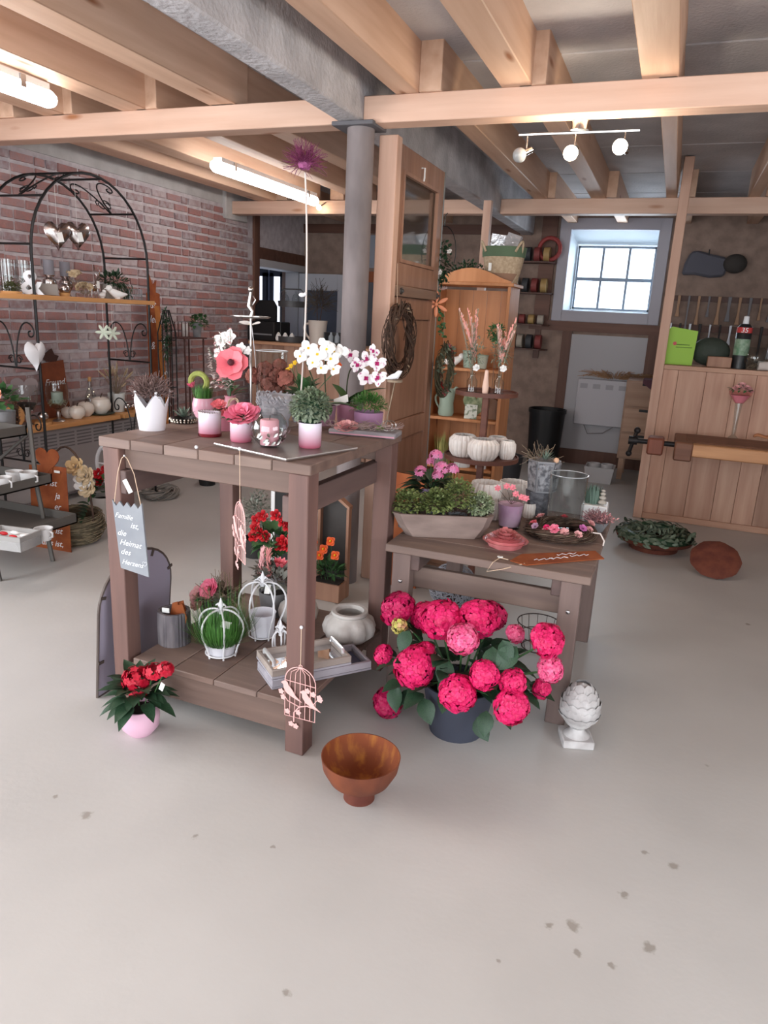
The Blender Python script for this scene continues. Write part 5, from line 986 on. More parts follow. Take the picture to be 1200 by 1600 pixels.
q = aty(624, 978, p.y - .08); obj('green_bud', head_g(mpp(q) * 12, R_, 40, .009), mat('bud_green', (190, 196, 90), .6, c2=(206, 150, 120), scale=40), t, loc=q - p)
for k in range(130):
    a = k * 2.4; el = R_.uniform(-.22, .8); d = Vector((math.cos(a) * math.cos(el), math.sin(a) * math.cos(el) * .8, math.sin(el))); rad = R_.uniform(.08, .22)
    b = Vector((d.x * rad * 1.2, d.y * rad * .95 - .02, .23 + d.z * rad * .9)); leafobj('hyd%d' % (k % 2), (LD, leafmat('hyd_leaf', (50, 78, 56), (36, 58, 44)))[k % 2], t, b, d + Vector((0, 0, R_.uniform(-.4, .3))), Vector((0, 0, 1)) + d * .3, R_.uniform(.07, .1), wd=.68)
for x, y, n_ in ((745, 950 + 110, 5),): pass
for x, y, s in ((808, 1010, .13), (800, 1040, .12), (785, 1000, .1), (700, 1030, .12), (690, 1060, .1), (620, 1070, .12), (745, 1120, .11), (760, 1110, .11), (640, 985, .1), (770, 1010, .12), (815, 1060, .12), (660, 1090, .12)):
    q = aty(x, y, p.y - .14) - p; s *= .8; leafobj('hyd%d' % (int(x) % 2), LD, t, q, (R_.uniform(-.5, .5), -.5, -.5), (R_.uniform(-.3, .3), -1, .6), s, wd=.68)
# artichoke finial
p = atz(899, 1158, 0); t = thing('artichoke_finial', 'white stone artichoke finial on a square foot', 'ornament', p, math.radians(18)); FS = mat('finial_stone', (206, 204, 204), .85, c2=(178, 174, 174), scale=16, bump=.3); H = hz(p, 1066); k = H / .25; w = .058 * k
obj('foot', bbox(-w, w, -w, w, 0, .032 * k), FS, t, bev=.004); obj('neck', G().lathe([(0, .032 * k), (w * .85, .032 * k), (w * .5, .05 * k), (w * .45, .062 * k), (w * .7, .075 * k), (0, .08 * k)], 28), FS, t)
obj('bulb', G().lathe([(0, .07 * k), (w * .8, .08 * k), (w * 1.2, .115 * k), (w * 1.24, .155 * k), (w * 1.02, .2 * k), (w * .6, .232 * k), (0, .248 * k)], 28), FS, t)
BP = [(.07, 0), (.08, .8), (.115, 1.2), (.155, 1.24), (.2, 1.02), (.232, .6), (.248, .05)]
def brad(z):
    for (za, ra), (zb, rb) in zip(BP, BP[1:]):
        if z <= zb: return ra + (rb - ra) * (z - za) / (zb - za)
    return .05
for l in range(7):
    zz = .074 + .024 * l; n = (11, 13, 14, 13, 12, 9, 6)[l]; dz = .012; sl = (brad(zz + dz) - brad(zz)) * w / (dz * k)
    for i in range(n):
        a = 2 * PI * (i + .5 * (l % 2)) / n; o = Vector((math.cos(a), math.sin(a), 0)); q = o * (brad(zz) * w + .002) + Vector((0, 0, zz * k)); g = G(); tg = (Vector((0, 0, 1)) + o * max(-1.6, min(1.6, sl))).normalized()
        g.leaf(q, tg + o * .34, o, .036 * k, brad(zz + .012) * w * 2.6 * PI / n, .3, -.14, (.8, 1.05, 1, .75, .12)); obj('scale', g, FS, t)
# rusty bowl
p = atz(561, 1245, 0); t = thing('rusty_bowl', 'rusty footed metal bowl standing on the concrete floor', 'bowl', p); r1 = mpp(p + Vector((0, 0, .13))) * 62; h = hz(p, 1180)
RB = mat('rust_bowl', (132, 70, 42), .8, c2=(98, 52, 36), scale=9, stretch=(1, 1, .5), bump=.2); RI = mat('rust_inside', (124, 62, 30), .75, c2=(164, 104, 40), scale=30, stretch=(1, 1, .25), contrast=(.5, .75))
obj('foot', G().lathe([(0, 0), (r1 * .4, 0), (r1 * .39, h * .2), (r1 * .43, h * .28), (0, h * .26)], 40), MATS['rust_dark'], t)
obj('bowl', G().lathe([(0, h * .25), (r1 * .45, h * .27), (r1 * .78, h * .48), (r1 * .95, h * .74), (r1, h), (r1 - .003, h), (r1 * .975, h * .99)], 56, cap=False), RB, t); obj('inner', G().lathe([(0, h * .31), (r1 * .45, h * .33), (r1 * .76, h * .52), (r1 * .925, h * .75), (r1 * .975, h * .992)][::-1], 56, cap=False), RI, t)
# red potted plant
p = atz(220, 1143, 0); t = thing('red_pentas', 'pink round pot with clustered red flowers beside the table leg', 'potted plant', p); r0 = mpp(p) * 30
obj('pot', G().lathe([(0, 0), (r0 * .62, 0), (r0 * .95, .03), (r0, .07), (r0 * .92, .105), (r0 * .84, .105), (r0 * .9, .07), (r0 * .55, .008), (0, .008)], 32), mat('pot_pink', (222, 178, 200), .35, coat=.4), t); obj('soil', G().lathe([(0, .085), (r0 * .84, .088), (0, .092)], 16), SOIL, t)
for k in range(58):
    a = k * 2.4; el = R_.uniform(.0, 1.1); d = Vector((math.cos(a) * math.cos(el), math.sin(a) * math.cos(el), math.sin(el))); leafobj('pentas' if k % 3 else 'pentasd', LG if k % 3 else LD, t, Vector((d.x * .05, d.y * .05, .12 + d.z * .08)), d, (0, 0, 1), R_.uniform(.065, .1), wd=.55, droop=.5)
for cx_, cy_, n, R in ((213, 1062, 60, .04), (240, 1050, 26, .027), (258, 1047, 22, .022), (216, 1080, 24, .028)):
    q = aty(cx_, cy_, p.y - .02) - p; g = G()
    for j in range(int(n * 1.3)): d = rdir(R_, -.2); daisy(g, q + d * R * R_.uniform(.8, 1.25), d, .015, 5, .75, .2)
    f = obj('flower_cluster', g, mat('petal_crimson', (198, 18, 52), .5, c2=(168, 10, 40), scale=20), t); obj('cluster_stem', G().tube([(q.x * .3, q.y * .3, .11), q], .002, 4), LG, f)
obj('plant_tag', G().obox(aty(253, 1073, p.y - .06) - p, (.016, .002, .03), (0, .4, 0)), CARD, t)
# bowl with leaf wreath
p = atz(1020, 856, 0); t = thing('leaf_wreath_bowl', 'flat rusty bowl heaped with a grey green leaf wreath', 'bowl', p); r0 = mpp(p) * 58
obj('bowl', G().lathe([(0, 0), (r0 * .62, 0), (r0 * .64, .03), (r0 * .95, .065), (r0, .09), (r0 * .97, .09), (r0 * .6, .04), (0, .035)], 40), RUSTD, t); g = G()
for i in range(420): a = R_.uniform(0, 6.28); b = R_.uniform(-.6, PI + .6); q = Vector(((r0 * .76 + .06 * math.cos(b)) * math.cos(a), (r0 * .76 + .06 * math.cos(b)) * math.sin(a), .1 + .04 * math.sin(b))); g.leaf(q, Vector((-math.sin(a), math.cos(a), R_.uniform(-.4, .5))) + rdir(R_, -1) * .6, Vector((math.cos(a) * math.cos(b), math.sin(a) * math.cos(b), math.sin(b) + .2)), R_.uniform(.04, .075), R_.uniform(.018, .03))
obj('leaf_wreath', g, leafmat('wreath_leaf', (108, 122, 104), (76, 90, 74)), t, kind='stuff'); obj('wreath_core', G().tube([(r0 * .78 * math.cos(a), r0 * .78 * math.sin(a), .095) for a in [2 * PI * k / 24 for k in range(24)]], .04, 8, closed=True), LD, t); obj('bowl_filling', bush(120, (0, 0, .08), (r0 * .6, r0 * .6, .04), .05, .02, R_, 0), LGR, t, kind='stuff')
# rusty disc on a stake
p = atz(1119, 905, 0); t = thing('rusty_disc', 'dark rusty domed disc lying tilted on its stake', 'ornament', p); r0 = mpp(p) * 38
Mx = Matrix.Translation((-.015, .1, .098)) @ Matrix.Rotation(.62, 4, 'X'); obj('disc', G().lathe([(r0 * .02, .02), (r0 * .5, .03), (r0 * .85, .018), (r0, 0), (r0 * .98, -.004), (r0 * .5, .022), (r0 * .02, .014)], 30, fn=lambda a, q, z: q * (1 + .02 * math.cos(9 * a)), M=Mx), MATS['rust_dark'], t); obj('stake', G().tube([(0, 0, 0), (-.006, .04, .07), (-.012, .09, .11)], .006, 6), RUSTD, t)
# wicker ball and wire basket under the low table
p = atz(705, 952, 0); t = thing('wicker_ball', 'grey woven wicker ball under the low table', 'ornament', p); r0 = mpp(p) * 38; g = G()
for i in range(70): n, u, w = basis(rdir(R_, -1)); off = R_.uniform(-.5, .5); rr_ = r0 * math.sqrt(1 - off * off) * .97; g.tube([n * off * r0 + (u * math.cos(a) + w * math.sin(a)) * rr_ + Vector((0, 0, r0)) for a in [2 * PI * k / 18 for k in range(18)]], .0026, 4, closed=True)
obj('weave', g, mat('wicker_grey', (142, 142, 150), .85), t, kind='stuff')
p = atz(838, 1012, 0); t = thing('wire_basket', 'round dark wire basket behind the hydrangea', 'basket', p); r0 = mpp(p) * 33; hb = hz(p, 972); WI = mat('wire_dark', (70, 58, 54), .6, metal=.4)
for z, f in ((hb, 1), (hb * .5, .9), (.006, .7)): obj('hoop', G().tube([(r0 * f * math.cos(a), r0 * f * math.sin(a), z) for a in [2 * PI * k / 28 for k in range(28)]], .003, 5, closed=True), WI, t)
for k in range(14): a = 2 * PI * k / 14; obj('wire', G().tube([(r0 * .7 * math.cos(a), r0 * .7 * math.sin(a), .006), (r0 * .9 * math.cos(a), r0 * .9 * math.sin(a), hb * .5), (r0 * math.cos(a), r0 * math.sin(a), hb)], .0018, 4), WI, t)
# ================================================================== behind the tall table
p = atz(428, 928, 0); t = thing('red_begonia', 'red begonia in a grey pot on the floor behind the tall table', 'potted plant', p); pot_part(t, .07, .09, .16, GREYP); zc = hz(p, 832)
for k in range(34):
    a = k * 2.4; el = R_.uniform(-.3, .9); d = Vector((math.cos(a) * math.cos(el), math.sin(a) * math.cos(el), math.sin(el))); leafobj('begonia', LG, t, Vector((d.x * .06, d.y * .06, zc - .06 + d.z * .08)), d, (0, 0, 1), .08, wd=.8)
obj('stems', fuzzy(40, (0, 0, .2), (.05, .05, .06), R_, .14, .004, .5), LG, t, kind='stuff')
for x, y in ((400, 812), (410, 806), (398, 825), (406, 834), (414, 838), (430, 805), (441, 815), (449, 822), (440, 845), (447, 853), (436, 852), (455, 840), (463, 830), (396, 838)): q = aty(x, y, p.y - .08) - p; obj('bloom', rose_g(q, (R_.uniform(-.4, .4), -1, .4), .026, R_, 3), RED, t)
p = atz(446, 900, 0); t = thing('chalk_frame', 'black chalkboard in a white frame standing behind the red begonia', 'frame', (p.x, p.y, 0)); H = hz(p, 757); w = mpp(p) * 26
obj('board', bbox(-w + .02, w - .02, .0, .012, .02, H - .02), mat('chalkboard', (42, 42, 42), .8), t)
for a in (((-w, -w + .025), (0, H)), ((w - .025, w), (0, H))): obj('frame_side', bbox(*a[0], -.006, .018, *a[1]), WHITE, t, bev=.002)
for z0, z1 in ((0, .028), (H - .028, H)): obj('frame_rail', bbox(-w + .025, w - .025, -.006, .018, z0, z1), WHITE, t, bev=.002)
obj('stand', bbox(-.02, .02, .018, .1, 0, .012).box(-.02, .02, .019, .026, .012, H * .6), WHITE, t)
p = atz(512, 934, 0); t = thing('house_planter', 'house shaped wooden frame with a planter box of orange poppies', 'planter', p); H = hz(p, 776); w = mpp(p) * 24; CW = wood('crate_wood', (178, 136, 112), (150, 110, 90), 'z'); he = hz(p, 795)
for s in (-1, 1): obj('upright', bbox(s * w - .008, s * w + .008, .04, .075, 0, he), CW, t, bev=.002)
for s in (-1, 1): obj('roof_slat', G().prism([(s * (w + .01), he - .004), (s * (w + .01), he + .012), (0, H + .012), (0, H - .006)], .035, .08), CW, t)
obj('dark_back', G().prism([(-w, .02), (w, .02), (w, he), (0, H - .005), (-w, he)], .078, .084), mat('dark_panel', (66, 62, 60), .6), t)
obj('planter_box', bbox(-w - .005, w + .005, -.05, .04, 0, .1), CW, t, bev=.003); obj('soil', bbox(-w + .004, w - .004, -.042, .036, .1, .104), SOIL, t)
obj('foliage', bush(140, (0, -.01, .15), (w, .04, .06), .05, .014, R_, -.1), LG, t, kind='stuff')
for x, y in ((506, 858), (517, 846), (524, 868), (500, 868), (490, 850)): q = aty(x, y, p.y - .06) - p; f = obj('poppy', daisy(daisy(G(), q, (.1, -1, .4), .028, 4, 1.1, .3), q, (.1, -1, .4), .022, 4, 1.1, .7, .7), ORANGE, t); obj('poppy_eye', G().sph(q + Vector((0, -.008, .004)), .006), YEL, f); obj('poppy_stem', G().tube([(q.x * .6, 0, .1), q], .0015, 4), LG, f)
p = atz(400, 868, 0); t = thing('grey_shrub', 'grey green shrub in a dark pot behind the tall table', 'potted plant', p); pot_part(t, .07, .08, .12, mat('dark_pot', (50, 48, 48), .7)); zt = hz(p, 770); obj('foliage', bush(420, (0, 0, zt * .65), (.1, .1, zt * .42), .03, .016, R_, -.8, .2), mat('shrub_grey', (120, 128, 116), .7, c2=(150, 150, 140), scale=20), t, kind='stuff')
p = atz(324, 757, 0); tag(obj('black_pot', G().lathe(cup(mpp(p) * 12, mpp(p) * 15, .13, .006), 28), mat('black_plastic', (30, 30, 32), .6), loc=p), 'plain black plastic pot alone on the open floor', 'pot')
p = atz(248, 776, 0); t = thing('wicker_ring', 'thick grey willow ring lying on the floor', 'wreath', p); obj('canes', nest(mpp(p) * 24, mpp(p) * 9, 60, R_, .006, .9), mat('willow_grey', (140, 134, 128), .9), t, kind='stuff')
# ================================================================== left: planter wheel, basket, rack goods
p = atz(163, 808, 0); t = thing('wheel_planter', 'white cart wheel behind a white pot of red geraniums', 'planter', p); pot_part(t, .07, .09, .16, mat('pot_offwhite', (214, 210, 206), .7)); c = aty(180, 727, p.y + .12) - p; R = mpp(p) * 36
wh = obj('wheel_rim', G().tube([c + Vector((R * math.cos(a), 0, R * math.sin(a))) for a in [2 * PI * k / 36 for k in range(36)]], .013, 8, closed=True), MWHITE, t)
for k in range(8): a = PI * k / 4; obj('spoke', G().tube([c + Vector((.02 * math.cos(a), 0, .02 * math.sin(a))), c + Vector((R * math.cos(a), 0, R * math.sin(a)))], [.008, .005], 6), MWHITE, wh)
obj('hub', G().cyl(c + Vector((0, -.025, 0)), c + Vector((0, .025, 0)), .028, n=16), MWHITE, wh); obj('wheel_post', G().tube([(c.x, c.y, 0), (c.x, c.y, c.z)], .012, 6), MWHITE, wh)
for k in range(30): a = k * 2.4; el = R_.uniform(-.4, .9); d = Vector((math.cos(a) * math.cos(el), math.sin(a) * math.cos(el), math.sin(el))); leafobj('begonia', LG, t, Vector((d.x * .05, d.y * .05, .2 + d.z * .08)), d, (0, 0, 1), .08, wd=.8)
for x, y in ((152, 740), (163, 733), (174, 730), (155, 752), (171, 762), (177, 772), (182, 745), (186, 760)): q = aty(x, y, p.y - .05) - p; obj('bloom', rose_g(q, (R_.uniform(-.4, .4), -1, .4), .032, R_, 3), RED, t)
p = atz(112, 843, 0); t = thing('wicker_basket', 'rough woven basket with a tall bent handle and cream flowers', 'basket', p); R = mpp(p) * 48; STW = mat('straw', (160, 146, 120), .95, c2=(112, 104, 86), scale=30)
obj('core', G().lathe([(0, 0), (R * .8, 0), (R * .98, .1), (R * .9, .17), (R * .8, .16), (R * .85, .1), (R * .7, .02), (0, .02)], 28), mat('basket_core', (96, 86, 70), .95), t)
g = G()
for z, f in ((.02, .86), (.05, .94), (.08, 1.0), (.11, 1.0), (.14, .97), (.17, .92)): g.merge(nest(R * f, .018, 26, R_, .003, .9), Matrix.Translation((0, 0, z - .012)))
obj('weave', g, STW, t, kind='stuff'); obj('handle', G().tube([(R * .95 * math.cos(a), 0, .15 + (hz(p, 698) - .15) * math.sin(a)) for a in [PI * k / 16 for k in range(17)]], .007, 6), TWIG, t)
for x, y, m in ((132, 742, CREAM), (135, 762, CREAM), (128, 752, PWHITE), (116, 728, mat('straw_yellow', (216, 186, 140), .8))): q = aty(x, y, p.y - .02) - p; obj('silk_flower', rose_g(q, (.2, -1, .4), .05, R_, 4), m, t)
for k in range(6): leafobj('roseleaf2', LD, t, (R * .55, -.05, .17 + .02 * k), (1, -.6 + .2 * k, .2), (0, 0, 1), .08)
def heart_board(px, py, z, w, tilt, label, lines, top=True, rz=0, m=None, y=None, ty=None):
    pass
pb = atz(82, 858, 0); t = thing('rust_board', 'rusty heart topped board with white writing leaning in front of the basket', 'sign', pb, math.radians(4)); H = hz(pb, 728); w = mpp(pb) * 36; m_ = RUST
t.rotation_euler = (-.04, 0, math.radians(4)); bd = obj('board', G().prism([(-w * .98, .0), (w * 1.0, .0), (w * .9, H), (w * .25, H - .0), (0, H - .12), (-w * .25, H), (-w, H - .01)], -.004, 0), RUST, t)
obj('heart_top', G().prism([(x * .0055, H + .04 + z * .0055) for x, z in hp], -.012, -.006), RUST, t); obj('heart_stem', G().prism([(-.05, H + .04), (.05, H + .04), (.005, H - .13)], -.010, -.005), RUST, t)
for s, x, f in (('Es ist', -.06, .8), ('ja', .04, .66), ('er', .03, .53), ('Du', -.12, .42), ('nd -', .02, .40), ('ist', .03, .24), ('Alles ist,', -.1, .08)): wline(s, x, H * f - .02, .055, bd, -.0045, CHALK, .3, .02)
obj('price_tag', G().obox((.07, -.012, H - .03), (.04, .002, .014)), CARD, t)
p = atz(78, 842, 0); 
# cups and goods on the rack
RX = Vector((-3.12, 2.78, 0)); CUPM = mat('cup_grey_white', (206, 204, 204), .4)
def mug(px, py, z, r, h, label, group='cups on the tray rack'):
    p = atz(px, py, z); t = thing('cup', label, 'cup', p, 0, group); obj('body', G().lathe([(0, 0), (r * .8, 0), (r, h), (r * 1.04, h), (r * .92, h * .98), (r * .72, .006), (0, .006)], 24), CUPM, t); obj('handle', G().tube([(r * .9, 0, h * .8), (r * 1.35, 0, h * .7), (r * 1.3, 0, h * .35), (r * .85, 0, h * .25)], .005, 6), CUPM, t)
mug(46, 757, .4785, .048, .075, 'grey white cup at the corner of the middle rack tray'); mug(24, 756, .4785, .046, .075, 'grey white cup second from the corner of the middle rack tray'); mug(6, 766, .4785, .046, .075, 'grey white cup at the front rim of the middle rack tray'); mug(69, 843, .2585, .046, .065, 'grey white cup on the lowest rack tray')
p = atz(18, 852, .2585); t = thing('grey_box', 'grey open box with red and white candies on the lowest tray', 'box', p, .15)
for x0, x1, y0, y1 in ((-.12, .12, -.08, -.07), (-.12, .12, .07, .08), (-.12, -.11, -.07, .07), (.11, .12, -.07, .07)): obj('side', bbox(x0, x1, y0, y1, 0, .075), mat('box_grey', (150, 148, 146), .7), t)
obj('bottom', bbox(-.12, .12, -.08, .08, 0, .05), WHITE, t)
for k in range(5): obj('candy', G().sph((-.08 + .04 * k, -.03 + .03 * (k % 3), .06), .016, 8, 6, (1.6, .7, .6)), RED if k % 2 else PWHITE, t)
p = atz(8, 668, .7485); t = thing('rack_plant', 'grey pot with dark leaves on the top rack tray', 'potted plant', p); pot_part(t, .055, .065, .1, GREYP); obj('foliage', bush(60, (0, 0, .15), (.09, .09, .07), .07, .04, R_, -.1), LG, t, kind='stuff'); obj('peach_bloom', rose_g((.02, -.06, .2), (0, -1, .3), .035, R_, 4), mat('peach', (236, 170, 140), .6), t)
p = atz(27, 662, .7485); t = thing('pine_cone', 'long brown pine cone ornament hanging over the rack edge', 'ornament', (p.x + .02, p.y - .03, .7485)); g = G().tube([(0, 0, .0), (0, 0, .1), (0, 0, .14)], [.02, .022, .004], 8); obj('cone', g, TWIG, t); obj('scales', bush(90, (0, 0, .07), (.024, .024, .07), .014, .014, R_, -1, .9), mat('cone_brown', (128, 92, 70), .8), t, kind='stuff')
# ================================================================== on the arch shelf
AZ = ASZ + .001
def ash(px, x=-3.82): # a point on the arch shelf below photo column px
    a, b = 2.9, 4.7
    for _ in range(30):
        m = (a + b) / 2
        if proj((x, m, AZ))[0] < px: a = m
        else: b = m
    return Vector((x, a, AZ))
MOSS = mat('moss', (92, 98, 58), .95, c2=(66, 70, 42), scale=40)
for px, x, lb, h in ((14, -3.85, 'tall clear glass cylinder with a moss ball on the arch shelf', .2), (40, -3.98, 'tall clear glass cylinder behind the white ampersand', .21)):
    p = ash(px, x); t = thing('glass_vase', lb, 'vase', p); obj('glass', G().lathe([(0, 0), (.055, 0), (.055, h), (.052, h), (.052, .008), (0, .008)], 28, thin=True), CLEAR, t); obj('moss', bush(150, (0, 0, .055), (.04, .04, .045), .012, .01, R_, -1, .7), MOSS, t, kind='stuff')
p = ash(18, -3.76); t = thing('moss_mound', 'mound of green moss on a wooden slice on the arch shelf', 'moss', p); obj('slice', G().cyl((0, 0, 0), (0, 0, .012), .06, n=20), mat('wood_slice', (200, 150, 96), .7), t); obj('moss', bush(350, (0, 0, .02), (.055, .055, .05), .012, .01, R_, -.1, .5), MOSS, t, kind='stuff')
p = ash(50, -3.74); t = thing('ampersand', 'white standing ampersand letter on the arch shelf', 'letter', p, math.radians(35)); text('glyph', '&', .2, MWHITE, t, Matrix.Translation((-.06, 0, .004)) @ F0, 0, .012, offset=.004)
p = ash(76, -3.74); tag(obj('grey_block', G().obox((0, 0, .035), (.04, .11, .07), (0, 0, -.5)), mat('grey_card', (150, 142, 136), .8), bev=.003, loc=p), 'small plain grey block on the arch shelf', 'block')
MERC = mat('mercury_silver', (190, 182, 180), .2, metal=1)
for px, x, lb in ((79, -3.9, 'silver bulbous candle holder with a grey pillar candle, close to the grey block'), (104, -3.92, 'silver bulbous candle holder with a grey pillar candle, above the dried flowers')):
    p = ash(px, x); t = thing('candle_holder', lb, 'candle holder', p); obj('holder', G().lathe([(0, 0), (.035, 0), (.022, .02), (.046, .065), (.04, .1), (.02, .115), (.036, .13), (0, .13)], 24), MERC, t); obj('candle', G().lathe([(0, .13), (.033, .13), (.033, .225), (0, .222)], 24), mat('candle_grey', (128, 126, 134), .7), t)
p = ash(101, -3.74); t = thing('half_ball', 'silver ball set in a round wooden base on the arch shelf', 'ornament', p); obj('base', G().lathe([(0, 0), (.03, 0), (.036, .02), (0, .02)], 20), MATS['wood_slice'], t); obj('ball', G().sph((0, 0, .045), .036, 16, 10), MERC, t)
for px, x, lb, z in ((118, -3.86, 'cream dried flower bunch beside the silver candle holders', .11), (133, -3.74, 'cream dried flower bunch lying near the white birds', .03)):
    p = ash(px, x); t = thing('dried_bunch', lb, 'dried flowers', p); obj('stems', fuzzy(30, (0, 0, z * .5), (.02, .02, z * .5), R_, .05, .0015, .2), TWIGL, t, kind='stuff')
    for k in range(9): d = rdir(R_, -.1); obj('dried_bloom', rose_g(Vector((d.x * .055, d.y * .055, z + .03 + d.z * .03)), d, .02, R_, 3), CREAM, t)
p = ash(146, -3.84); t = thing('silver_deer', 'silver deer figure with a price tag on the arch shelf', 'figure', p); obj('body', G().sph((0, 0, .07), .03, 12, 8, (.8, 1.5, .9)), MERC, t); obj('neck_head', G().tube([(0, .03, .08), (0, .045, .12), (0, .06, .135), (0, .085, .13)], [.016, .011, .014, .005], 8), MERC, t)
for sx in (-1, 1):
    for y in (-.03, .03): obj('leg', G().tube([(sx * .014, y, .06), (sx * .015, y, 0)], [.009, .005], 6), MERC, t)
    obj('antler', G().tube([(sx * .008, .055, .145), (sx * .022, .05, .175), (sx * .014, .04, .205)], .003, 5), MERC, t)
obj('price_tag', G().obox((.03, .02, .09), (.002, .025, .05)), CARD, t)
p = ash(171, -3.86); t = thing('trailing_plant', 'grey ribbed pot with dark trailing leaves on the arch shelf', 'potted plant', p); obj('pot', G().lathe(cup(.045, .058, .1), 48, fn=lambda a, q, z: q * (1 + .03 * math.cos(16 * a))), mat('pot_ribgrey', (150, 148, 144), .7), t); g = bush(170, (.0, .05, .12), (.07, .11, .06), .05, .014, R_, -.3); 
for k in range(60): g.leaf((R_.uniform(.02, .07), R_.uniform(.04, .16), R_.uniform(.03, .12)), (.3, .4, -1), (1, 0, .2), .045, .014)
obj('leaves', g, LD, t, kind='stuff')
def bird_fig(p, s, label, rz=0):
    t = thing('white_bird', label, 'figurine', p, rz); obj('body', G().tube([(0, -.06 * s, .028 * s), (0, -.025 * s, .024 * s), (0, .01 * s, .026 * s), (0, .035 * s, .04 * s), (0, .05 * s, .05 * s)], [.004 * s, .018 * s, .025 * s, .018 * s, .012 * s], 10), PWHITE, t); obj('head', G().sph((0, .05 * s, .055 * s), .018 * s, 10, 8), PWHITE, t); obj('beak', G().tube([(0, .065 * s, .055 * s), (0, .08 * s, .052 * s)], [.005 * s, .001], 6), PWHITE, t); obj('foot', G().cyl((0, 0, 0), (0, 0, .01 * s), .015 * s, n=12), PWHITE, t)
bird_fig(ash(160, -3.72), .8, 'small white ceramic bird lying low near the deer figure', .4); bird_fig(ash(184, -3.72), 1.25, 'larger white ceramic bird below the trailing plant', 2.8)
p = ash(207, -3.8); t = thing('wire_tray', 'small silver wire basket at the end of the arch shelf', 'basket', p)
for z in (.005, .04, .075): obj('hoop', G().tube([(.07 * math.cos(a), .07 * math.sin(a), z) for a in [2 * PI * k / 20 for k in range(20)]], .0022, 4, closed=True), BOLT, t)
for k in range(16): a = 2 * PI * k / 16; obj('wire', G().tube([(.07 * math.cos(a), .07 * math.sin(a), .005), (.07 * math.cos(a), .07 * math.sin(a), .075)], .0016, 4), BOLT, t)
# hanging hearts and flowers on the arch
def hearts(px, ytop, yc, label, X=-3.9):
    a = atx(px, yc, X); zt = 2.27 if X == -3.9 else 1.48; t = thing('hanging_heart', label, 'ornament', (X, a.y, a.z)); s = .0052
    obj('thread', G().tube([(0, 0, .05), (0, 0, ytop - a.z)], .0012, 4), CARD, t); g = G(); n = 24
    pts = [(x * s, z * s * 1.25) for x, z in hp]; vs = [(-.03, 0, .01), (.03, 0, .01)] + [(0, y, z) for y, z in pts] + [(-.024, y * .6, z * .6) for y, z in pts] + [(.024, y * .6, z * .6) for y, z in pts]; fs = []
    for i in range(24):
        j = (i + 1) % 24; fs += [(2 + i, 2 + j, 26 + j, 26 + i), (2 + j, 2 + i, 50 + i, 50 + j), (26 + i, 26 + j, 0), (50 + j, 50 + i, 1)]
    g.add(vs, fs); return t, g
for px, lb in ((90, 'silver glass heart hanging in the arch, closer to the arch leg'), (121, 'silver glass heart hanging in the arch, over the second candle')):
    t, g = hearts(px, 2.25, 366, lb); t.rotation_euler = (0, 0, -.6); obj('heart', g, MERC, t, smooth=80); obj('price_tag', G().obox((.034, .01, -.02), (.002, .034, .06), (.2, 0, 0)), CARD, t)
t, g = hearts(55, 1.06, 553, 'white heart hanging from the arch crossbar', -3.7); obj('heart', g, MWHITE, t, smooth=80)
for px, py, lb in ((162, 519, 'pale green petal flower hanging closest to the arch leg'), (176, 521, 'pale green petal flower hanging behind another like it')):
    lb = {162: 'pale green six petal flower hanging in front below the arch shelf', 176: 'pale green six petal flower hanging behind the first below the arch shelf'}[px]; X = -3.69 if px == 162 else -3.74
    a = atx(px, py, X); t = thing('hanging_flower', lb, 'ornament', a); obj('thread', G().tube([(0, 0, 0), (0, 0, 1.484 - a.z)], .001, 4), CARD, t)
    for k in range(6): b = 2 * PI * k / 6 + .5; o = obj('petal', G().sph((0, 0, 0), .5, 8, 6, (.1, .36, 1)), mat('pale_green', (206, 216, 198), .4), t); c = Vector((0, .045 * math.sin(b), .045 * math.cos(b))); o.matrix_local = Matrix.Rotation(-.75, 4, 'Z') @ Matrix.Translation(c * .62) @ Matrix.Rotation(-b, 4, 'X') @ Matrix.Diagonal((.055, .055, .055, 1))
# trellis with a climbing dark plant at the far arch leg
p = atx(222, 640, -4.0); t = thing('plant_trellis', 'black iron plant trellis with dark climbing leaves beside the arch', 'trellis', (-4.0, p.y + .35, 0))
for y in (-.12, -.06, 0, .06, .12): obj('rod', G().tube([(0, y, 0), (0, y, 1.25 + .1 * math.cos(y * 12)), (0, y * .3, 1.45)], .006, 5), BLACKM, t)
for z in (.35, .8, 1.2): obj('tie', G().tube([(0, -.12, z), (0, .12, z)], .005, 5), BLACKM, t)
obj('climber', bush(260, (0.02, -.03, 1.25), (.03, .06, .24), .03, .016, R_, -1, .2), LD, t, kind='stuff')
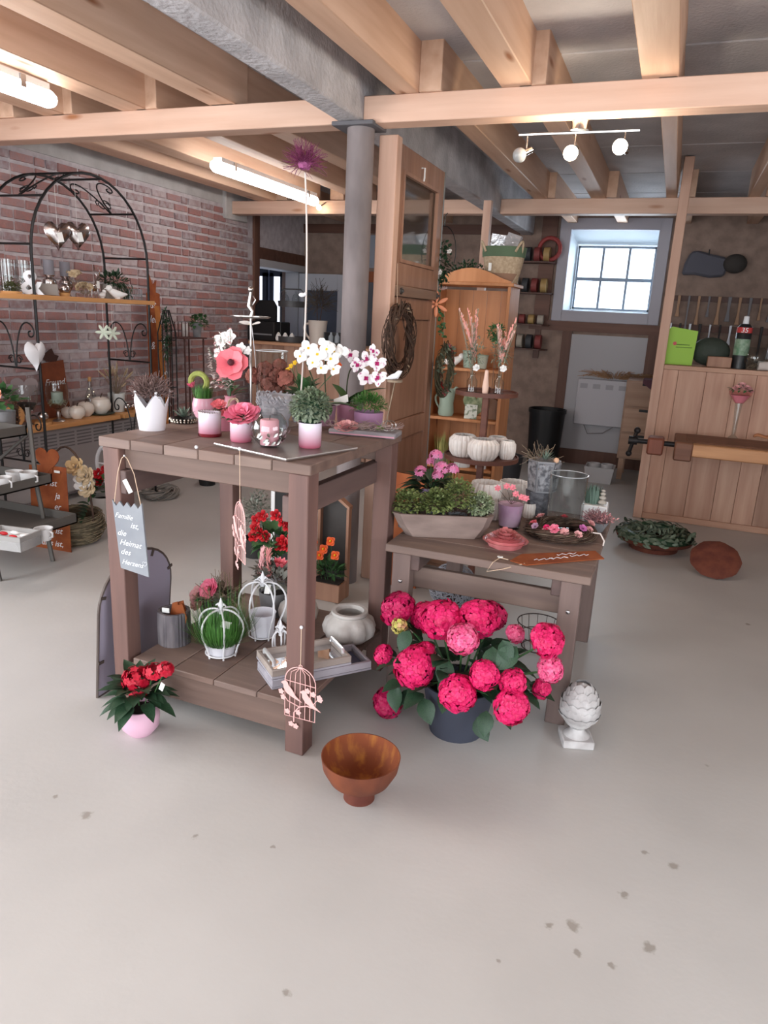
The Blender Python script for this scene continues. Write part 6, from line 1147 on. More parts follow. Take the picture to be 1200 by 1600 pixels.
# tall rusty boards by the wall
for px, py0, py1, X, w, lb, ln in ((242, 428, 548, -4.16, .085, 'tall rusty board with a crowned top and white writing on the brick wall', True), (256, 478, 604, -4.1, .03, 'narrow leaning rusty strip with white marks by the brick wall', False)):
    a = atx(px, py1, X); b = atx(px - (0 if ln else 12), py0, X); t = thing('rust_plaque' if ln else 'rust_strip', lb, 'sign', (X, a.y, 0 if not ln else 0)); H = b.z
    if ln:
        z0 = a.z; bd = obj('board', G().prism([(-w, .0), (w, 0), (w, H - .16), (w * .4, H - .15), (w * .55, H - .05), (0, H - .09), (-w * .55, H - .0), (-w * .6, H - .1), (-w * .4, H - .15), (-w, H - .16)], -.002, .003, 'x'), RUST, t)
        FX = Matrix(((0, 0, 1, 0), (1, 0, 0, 0), (0, 1, 0, 0), (0, 0, 0, 1)))
        for s, z in (('ist', H - .28), ('lebt', H - .4), ('& Co', H - .62)): text('lettering', s, .09, CHALK, bd, Matrix.Translation((.0036, -.06, z)) @ FX, .3)
    else:
        bd = obj('strip', G().prism([(-w + .1, 0), (w + .1, 0), (w - .06, H), (-w - .06, H)], -.002, .003, 'x'), mat('rust_light', (190, 122, 62), .8, c2=(166, 98, 48), scale=10), t)
        for k in range(6): z = .5 + .14 * k; obj('lettering', G().tube([(.0045, -.02 + .012 * i - z * .08 + .1, z + .02 * math.sin(i * 2 + k)) for i in range(6)], .003, 4), CHALK, bd)
# small iron plant table, ivy pot and wall socket
p = atx(296, 590, -4.1); t = thing('iron_stand', 'rusty brown iron plant stand with a comb back at the brick wall', 'stand', (-4.12, p.y, 0)); zt = atx(296, 527, -4.1).z; IB = mat('iron_brown', (84, 56, 52), .7)
obj('plate', bbox(-.1, .1, -.17, .17, zt - .012, zt), IB, t)
for y in (-.14, .14):
    for x in (-.08, .08): obj('leg', G().tube([(x, y, zt - .01), (x, y, 0)], .008, 5), IB, t)
for k in range(7): y = -.16 + .053 * k; obj('comb_rod', G().tube([(-.09, y, zt), (-.09, y, zt + .13)], .005, 5), IB, t)
p = atx(327, 527, -4.05); t = thing('ivy_pot', 'tall dark grey pot with trailing ivy on the brown iron stand', 'potted plant', (-4.1, p.y - .12, zt + .001)); obj('pot', G().lathe(cup(.035, .045, .13), 20), GREYP, t); obj('ivy', bush(110, (.02, 0, .13), (.07, .1, .07), .035, .03, R_, -.5), LG, t, kind='stuff')
p = atx(289, 517, XL + .02); tag(obj('wall_socket', G().obox((0, 0, 0), (.012, .08, .13)), WHITE, bev=.004, loc=(XL + .021, p.y, p.z)), 'white wall socket on the brick wall above the iron stand', 'socket')
# ================================================================== on the pine ledge
LE = LEZ + .001
def led(px, x=-4.13):
    a, b = 3.5, 5.0
    for _ in range(30):
        m = (a + b) / 2
        if proj((x, m, LE))[0] < px: a = m
        else: b = m
    return Vector((x, a, LE))
def goblet(p, label, inner):
    t = thing('goblet', label, 'goblet', p); obj('stem', G().lathe([(0, 0), (.045, 0), (.04, .008), (.012, .02), (.015, .05), (.01, .07), (.025, .085), (0, .085)], 20), SILV, t); obj('bowl', G().lathe([(0, .085), (.05, .1), (.075, .15), (.08, .21), (.072, .28), (.069, .28), (.077, .21), (.072, .15), (.048, .104), (0, .09)], 28, thin=True), CLEAR, t); inner(t)
def in1(t): obj('soil_fill', G().lathe([(0, .1), (.045, .105), (.07, .15), (0, .16)], 20), SOIL, t); o = obj('grey_heart', G().prism([(x * .0055, .26 + z * .0055) for x, z in hp], -.004, .004, 'x'), mat('felt_grey', (142, 128, 128), .8), t); o.matrix_local = Matrix.Rotation(-.6, 4, 'Z')
def in2(t): obj('candle', G().lathe([(0, .13), (.04, .13), (.04, .21), (0, .208)], 20), mat('candle_sage', (172, 186, 172), .6), t); obj('moss_fill', bush(120, (0, 0, .13), (.06, .06, .02), .02, .012, R_, -.3), mat('dry_moss', (160, 156, 128), .9), t, kind='stuff')
goblet(led(43), 'glass goblet with a grey felt heart on the pine ledge', in1); goblet(led(92, -4.1), 'glass goblet with a sage green candle on the pine ledge', in2)
p = led(68, -4.06); t = thing('wood_ball', 'silver ball on a flat wooden disc on the pine ledge', 'ornament', p); obj('disc', G().cyl((0, 0, 0), (0, 0, .018), .055, n=20), MATS['wood_slice'], t); obj('ball', G().sph((0, 0, .055), .038, 14, 9), MERC, t)
p = led(24, -4.1); t = thing('wood_slice', 'round slice of light wood standing at the end of the ledge', 'wood slice', p); obj('slice', G().cyl((-.012, 0, .075), (.012, 0, .075), .075, n=24), MATS['wood_slice'], t)
CER = mat('white_ceramic', (226, 218, 208), .2, coat=.5)
for px, x, r, lb in ((107, -4.16, .042, 'smallest white ceramic apple on the pine ledge'), (121, -4.08, .05, 'white ceramic apple leaning stem nearest the goblets'), (134, -4.13, .056, 'white ceramic apple between the small ones and the largest'), (158, -4.12, .066, 'largest white ceramic apple on the green plate')):
    lb = lb.replace('leaning stem nearest the goblets', 'with a leaning stem, second smallest on the ledge'); p = led(px, x); z = 0
    r *= 1.2
    if r > .075:
        tt = thing('green_plate', 'flat dark green plate under the largest ceramic apple', 'plate', p); obj('plate', G().lathe([(0, 0), (.08, 0), (.105, .012), (.102, .014), (.08, .005), (0, .005)], 28), mat('plate_green', (80, 92, 82), .4), tt); p = p + Vector((0, 0, .006))
    t = thing('ceramic_apple', lb, 'ornament', p, 0, 'ceramic apples'); obj('fruit', G().lathe([(0, 0), (r * .5, 0), (r * .95, r * .5), (r, r * .95), (r * .85, r * 1.4), (r * .45, r * 1.62), (r * .15, r * 1.55), (0, r * 1.4)], 24), CER, t); obj('stem', G().tube([(0, 0, r * 1.4), (r * .1, .0, r * 1.75), (r * .25, 0, r * 2)], .004, 5), TWIG, t)
p = led(183, -4.14); t = thing('dried_pot', 'pale grey pot of dried grasses and seed heads on the pine ledge', 'arrangement', p); obj('pot', G().lathe(cup(.056, .068, .15), 28), mat('pot_palegrey', (206, 208, 206), .6), t)
for k in range(30):
    d = rdir(R_, .35); top = Vector((d.x * .16, d.y * .2, .15 + d.z * .22)); st = obj('dry_stem', G().tube(bez((0, 0, .1), (d.x * .04, d.y * .05, .2), top), .0016, 4), TWIGL, t)
    if k % 2 == 0: obj('seed_head', G().leaf(top - d * .07, d, (1, 0, .3), .1, .022, .1, .1), CREAM, st)
for px, x, lb in ((143, -4.2, 'clear bottle with a cork and fairy lights behind the apples'),):
    p = led(px, x); t = thing('fairy_bottle', lb, 'bottle', p); obj('bottle', G().lathe([(0, 0), (.04, 0), (.042, .14), (.016, .2), (.016, .26), (.013, .26), (.013, .2), (.038, .14), (.037, .006), (0, .006)], 20, thin=True), CLEAR, t); obj('cork', G().cyl((0, 0, .25), (0, 0, .285), .013), MATS['wood_slice'], t)
    for k in range(9): a = k * 1.9; obj('fairy_bulb', G().sph((.025 * math.cos(a), .025 * math.sin(a), .03 + .02 * k), .004, 6, 4), mat('fairy', (255, 236, 200), .5, emit=3), t)
for px, x, r, lb in ((198, -4.08, .035, 'larger mirrored bauble at the far end of the ledge'), (207, -4.12, .026, 'smaller mirrored bauble at the far end of the ledge')): p = led(px, x); t = thing('bauble', lb, 'bauble', p); obj('ball', G().sph((0, 0, r), r, 14, 9), MERC, t); obj('cap', G().cyl((0, 0, r * 1.9), (0, 0, r * 2.2), r * .25), SILV, t)
p = led(92, -4.24); t = thing('bird_sign', 'rusty board with a dark bird on top leaning on the brick wall', 'sign', p); t.rotation_euler = (0, -.05, 0); H = .42; bd = obj('board', G().prism([(-.13, 0), (.12, 0), (.1, H), (-.12, H - .02)], -.002, .003, 'x'), mat('rust_brown', (140, 76, 48), .85, c2=(118, 62, 40), scale=9), t)
FX = Matrix(((0, 0, 1, 0), (1, 0, 0, 0), (0, 1, 0, 0), (0, 0, 0, 1))); text('lettering', 'Freund.', .065, CHALK, bd, Matrix.Translation((.0036, -.1, .24)) @ FX, .35)
obj('dark_bird', G().prism([(-.06, H - .01), (.03, H - .01), (.06, H + .03), (.02, H + .04), (0, H + .085), (-.03, H + .07), (-.1, H + .03)], -.004, .004, 'x'), mat('bird_dark', (70, 44, 38), .8), t)
# ================================================================== on the shop counter
K = 1.171
BLK = mat('black_plastic2', (26, 26, 28), .5)
p = Vector((-4.06, 7.0, K)); t = thing('till', 'black cash till with a rounded black screen on the shop counter', 'till', p); obj('drawer', bbox(-.2, .13, -.15, .2, 0, .2), BLK, t, bev=.01); obj('slot', bbox(-.16, .1, -.153, -.15, .06, .075), GREYP, t)
sc = obj('screen', G().prism([(-.2, .2), (.06, .2), (.06, .36), (.02, .42), (-.14, .42), (-.2, .36)], .0, .04), BLK, t, bev=.006); obj('screen_foot', bbox(-.16, -.1, .0, .06, .19, .21), BLK, t)
TG = mat('zinc_dark', (88, 88, 90), .5, metal=.4); p = aty(456, 525, 6.98); p.z = K
t = thing('tier_tray', 'dark zinc two tier tray stand with glass bottles on the shop counter', 'stand', p)
for z, r in ((0, .15), (.36, .145)): b = obj('tray', G().lathe([(0, z), (r, z), (r + .008, z + .06), (r, z + .06), (r - .01, z + .01), (0, z + .01)], 32), TG, t)
for s in (-1, 1): obj('upright', G().tube([(s * .14, 0, .02), (s * .145, 0, .5), (s * .1, 0, .54)], .006, 5), TG, t)
obj('grip', G().tube([(-.1, 0, .54), (.1, 0, .54)], .008, 6), TG, t); obj('foot', G().cyl((0, 0, 0), (0, 0, .004), .1, n=16), TG, t)
for k, x in enumerate((-.08, 0, .08)): 
    tt = thing('egg_bird', ('small white egg shaped bird on the till side of the zinc tray', 'small white egg shaped bird between two others in the zinc tray', 'small white egg shaped bird on the jug side of the zinc tray')[k], 'figurine', p + Vector((x - .03, -.09, .0105)), 0, 'white birds in the zinc tray'); obj('body', G().lathe([(0, 0), (.028, 0), (.036, .03), (.022, .065), (.01, .085), (0, .088)], 14), PWHITE, tt); obj('beak', G().tube([(.005, -.01, .075), (.01, -.026, .072)], [.004, .001], 5), YEL, tt)
for x, lb, h in ((-.07, 'clear glass bell on the upper zinc tray', .14), (.06, 'clear glass bottle on the upper zinc tray', .15)): tt = thing('glass_bell', lb, 'glass', p + Vector((x, -.03, .371))); obj('glass', G().lathe([(0, 0), (.045, 0), (.045, h * .5), (.03, h * .75), (.012, h * .85), (.014, h), (.011, h), (.009, h * .85), (.028, h * .73), (.042, h * .48), (.042, .005), (0, .005)], 20, thin=True), CLEAR, tt)
p = aty(496, 531, 6.82); p.z = K; t = thing('tall_jug', 'cream tall jug with dry dark branches on the shop counter', 'jug', p); CRM = mat('cream_glaze', (212, 200, 190), .4); obj('body', G().lathe([(0, 0), (.08, 0), (.085, .1), (.098, .22), (.1, .24), (.094, .24), (.09, .22), (.078, .01), (0, .01)], 28), CRM, t); obj('handle', G().tube(bez((-.09, 0, .21), (-.2, 0, .2), (-.13, 0, .1), 6) + bez((-.13, 0, .1), (-.1, 0, .06), (-.08, 0, .04), 4)[1:], .011, 7), CRM, t)
obj('branches', fuzzy(160, (.02, 0, .38), (.09, .09, .18), R_, .12, .0022, -.2), mat('branch_dark', (78, 70, 62), .9), t, kind='stuff'); obj('branch_stems', G().tube([(0, 0, .1), (-.02, 0, .5)], .004, 5).tube([(0, 0, .1), (.06, 0, .46)], .004, 5), TWIG, t, kind='stuff')
p = aty(524, 533, 6.85); p.z = K; t = thing('bottle_crate', 'grey crate with dull glass bottles near the column on the shop counter', 'crate', p); obj('crate', bbox(-.1, .14, -.07, .07, 0, .03).box(-.1, -.09, -.07, .07, .03, .13).box(.13, .14, -.07, .07, .03, .13).box(-.1, .14, .06, .07, .03, .13), TG, t)
for k in range(3): obj('bottle', G().lathe([(0, .03), (.028, .03), (.028, .09), (.012, .11), (.012, .13), (0, .13)], 14, (-.05 + .07 * k, 0, 0)), mat('dull_bottle', (150, 158, 166), .2), t)
# ================================================================== door wreaths and hangings
def wreath(loc, R, r0, label, name, berries, nrm='x', sy=1):
    t = thing(name, label, 'wreath', loc); M = Matrix.Rotation(PI / 2, 4, 'Y') @ Matrix.Diagonal((sy, 1, 1, 1)); obj('twigs', G().merge(nest(R, r0, 110, R_, .0028, .8), M), TWIG if not berries else mat('moss_twig', (96, 92, 72), .9), t, kind='stuff')
    for k in range(berries):
        a = 2.4 * k; obj('berry', rose_g((.045, R * math.cos(a), sy * R * math.sin(a)), (1, 0, .1), .018, R_, 3), (RED, CREAM, LGR, CORAL)[k % 4], t)
    g = G()
    for k in range(120 if berries else 30): a = R_.uniform(0, 6.28); g.leaf((.03 + R_.uniform(0, .02), R * math.cos(a), sy * R * math.sin(a)), rdir(R_, -1) + Vector((.6, 0, 0)), (1, 0, 0), .035, .015)
    obj('leaves', g, LGR if berries else TWIGL, t, kind='stuff'); obj('cord', G().tube([(.01, 0, sy * R), (.0, 0, sy * R + .22)], .0015, 4), CORD, t); return t
c = atx(613, 530, -1.42); wreath((-1.412, c.y, c.z), .17, .045, 'dark bare twig wreath hanging on the lower door leaf', 'door_wreath', 0)
c = atx(667, 583, -1.36); wreath((-1.40, 4.62, c.z), .13, .035, 'wreath of moss, berries and cones hanging at the door edge', 'berry_wreath', 26, sy=1.15)
c = atx(674, 475, -1.40); t = thing('orange_flower', 'orange six petal metal flower hanging at the door edge', 'ornament', (-1.42, 4.5, aty(674, 475, 4.5).z)); OM = mat('orange_enamel', (232, 150, 112), .4)
for k in range(6): b = 2 * PI * k / 6; o = obj('petal', G().sph((0, 0, 0), .5, 8, 6, (.36, .12, 1)), OM, t); o.matrix_local = Matrix.Rotation(.35, 4, 'Z') @ Matrix.Translation((.046 * math.sin(b), 0, .046 * math.cos(b))) @ Matrix.Rotation(b, 4, 'Y') @ Matrix.Diagonal((.068, .068, .068, 1))
obj('centre', G().sph((0, -.006, 0), .014), OM, t); obj('cord', G().tube([(0, .0, .06), (-.02, .05, .15)], .0014, 4), CORD, t); obj('cord_tail', G().tube([(0, 0, -.06), (0, 0, -.36)], .0012, 4), CORD, t)
c = aty(692, 395, 4.62); t = thing('ivy_hanger', 'wire hanger overgrown with dark ivy and white blossoms beside the door', 'plant hanger', (c.x, 4.62, c.z)); obj('wire', G().tube(arc((0, 0, .0), .085, -.4, 3.6, 14, 'xz', .16), .003, 5).tube([(0, 0, .16), (0, 0, .22), (.015, 0, .235)], .003, 5), BLACKM, t)
obj('ivy', bush(240, (-.01, 0, -.07), (.075, .05, .15), .03, .022, R_, -1, .3), LD, t, kind='stuff'); g = G()
for k in range(60): u = k / 60; g.leaf((-.03 + .07 * u + R_.uniform(-.015, .015), R_.uniform(-.02, .02), -.2 - .32 * u), rdir(R_, -1), (0, -1, 0), .026, .018)
obj('trail', g, LG, t, kind='stuff')
for q in ((-.02, -.03, .04), (.05, -.03, .01), (.0, -.04, -.12), (-.05, -.03, .0)): obj('white_bloom', rose_g(q, (0, -1, .2), .014, R_, 3), PWHITE, t)
# ================================================================== dresser goods
DX, DY = -1.32, 4.92
SAGE = mat('sage_glaze', (150, 166, 150), .4); z = DRZ[3] + .001
bird_fig((DX - .12, DY + .1, z), 1.3, 'white ceramic bird on the upper dresser shelf', -1.2)
for x, h, r, lb in ((.0, .115, .045, 'sage green beaker on the upper dresser shelf'), (.1, .09, .04, 'pale sage pot behind the dried flowers on the dresser')): t = thing('sage_pot', lb, 'pot', (DX + x, DY + .1, z)); obj('body', G().lathe(cup(r * .75, r, h), 24), SAGE if x < .05 else mat('pale_sage', (176, 180, 164), .5), t); obj('rim', G().tube([(r * math.cos(a), r * math.sin(a), h) for a in [2 * PI * k / 20 for k in range(20)]], .003, 5, closed=True), SAGE, t)
z = DRZ[2] + .001; t = thing('sage_jug', 'sage green jug with a bird shaped lip on the dresser', 'jug', (DX - .14, DY + .1, z)); obj('body', G().lathe([(0, 0), (.05, 0), (.058, .02), (.05, .09), (.062, .19), (.055, .19), (.044, .09), (.05, .015), (0, .015)], 24), SAGE, t); obj('handle', G().tube(bez((-.05, 0, .16), (-.12, 0, .13), (-.05, 0, .05)), .008, 6), SAGE, t); obj('lip', G().tube([(.05, -.01, .18), (.075, -.02, .205), (.09, -.02, .2)], [.014, .012, .003], 8), SAGE, t)
t = thing('heart_plaque', 'wooden heart with green print leaning on the dresser shelf', 'ornament', (DX + .08, DY + .1, z)); obj('heart', G().prism([(x * .006, .1 + q * .006) for x, q in hp], -.012, .0), mat('heart_print', (166, 168, 136), .7, c2=(90, 104, 72), scale=25), t); obj('stand', bbox(-.05, .05, -.03, .03, 0, .02), CABP, t)
t = thing('wood_heart', 'brown wooden block with a curved top beside the printed heart', 'ornament', (DX + .2, DY + .13, z)); obj('block', G().prism([(-.05, 0), (.05, 0), (.05, .1), (.02, .14), (-.03, .15), (-.05, .11)], -.02, .02), mat('block_brown', (140, 106, 86), .7), t)
t = thing('seed_card', 'small printed card standing before the printed heart', 'card', (DX + .06, DY + .04, z)); obj('card', G().obox((0, 0, .05), (.09, .004, .1), (-.1, 0, 0)), mat('card_print', (206, 206, 196), .7, c2=(120, 132, 110), scale=40, contrast=(.52, .6)), t)
z = DRZ[1] + .001
for x, r, h, lb, m in ((.02, .06, .1, 'pale grey tapered pot with a red flower on the lower dresser shelf', CUPM), (.16, .04, .09, 'narrow pale grey tapered pot on the lower dresser shelf', CUPM), (-.14, .055, .09, 'dark pot with yellow green grass on the lower dresser shelf', GREYP)):
    t = thing('dresser_pot', lb, 'pot', (DX + x, DY + .06, z)); obj('pot', G().lathe(cup(r, r * .85, h), 24), m, t)
    if 'red' in lb: obj('red_flower', head_g(.06, R_, 70, .016), RED, t, loc=(0, -.01, h + .05)); obj('stem', G().cyl((0, 0, .05), (0, 0, h + .03), .004), LG, t)
    if 'grass' in lb: obj('grass', tuft(120, .04, .2, .5, R_, .007, (0, 0, .06), .4), mat('yellow_grass', (186, 178, 110), .7, c2=(140, 140, 80), scale=20), t, kind='stuff')
# wooden boxes and a lantern on the floor by the dresser, seen past the low table
p = Vector((-1.2, 4.22, 0)); t = thing('wood_crate', 'light wooden crate on the floor beside the old door', 'crate', p)
for k in range(4): obj('slat', bbox(-.16, .16, -.13, -.118, .02 + .12 * k, .12 + .12 * k), CW, t, bev=.002)
for x in (-.16, .148): obj('corner_post', bbox(x, x + .012, -.118, .13, 0, .5), CW, t)
obj('back_panel', bbox(-.148, .148, .118, .13, .01, .49), CW, t); obj('crate_floor', bbox(-.148, .148, -.118, .118, .0, .015), CW, t)
p = (-1.2, 4.22, .016); t = thing('yellow_grass_pot', 'dark pot of tall yellow green grass standing in the wooden crate', 'potted plant', p); pot_part(t, .09, .11, .46, mat('pot_black', (48, 46, 46), .7)); obj('grass', tuft(150, .06, .34, .35, R_, .009, (0, 0, .4), .45), MATS['yellow_grass'], t, kind='stuff')
t = thing('orange_board', 'orange brown rusty board leaning beside the crate behind the tall table', 'sign', (aty(632, 760, 3.66).x, 3.66, 0)); t.rotation_euler = (-.1, 0, .1); obj('board', G().prism([(-.1, 0), (.1, 0), (.1, .64), (-.1, .66)], 0, .006), mat('rust_orange', (182, 104, 62), .8, c2=(156, 82, 46), scale=8), t)
# basket bag on the dresser top
z = 1.743; p = aty(786, 438, 5.05); t = thing('jute_bag', 'jute bag with a green rim full of cellophane packs on the dresser', 'bag', (p.x - .02, 5.1, z)); JU = mat('jute', (196, 176, 150), .95, c2=(172, 150, 124), scale=60); s = 1.0
obj('body', G().lathe([(0, 0), (.1, 0), (.125, .12), (.14, .2), (.134, .2), (.118, .12), (.09, .008), (0, .008)], 28, fn=lambda a, r, q: r * (1 + .04 * math.cos(2 * a))), JU, t); obj('rim', G().lathe([(.139, .17), (.147, .235), (.139, .235), (.131, .17)], 28, cap=False, fn=lambda a, r, q: r * (1 + .04 * math.cos(2 * a))), mat('rim_green', (92, 112, 88), .9), t); obj('base_band', G().lathe([(.101, .0), (.117, .065), (.111, .065), (.095, .0)], 28), mat('jute_brown', (150, 118, 98), .95), t)
for sx in (-1, 1): obj('strap', G().tube([(sx * .08, -.125, .2), (sx * .085, -.14, .12), (sx * .06, -.15, .1)] if 0 else bez((sx * .13, -.05, .2), (sx * .16, -.1, .33), (sx * .1, -.11, .2)), .008, 6), JU, t)
for q, r in (((-.05, 0, .25), (.2, .1, .3)), ((.05, -.02, .25), (-.15, .3, -.2)), ((.0, .03, .24), (.1, .2, 0))): obj('cello_pack', G().obox(q, (.1, .03, .14), r), mat('cellophane', (206, 206, 210), .15, metal=.5, bump=.8, bscale=25), t, smooth=0)
obj('tag', G().obox((-.055, -.146, .1), (.02, .003, .05)), CARD, t)
t = thing('moss_garland', 'dark moss garland lying behind the dresser crest', 'garland', (DX - .08, DY + .12, z)); obj('moss', bush(300, (0, 0, .04), (.16, .07, .1), .025, .014, R_, 0, .4), LD, t, kind='stuff')
# ================================================================== back wall
def bw(px, py): return aty(px, py, YB - .03)
a = bw(845, 470); t = thing('spool_rack', 'dark brown wall rack with half round shelves of ribbon spools', 'rack', (a.x, YB - .001, 0)); DB = wood('rack_brown', (96, 66, 56), (76, 50, 44), 'z')
z0 = bw(845, 560).z; z1 = bw(845, 360).z; obj('upright', bbox(-.03, .03, -.025, -.0, z0, z1), DB, t)
SP = [mat('spool_red', (130, 62, 60), .6), mat('spool_gold', (170, 140, 90), .5), mat('spool_cream', (170, 160, 148), .6), mat('spool_dark', (60, 62, 66), .6)]
for py in (410, 458, 507, 545):
    zz = bw(845, py).z; sh = obj('shelf', G().prism([(-.34, -.0), (.12, 0), (.12, -.12), (.06, -.19), (-.3, -.19), (-.34, -.14)], zz - .015, zz, 'z'), DB, t); obj('bracket', G().prism([(-.19, zz - .05), (-.19, zz - .015), (-.005, zz - .015), (-.005, zz - .13)], -.34, -.325, 'x'), DB, sh)
    for k in range(4): 
        r = .05 + .012 * ((k * 3 + py) % 3); obj('spool', G().cyl((-.3 + .1 * k, -.1, zz + r), (-.24 + .1 * k, -.1, zz + r), r, n=16), SP[(k + py) % 4], sh)
zz = bw(845, 410).z; obj('red_ring', G().tube(arc((.05, -.1, zz + .13), .11, 0, 2 * PI, 20)[:-1], .022, 8, closed=True), mat('ring_red', (150, 62, 60), .6), t)
p = atz(856, 716, 0); t = thing('black_bin', 'tall black plastic bin at the back wall', 'bin', (p.x, YB - .32, 0)); H = hz(Vector((p.x, YB - .32, 0)), 640); w = mpp(p) * 26
obj('body', G().lathe([(0, 0), (w * .84, 0), (w, H), (w * .95, H), (w * .8, .02), (0, .02)], 28), BLK, t); obj('rim', G().lathe([(w * 1.0, H - .03), (w * 1.05, H - .03), (w * 1.05, H + .01), (w * .97, H + .01)], 28, cap=False), BLK, t); obj('bag_fill', G().lathe([(0, H - .1), (w * .9, H - .06), (0, H - .02)], 20), mat('bag_grey', (60, 64, 64), .4), t)
a = bw(905, 590); b = bw(975, 668); t = thing('panel_heater', 'flat pale grey panel heater mounted on the grey closet door', 'heater', (a.x, YB - .021, b.z)); w = b.x - a.x; h = a.z - b.z; obj('panel', bbox(0, w, -.09, 0, 0, h), mat('heater_pale', (184, 182, 188), .45), t, bev=.008)
for k in range(4): obj('slot', bbox(.03 + k * w / 4, k * w / 4 + w / 5, -.092, -.09, h - .1, h - .05), mat('slot_grey', (156, 154, 160), .5), t)
obj('cable', G().tube([(w * .8, -.05, 0), (w * .6, -.05, -.08), (w * .3, -.05, -.1), (w * .2, -.04, .0)], .005, 5), DS, t)
t = thing('dried_grass', 'bundle of dry tan grass lying on the panel heater', 'dried flowers', (a.x + w * .7, YB - .075, a.z + .001)); g = G()
for k in range(140): x = R_.uniform(-.4, .55); g.tube([(x * .3, 0, .01 + R_.random() * .03), (x * .7, R_.uniform(-.05, .03), .03 + R_.random() * .06), (x, R_.uniform(-.06, .04), .02 + R_.random() * .09)], .0025, 3)
obj('grass', g, mat('tan_grass', (166, 130, 100), .95), t, kind='stuff')
p = atz(935, 752, 0); t = thing('white_tub', 'white plastic tub with two paint buckets inside', 'tub', p); w = mpp(p) * 22; TB = mat('tub_white', (190, 188, 190), .5)
obj('tub', G().add([(-w * .85, -.1, 0), (w * .85, -.1, 0), (w * .85, .1, 0), (-w * .85, .1, 0), (-w, -.13, .16), (w, -.13, .16), (w, .13, .16), (-w, .13, .16), (-w * .95, -.12, .16), (w * .95, -.12, .16), (w * .95, .12, .16), (-w * .95, .12, .16), (-w * .8, -.09, .01), (w * .8, -.09, .01), (w * .8, .09, .01), (-w * .8, .09, .01)], [(3, 2, 1, 0), (12, 13, 14, 15)] + [(o + i, o + (i + 1) % 4, o + 4 + (i + 1) % 4, o + 4 + i) for o in (0, 4, 8) for i in range(4)]), TB, t, smooth=0)
for x, r in ((-.055, .055), (.065, .06)): obj('bucket', G().lathe(cup(r * .85, r, .17), 20, (x, 0, .012)), TB, t)
p = Vector((-.27, 7.55, 0)); t = thing('drawer_unit', 'pale wooden drawer unit on legs behind the clad counter', 'drawers', p); H = 1.0; LW = wood('light_drawer', (178, 146, 124), (156, 122, 102), 'x')
obj('carcass', bbox(-.1, .5, 0, .45, .22, H), LW, t, bev=.004)
for k in range(3): d = obj('drawer', bbox(-.085, .485, -.018, 0, .24 + k * .255, .24 + k * .255 + .235), LW, t, bev=.003); obj('drawer_gap', bbox(.05, .3, -.02, -.018, .24 + k * .255 + .205, .24 + k * .255 + .23), BLK, d)
for x in (-.08, .44):
    for y in (.02, .39): obj('leg', bbox(x, x + .05, y, y + .04, 0, .22), LW, t)
t = thing('plum_cloth', 'folded dark plum cloth hanging over the drawer unit', 'cloth', (-.22, 7.52, H + .001)); obj('cloth', G().prism([(0, .012), (.4, .016), (.4, -.2), (.3, -.24), (.15, -.12), (0, -.02)], -.012, -.004).box(.0, .4, -.004, .3, .001, .016), mat('plum', (92, 62, 72), .9), t)
# ================================================================== counter top at the right
CT = CZ + .001
def ct(px, y=6.25):
    a, b = -.1, 2.0
    for _ in range(30):
        m = (a + b) / 2
        if proj((m, y, CT))[0] < px: a = m
        else: b = m
    return Vector((a, y, CT))
p = ct(1058, 6.2); t = thing('green_folder', 'bright lime green document box standing on the clad counter', 'box', p, .06); s = mpp(p); LIME = mat('lime_green', (150, 196, 60), .5)
obj('box', G().prism([(-s * 23, 0), (s * 21, 0), (s * 23, .26), (-s * 14, .285), (-s * 18, .275), (-s * 20, .26)], 0, .07), LIME, t); obj('stamp', G().sph((-s * 8, -.001, .16), .014, 10, 6, (1, .1, 1)), mat('stamp_red', (206, 90, 96), .6), t)
for k, (x, zz, w) in enumerate(((-.03, .13, .12), (-.03, .15, .1))): obj('print_line', bbox(x, x + w, -.0012, 0, zz, zz + .006), mat('print_dark', (92, 128, 44), .7), t)
p = ct(1153, 6.2); t = thing('spray_can', 'tall black and green spray can with a red band on the counter', 'can', p); r = mpp(p) * 11
obj('can', G().lathe([(0, 0), (r, 0), (r, .3), (r * .6, .33), (0, .335)], 24), mat('can_black', (32, 34, 36), .35), t); obj('green_band', G().lathe([(r * 1.01, .1), (r * 1.01, .22), (r * .99, .22), (r * .99, .1)], 24), mat('can_green', (96, 134, 104), .5, c2=(150, 170, 150), scale=30), t); obj('red_band', G().lathe([(r * 1.01, .265), (r * 1.01, .305), (r * .98, .305), (r * .98, .265)], 24), mat('can_red', (196, 66, 66), .5), t); text('lettering', '35', .05, CHALK, t, Matrix.Translation((-.028, -r * 1.04, .268)) @ F0, .1); obj('cap', G().lathe([(0, .33), (r * .4, .33), (r * .35, .385), (0, .39)], 16), CHALK, t)
p = ct(1122, 6.2); tag(obj('wood_block', G().obox((0, 0, .04), (.17, .1, .08)), CW, bev=.004, loc=p), 'plain wooden block on the clad counter beside the spray can', 'block')
p = ct(1176, 6.17); t = thing('glass_bowl', 'round glass jar with scraps on the clad counter', 'jar', p); obj('glass', G().lathe([(0, 0), (.05, 0), (.085, .06), (.08, .13), (.055, .165), (.052, .165), (.076, .13), (.08, .06), (.048, .006), (0, .006)], 24, thin=True), CLEAR, t); obj('scraps', bush(120, (0, 0, .05), (.06, .06, .04), .025, .015, R_, -1, .2), TWIGL, t, kind='stuff')
p = ct(1197, 6.12); t = thing('white_rolls', 'pale rolled cloth lying on the clad counter', 'cloth', p); obj('roll', G().tube([(-.06, 0, .035), (.12, .02, .035)], .034, 12), mat('cloth_pale', (206, 196, 190), .9), t)
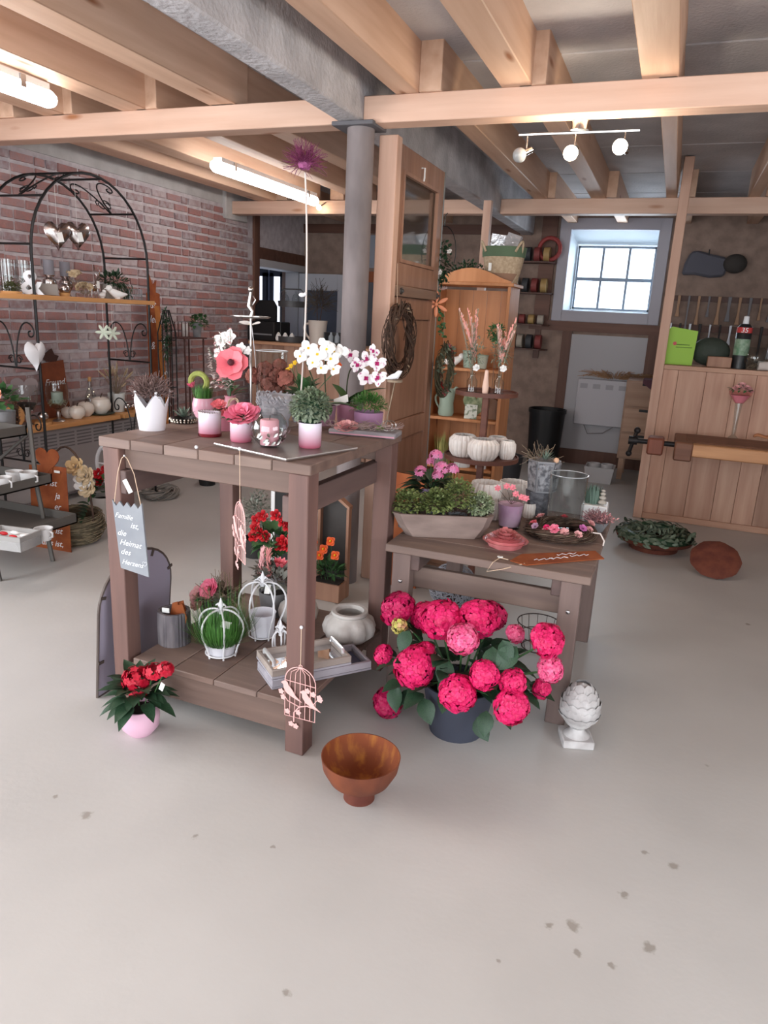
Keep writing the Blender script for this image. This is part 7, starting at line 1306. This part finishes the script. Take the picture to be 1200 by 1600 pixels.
p = ct(1085, 6.32); t = thing('dark_bag', 'crumpled dark green bag behind the lime green box', 'bag', p); obj('bag', G().sph((.1, 0, .11), .13, 14, 9, (1.1, .6, .85)), mat('bag_darkgreen', (58, 66, 58), .7, bump=.8, bscale=14), t)
# tool board on the back wall
def wallthing(name, label, cat, px, py): a = bw(px, py); return thing(name, label, cat, (a.x, YB - .001, a.z))
t = wallthing('grey_jacket', 'grey work jacket draped on a wall hook', 'jacket', 1105, 412); s = mpp(t.location); obj('jacket', G().prism([(-s * 35, -s * 18), (-s * 33, -s * 2), (-s * 27, s * 15), (-s * 18, s * 19), (s * 6, s * 13), (s * 26, s * 9), (s * 30, -s * 4), (s * 26, -s * 19), (s * 6, -s * 21), (-s * 16, -s * 17)], -.09, -.01), mat('jacket_grey', (88, 88, 98), .9), t, bev=.02); obj('hook', G().tube([(0, 0, s * 10), (0, -.1, s * 12), (0, -.1, s * 20)], .006, 5), BLK, t)
t = wallthing('knitted_beanie', 'dark knitted cap hanging beside the grey jacket', 'cap', 1148, 413); obj('cap', G().sph((0, -.09, 0), mpp(t.location) * 17, 14, 9, (1, .7, .85)), mat('knit_dark', (62, 58, 56), .95, bump=.6, bscale=30), t); obj('hook', G().tube([(0, 0, .02), (0, -.08, .02)], .006, 5), BLK, t)
t = wallthing('tool_rail', 'brown wall rail set with hanging hand tools above the counter', 'tool rail', 1120, 470); s = mpp(t.location)
obj('rail', bbox(-s * 70, s * 120, -.04, 0, -s * 2, s * 6), DB, t); obj('lower_rail', bbox(-s * 60, s * 120, -.05, 0, -s * 48, -s * 38), DB, t); rr = random.Random(8); TM = [mat('tool_steel', (130, 130, 134), .35, metal=.8), mat('tool_wood', (170, 136, 110), .7), mat('tool_dark', (48, 46, 48), .6), mat('tool_grey', (118, 116, 120), .6)]
for k in range(24):
    x = s * (-62 + 7.3 * k); top = s * (6 if k % 2 else -36); L = s * rr.uniform(28, 62); w = s * rr.uniform(1.3, 2.6); h = obj('tool', G().prism([(x - w, top), (x + w, top), (x + w * .7, top - L * .6), (x + w * 1.5, top - L), (x - w * 1.5, top - L), (x - w * .7, top - L * .6)], -.065, -.042), TM[k % 4], t, bev=.002)
# vase of roses on the bench
p = atz(1145, 684, BZ + .001); t = thing('stem_vase', 'slender glass stem vase holding a pink bowl of roses on the workbench', 'vase', p); H = hz(p, 630) - p.z
obj('stem', G().lathe([(0, 0), (.035, 0), (.03, .006), (.014, .02), (.018, H * .6), (.026, H), (.023, H), (.015, H * .6), (.01, .03), (0, .03)], 20, thin=True), CLEAR, t); obj('bowl', G().lathe([(0, H), (.03, H), (.075, H + .06), (.08, H + .085), (.076, H + .085), (.068, H + .06), (0, H + .01)], 24, thin=True), glass('pink_glass', (250, 222, 228), .25), t); obj('pink_fill', G().lathe([(0, H + .004), (.028, H + .004), (.066, H + .058), (0, H + .06)], 20), mat('pink_gel', (236, 180, 188), .6), t)
for q in ((-.03, -.03, .11), (.03, -.03, .115), (0, .0, .13), (.05, 0, .1)): obj('rose', rose_g((q[0], q[1], H + q[2]), (q[0] * 5, -.6, 1), .028, R_, 4), BLUSH, t)
obj('leaves', bush(60, (0, 0, H + .095), (.075, .075, .02), .03, .016, R_, 0), LG, t, kind='stuff')
p = atz(1190, 684, BZ + .001); tag(obj('pretzel_ring', G().tube([(.05 * math.cos(a), .035 * math.sin(a), .012 + .006 * math.cos(3 * a)) for a in [2 * PI * k / 24 for k in range(24)]], .009, 7, closed=True), mat('ring_wood', (190, 130, 92), .7), loc=p), 'twisted light wooden ring lying on the workbench', 'ring')
# dark bucket behind the stand
p = atz(786, 768, 0); t = thing('dark_bucket', 'dark grey bucket standing on the floor behind the round stand', 'bucket', p); r = mpp(p) * 26; obj('body', G().lathe(cup(r * .8, r, .34, .008), 28), mat('bucket_dark', (52, 52, 56), .6), t); obj('handle', G().tube(arc((0, 0, .33), r, PI, 2 * PI, 12, 'xz', .06), .004, 5), TG, t)
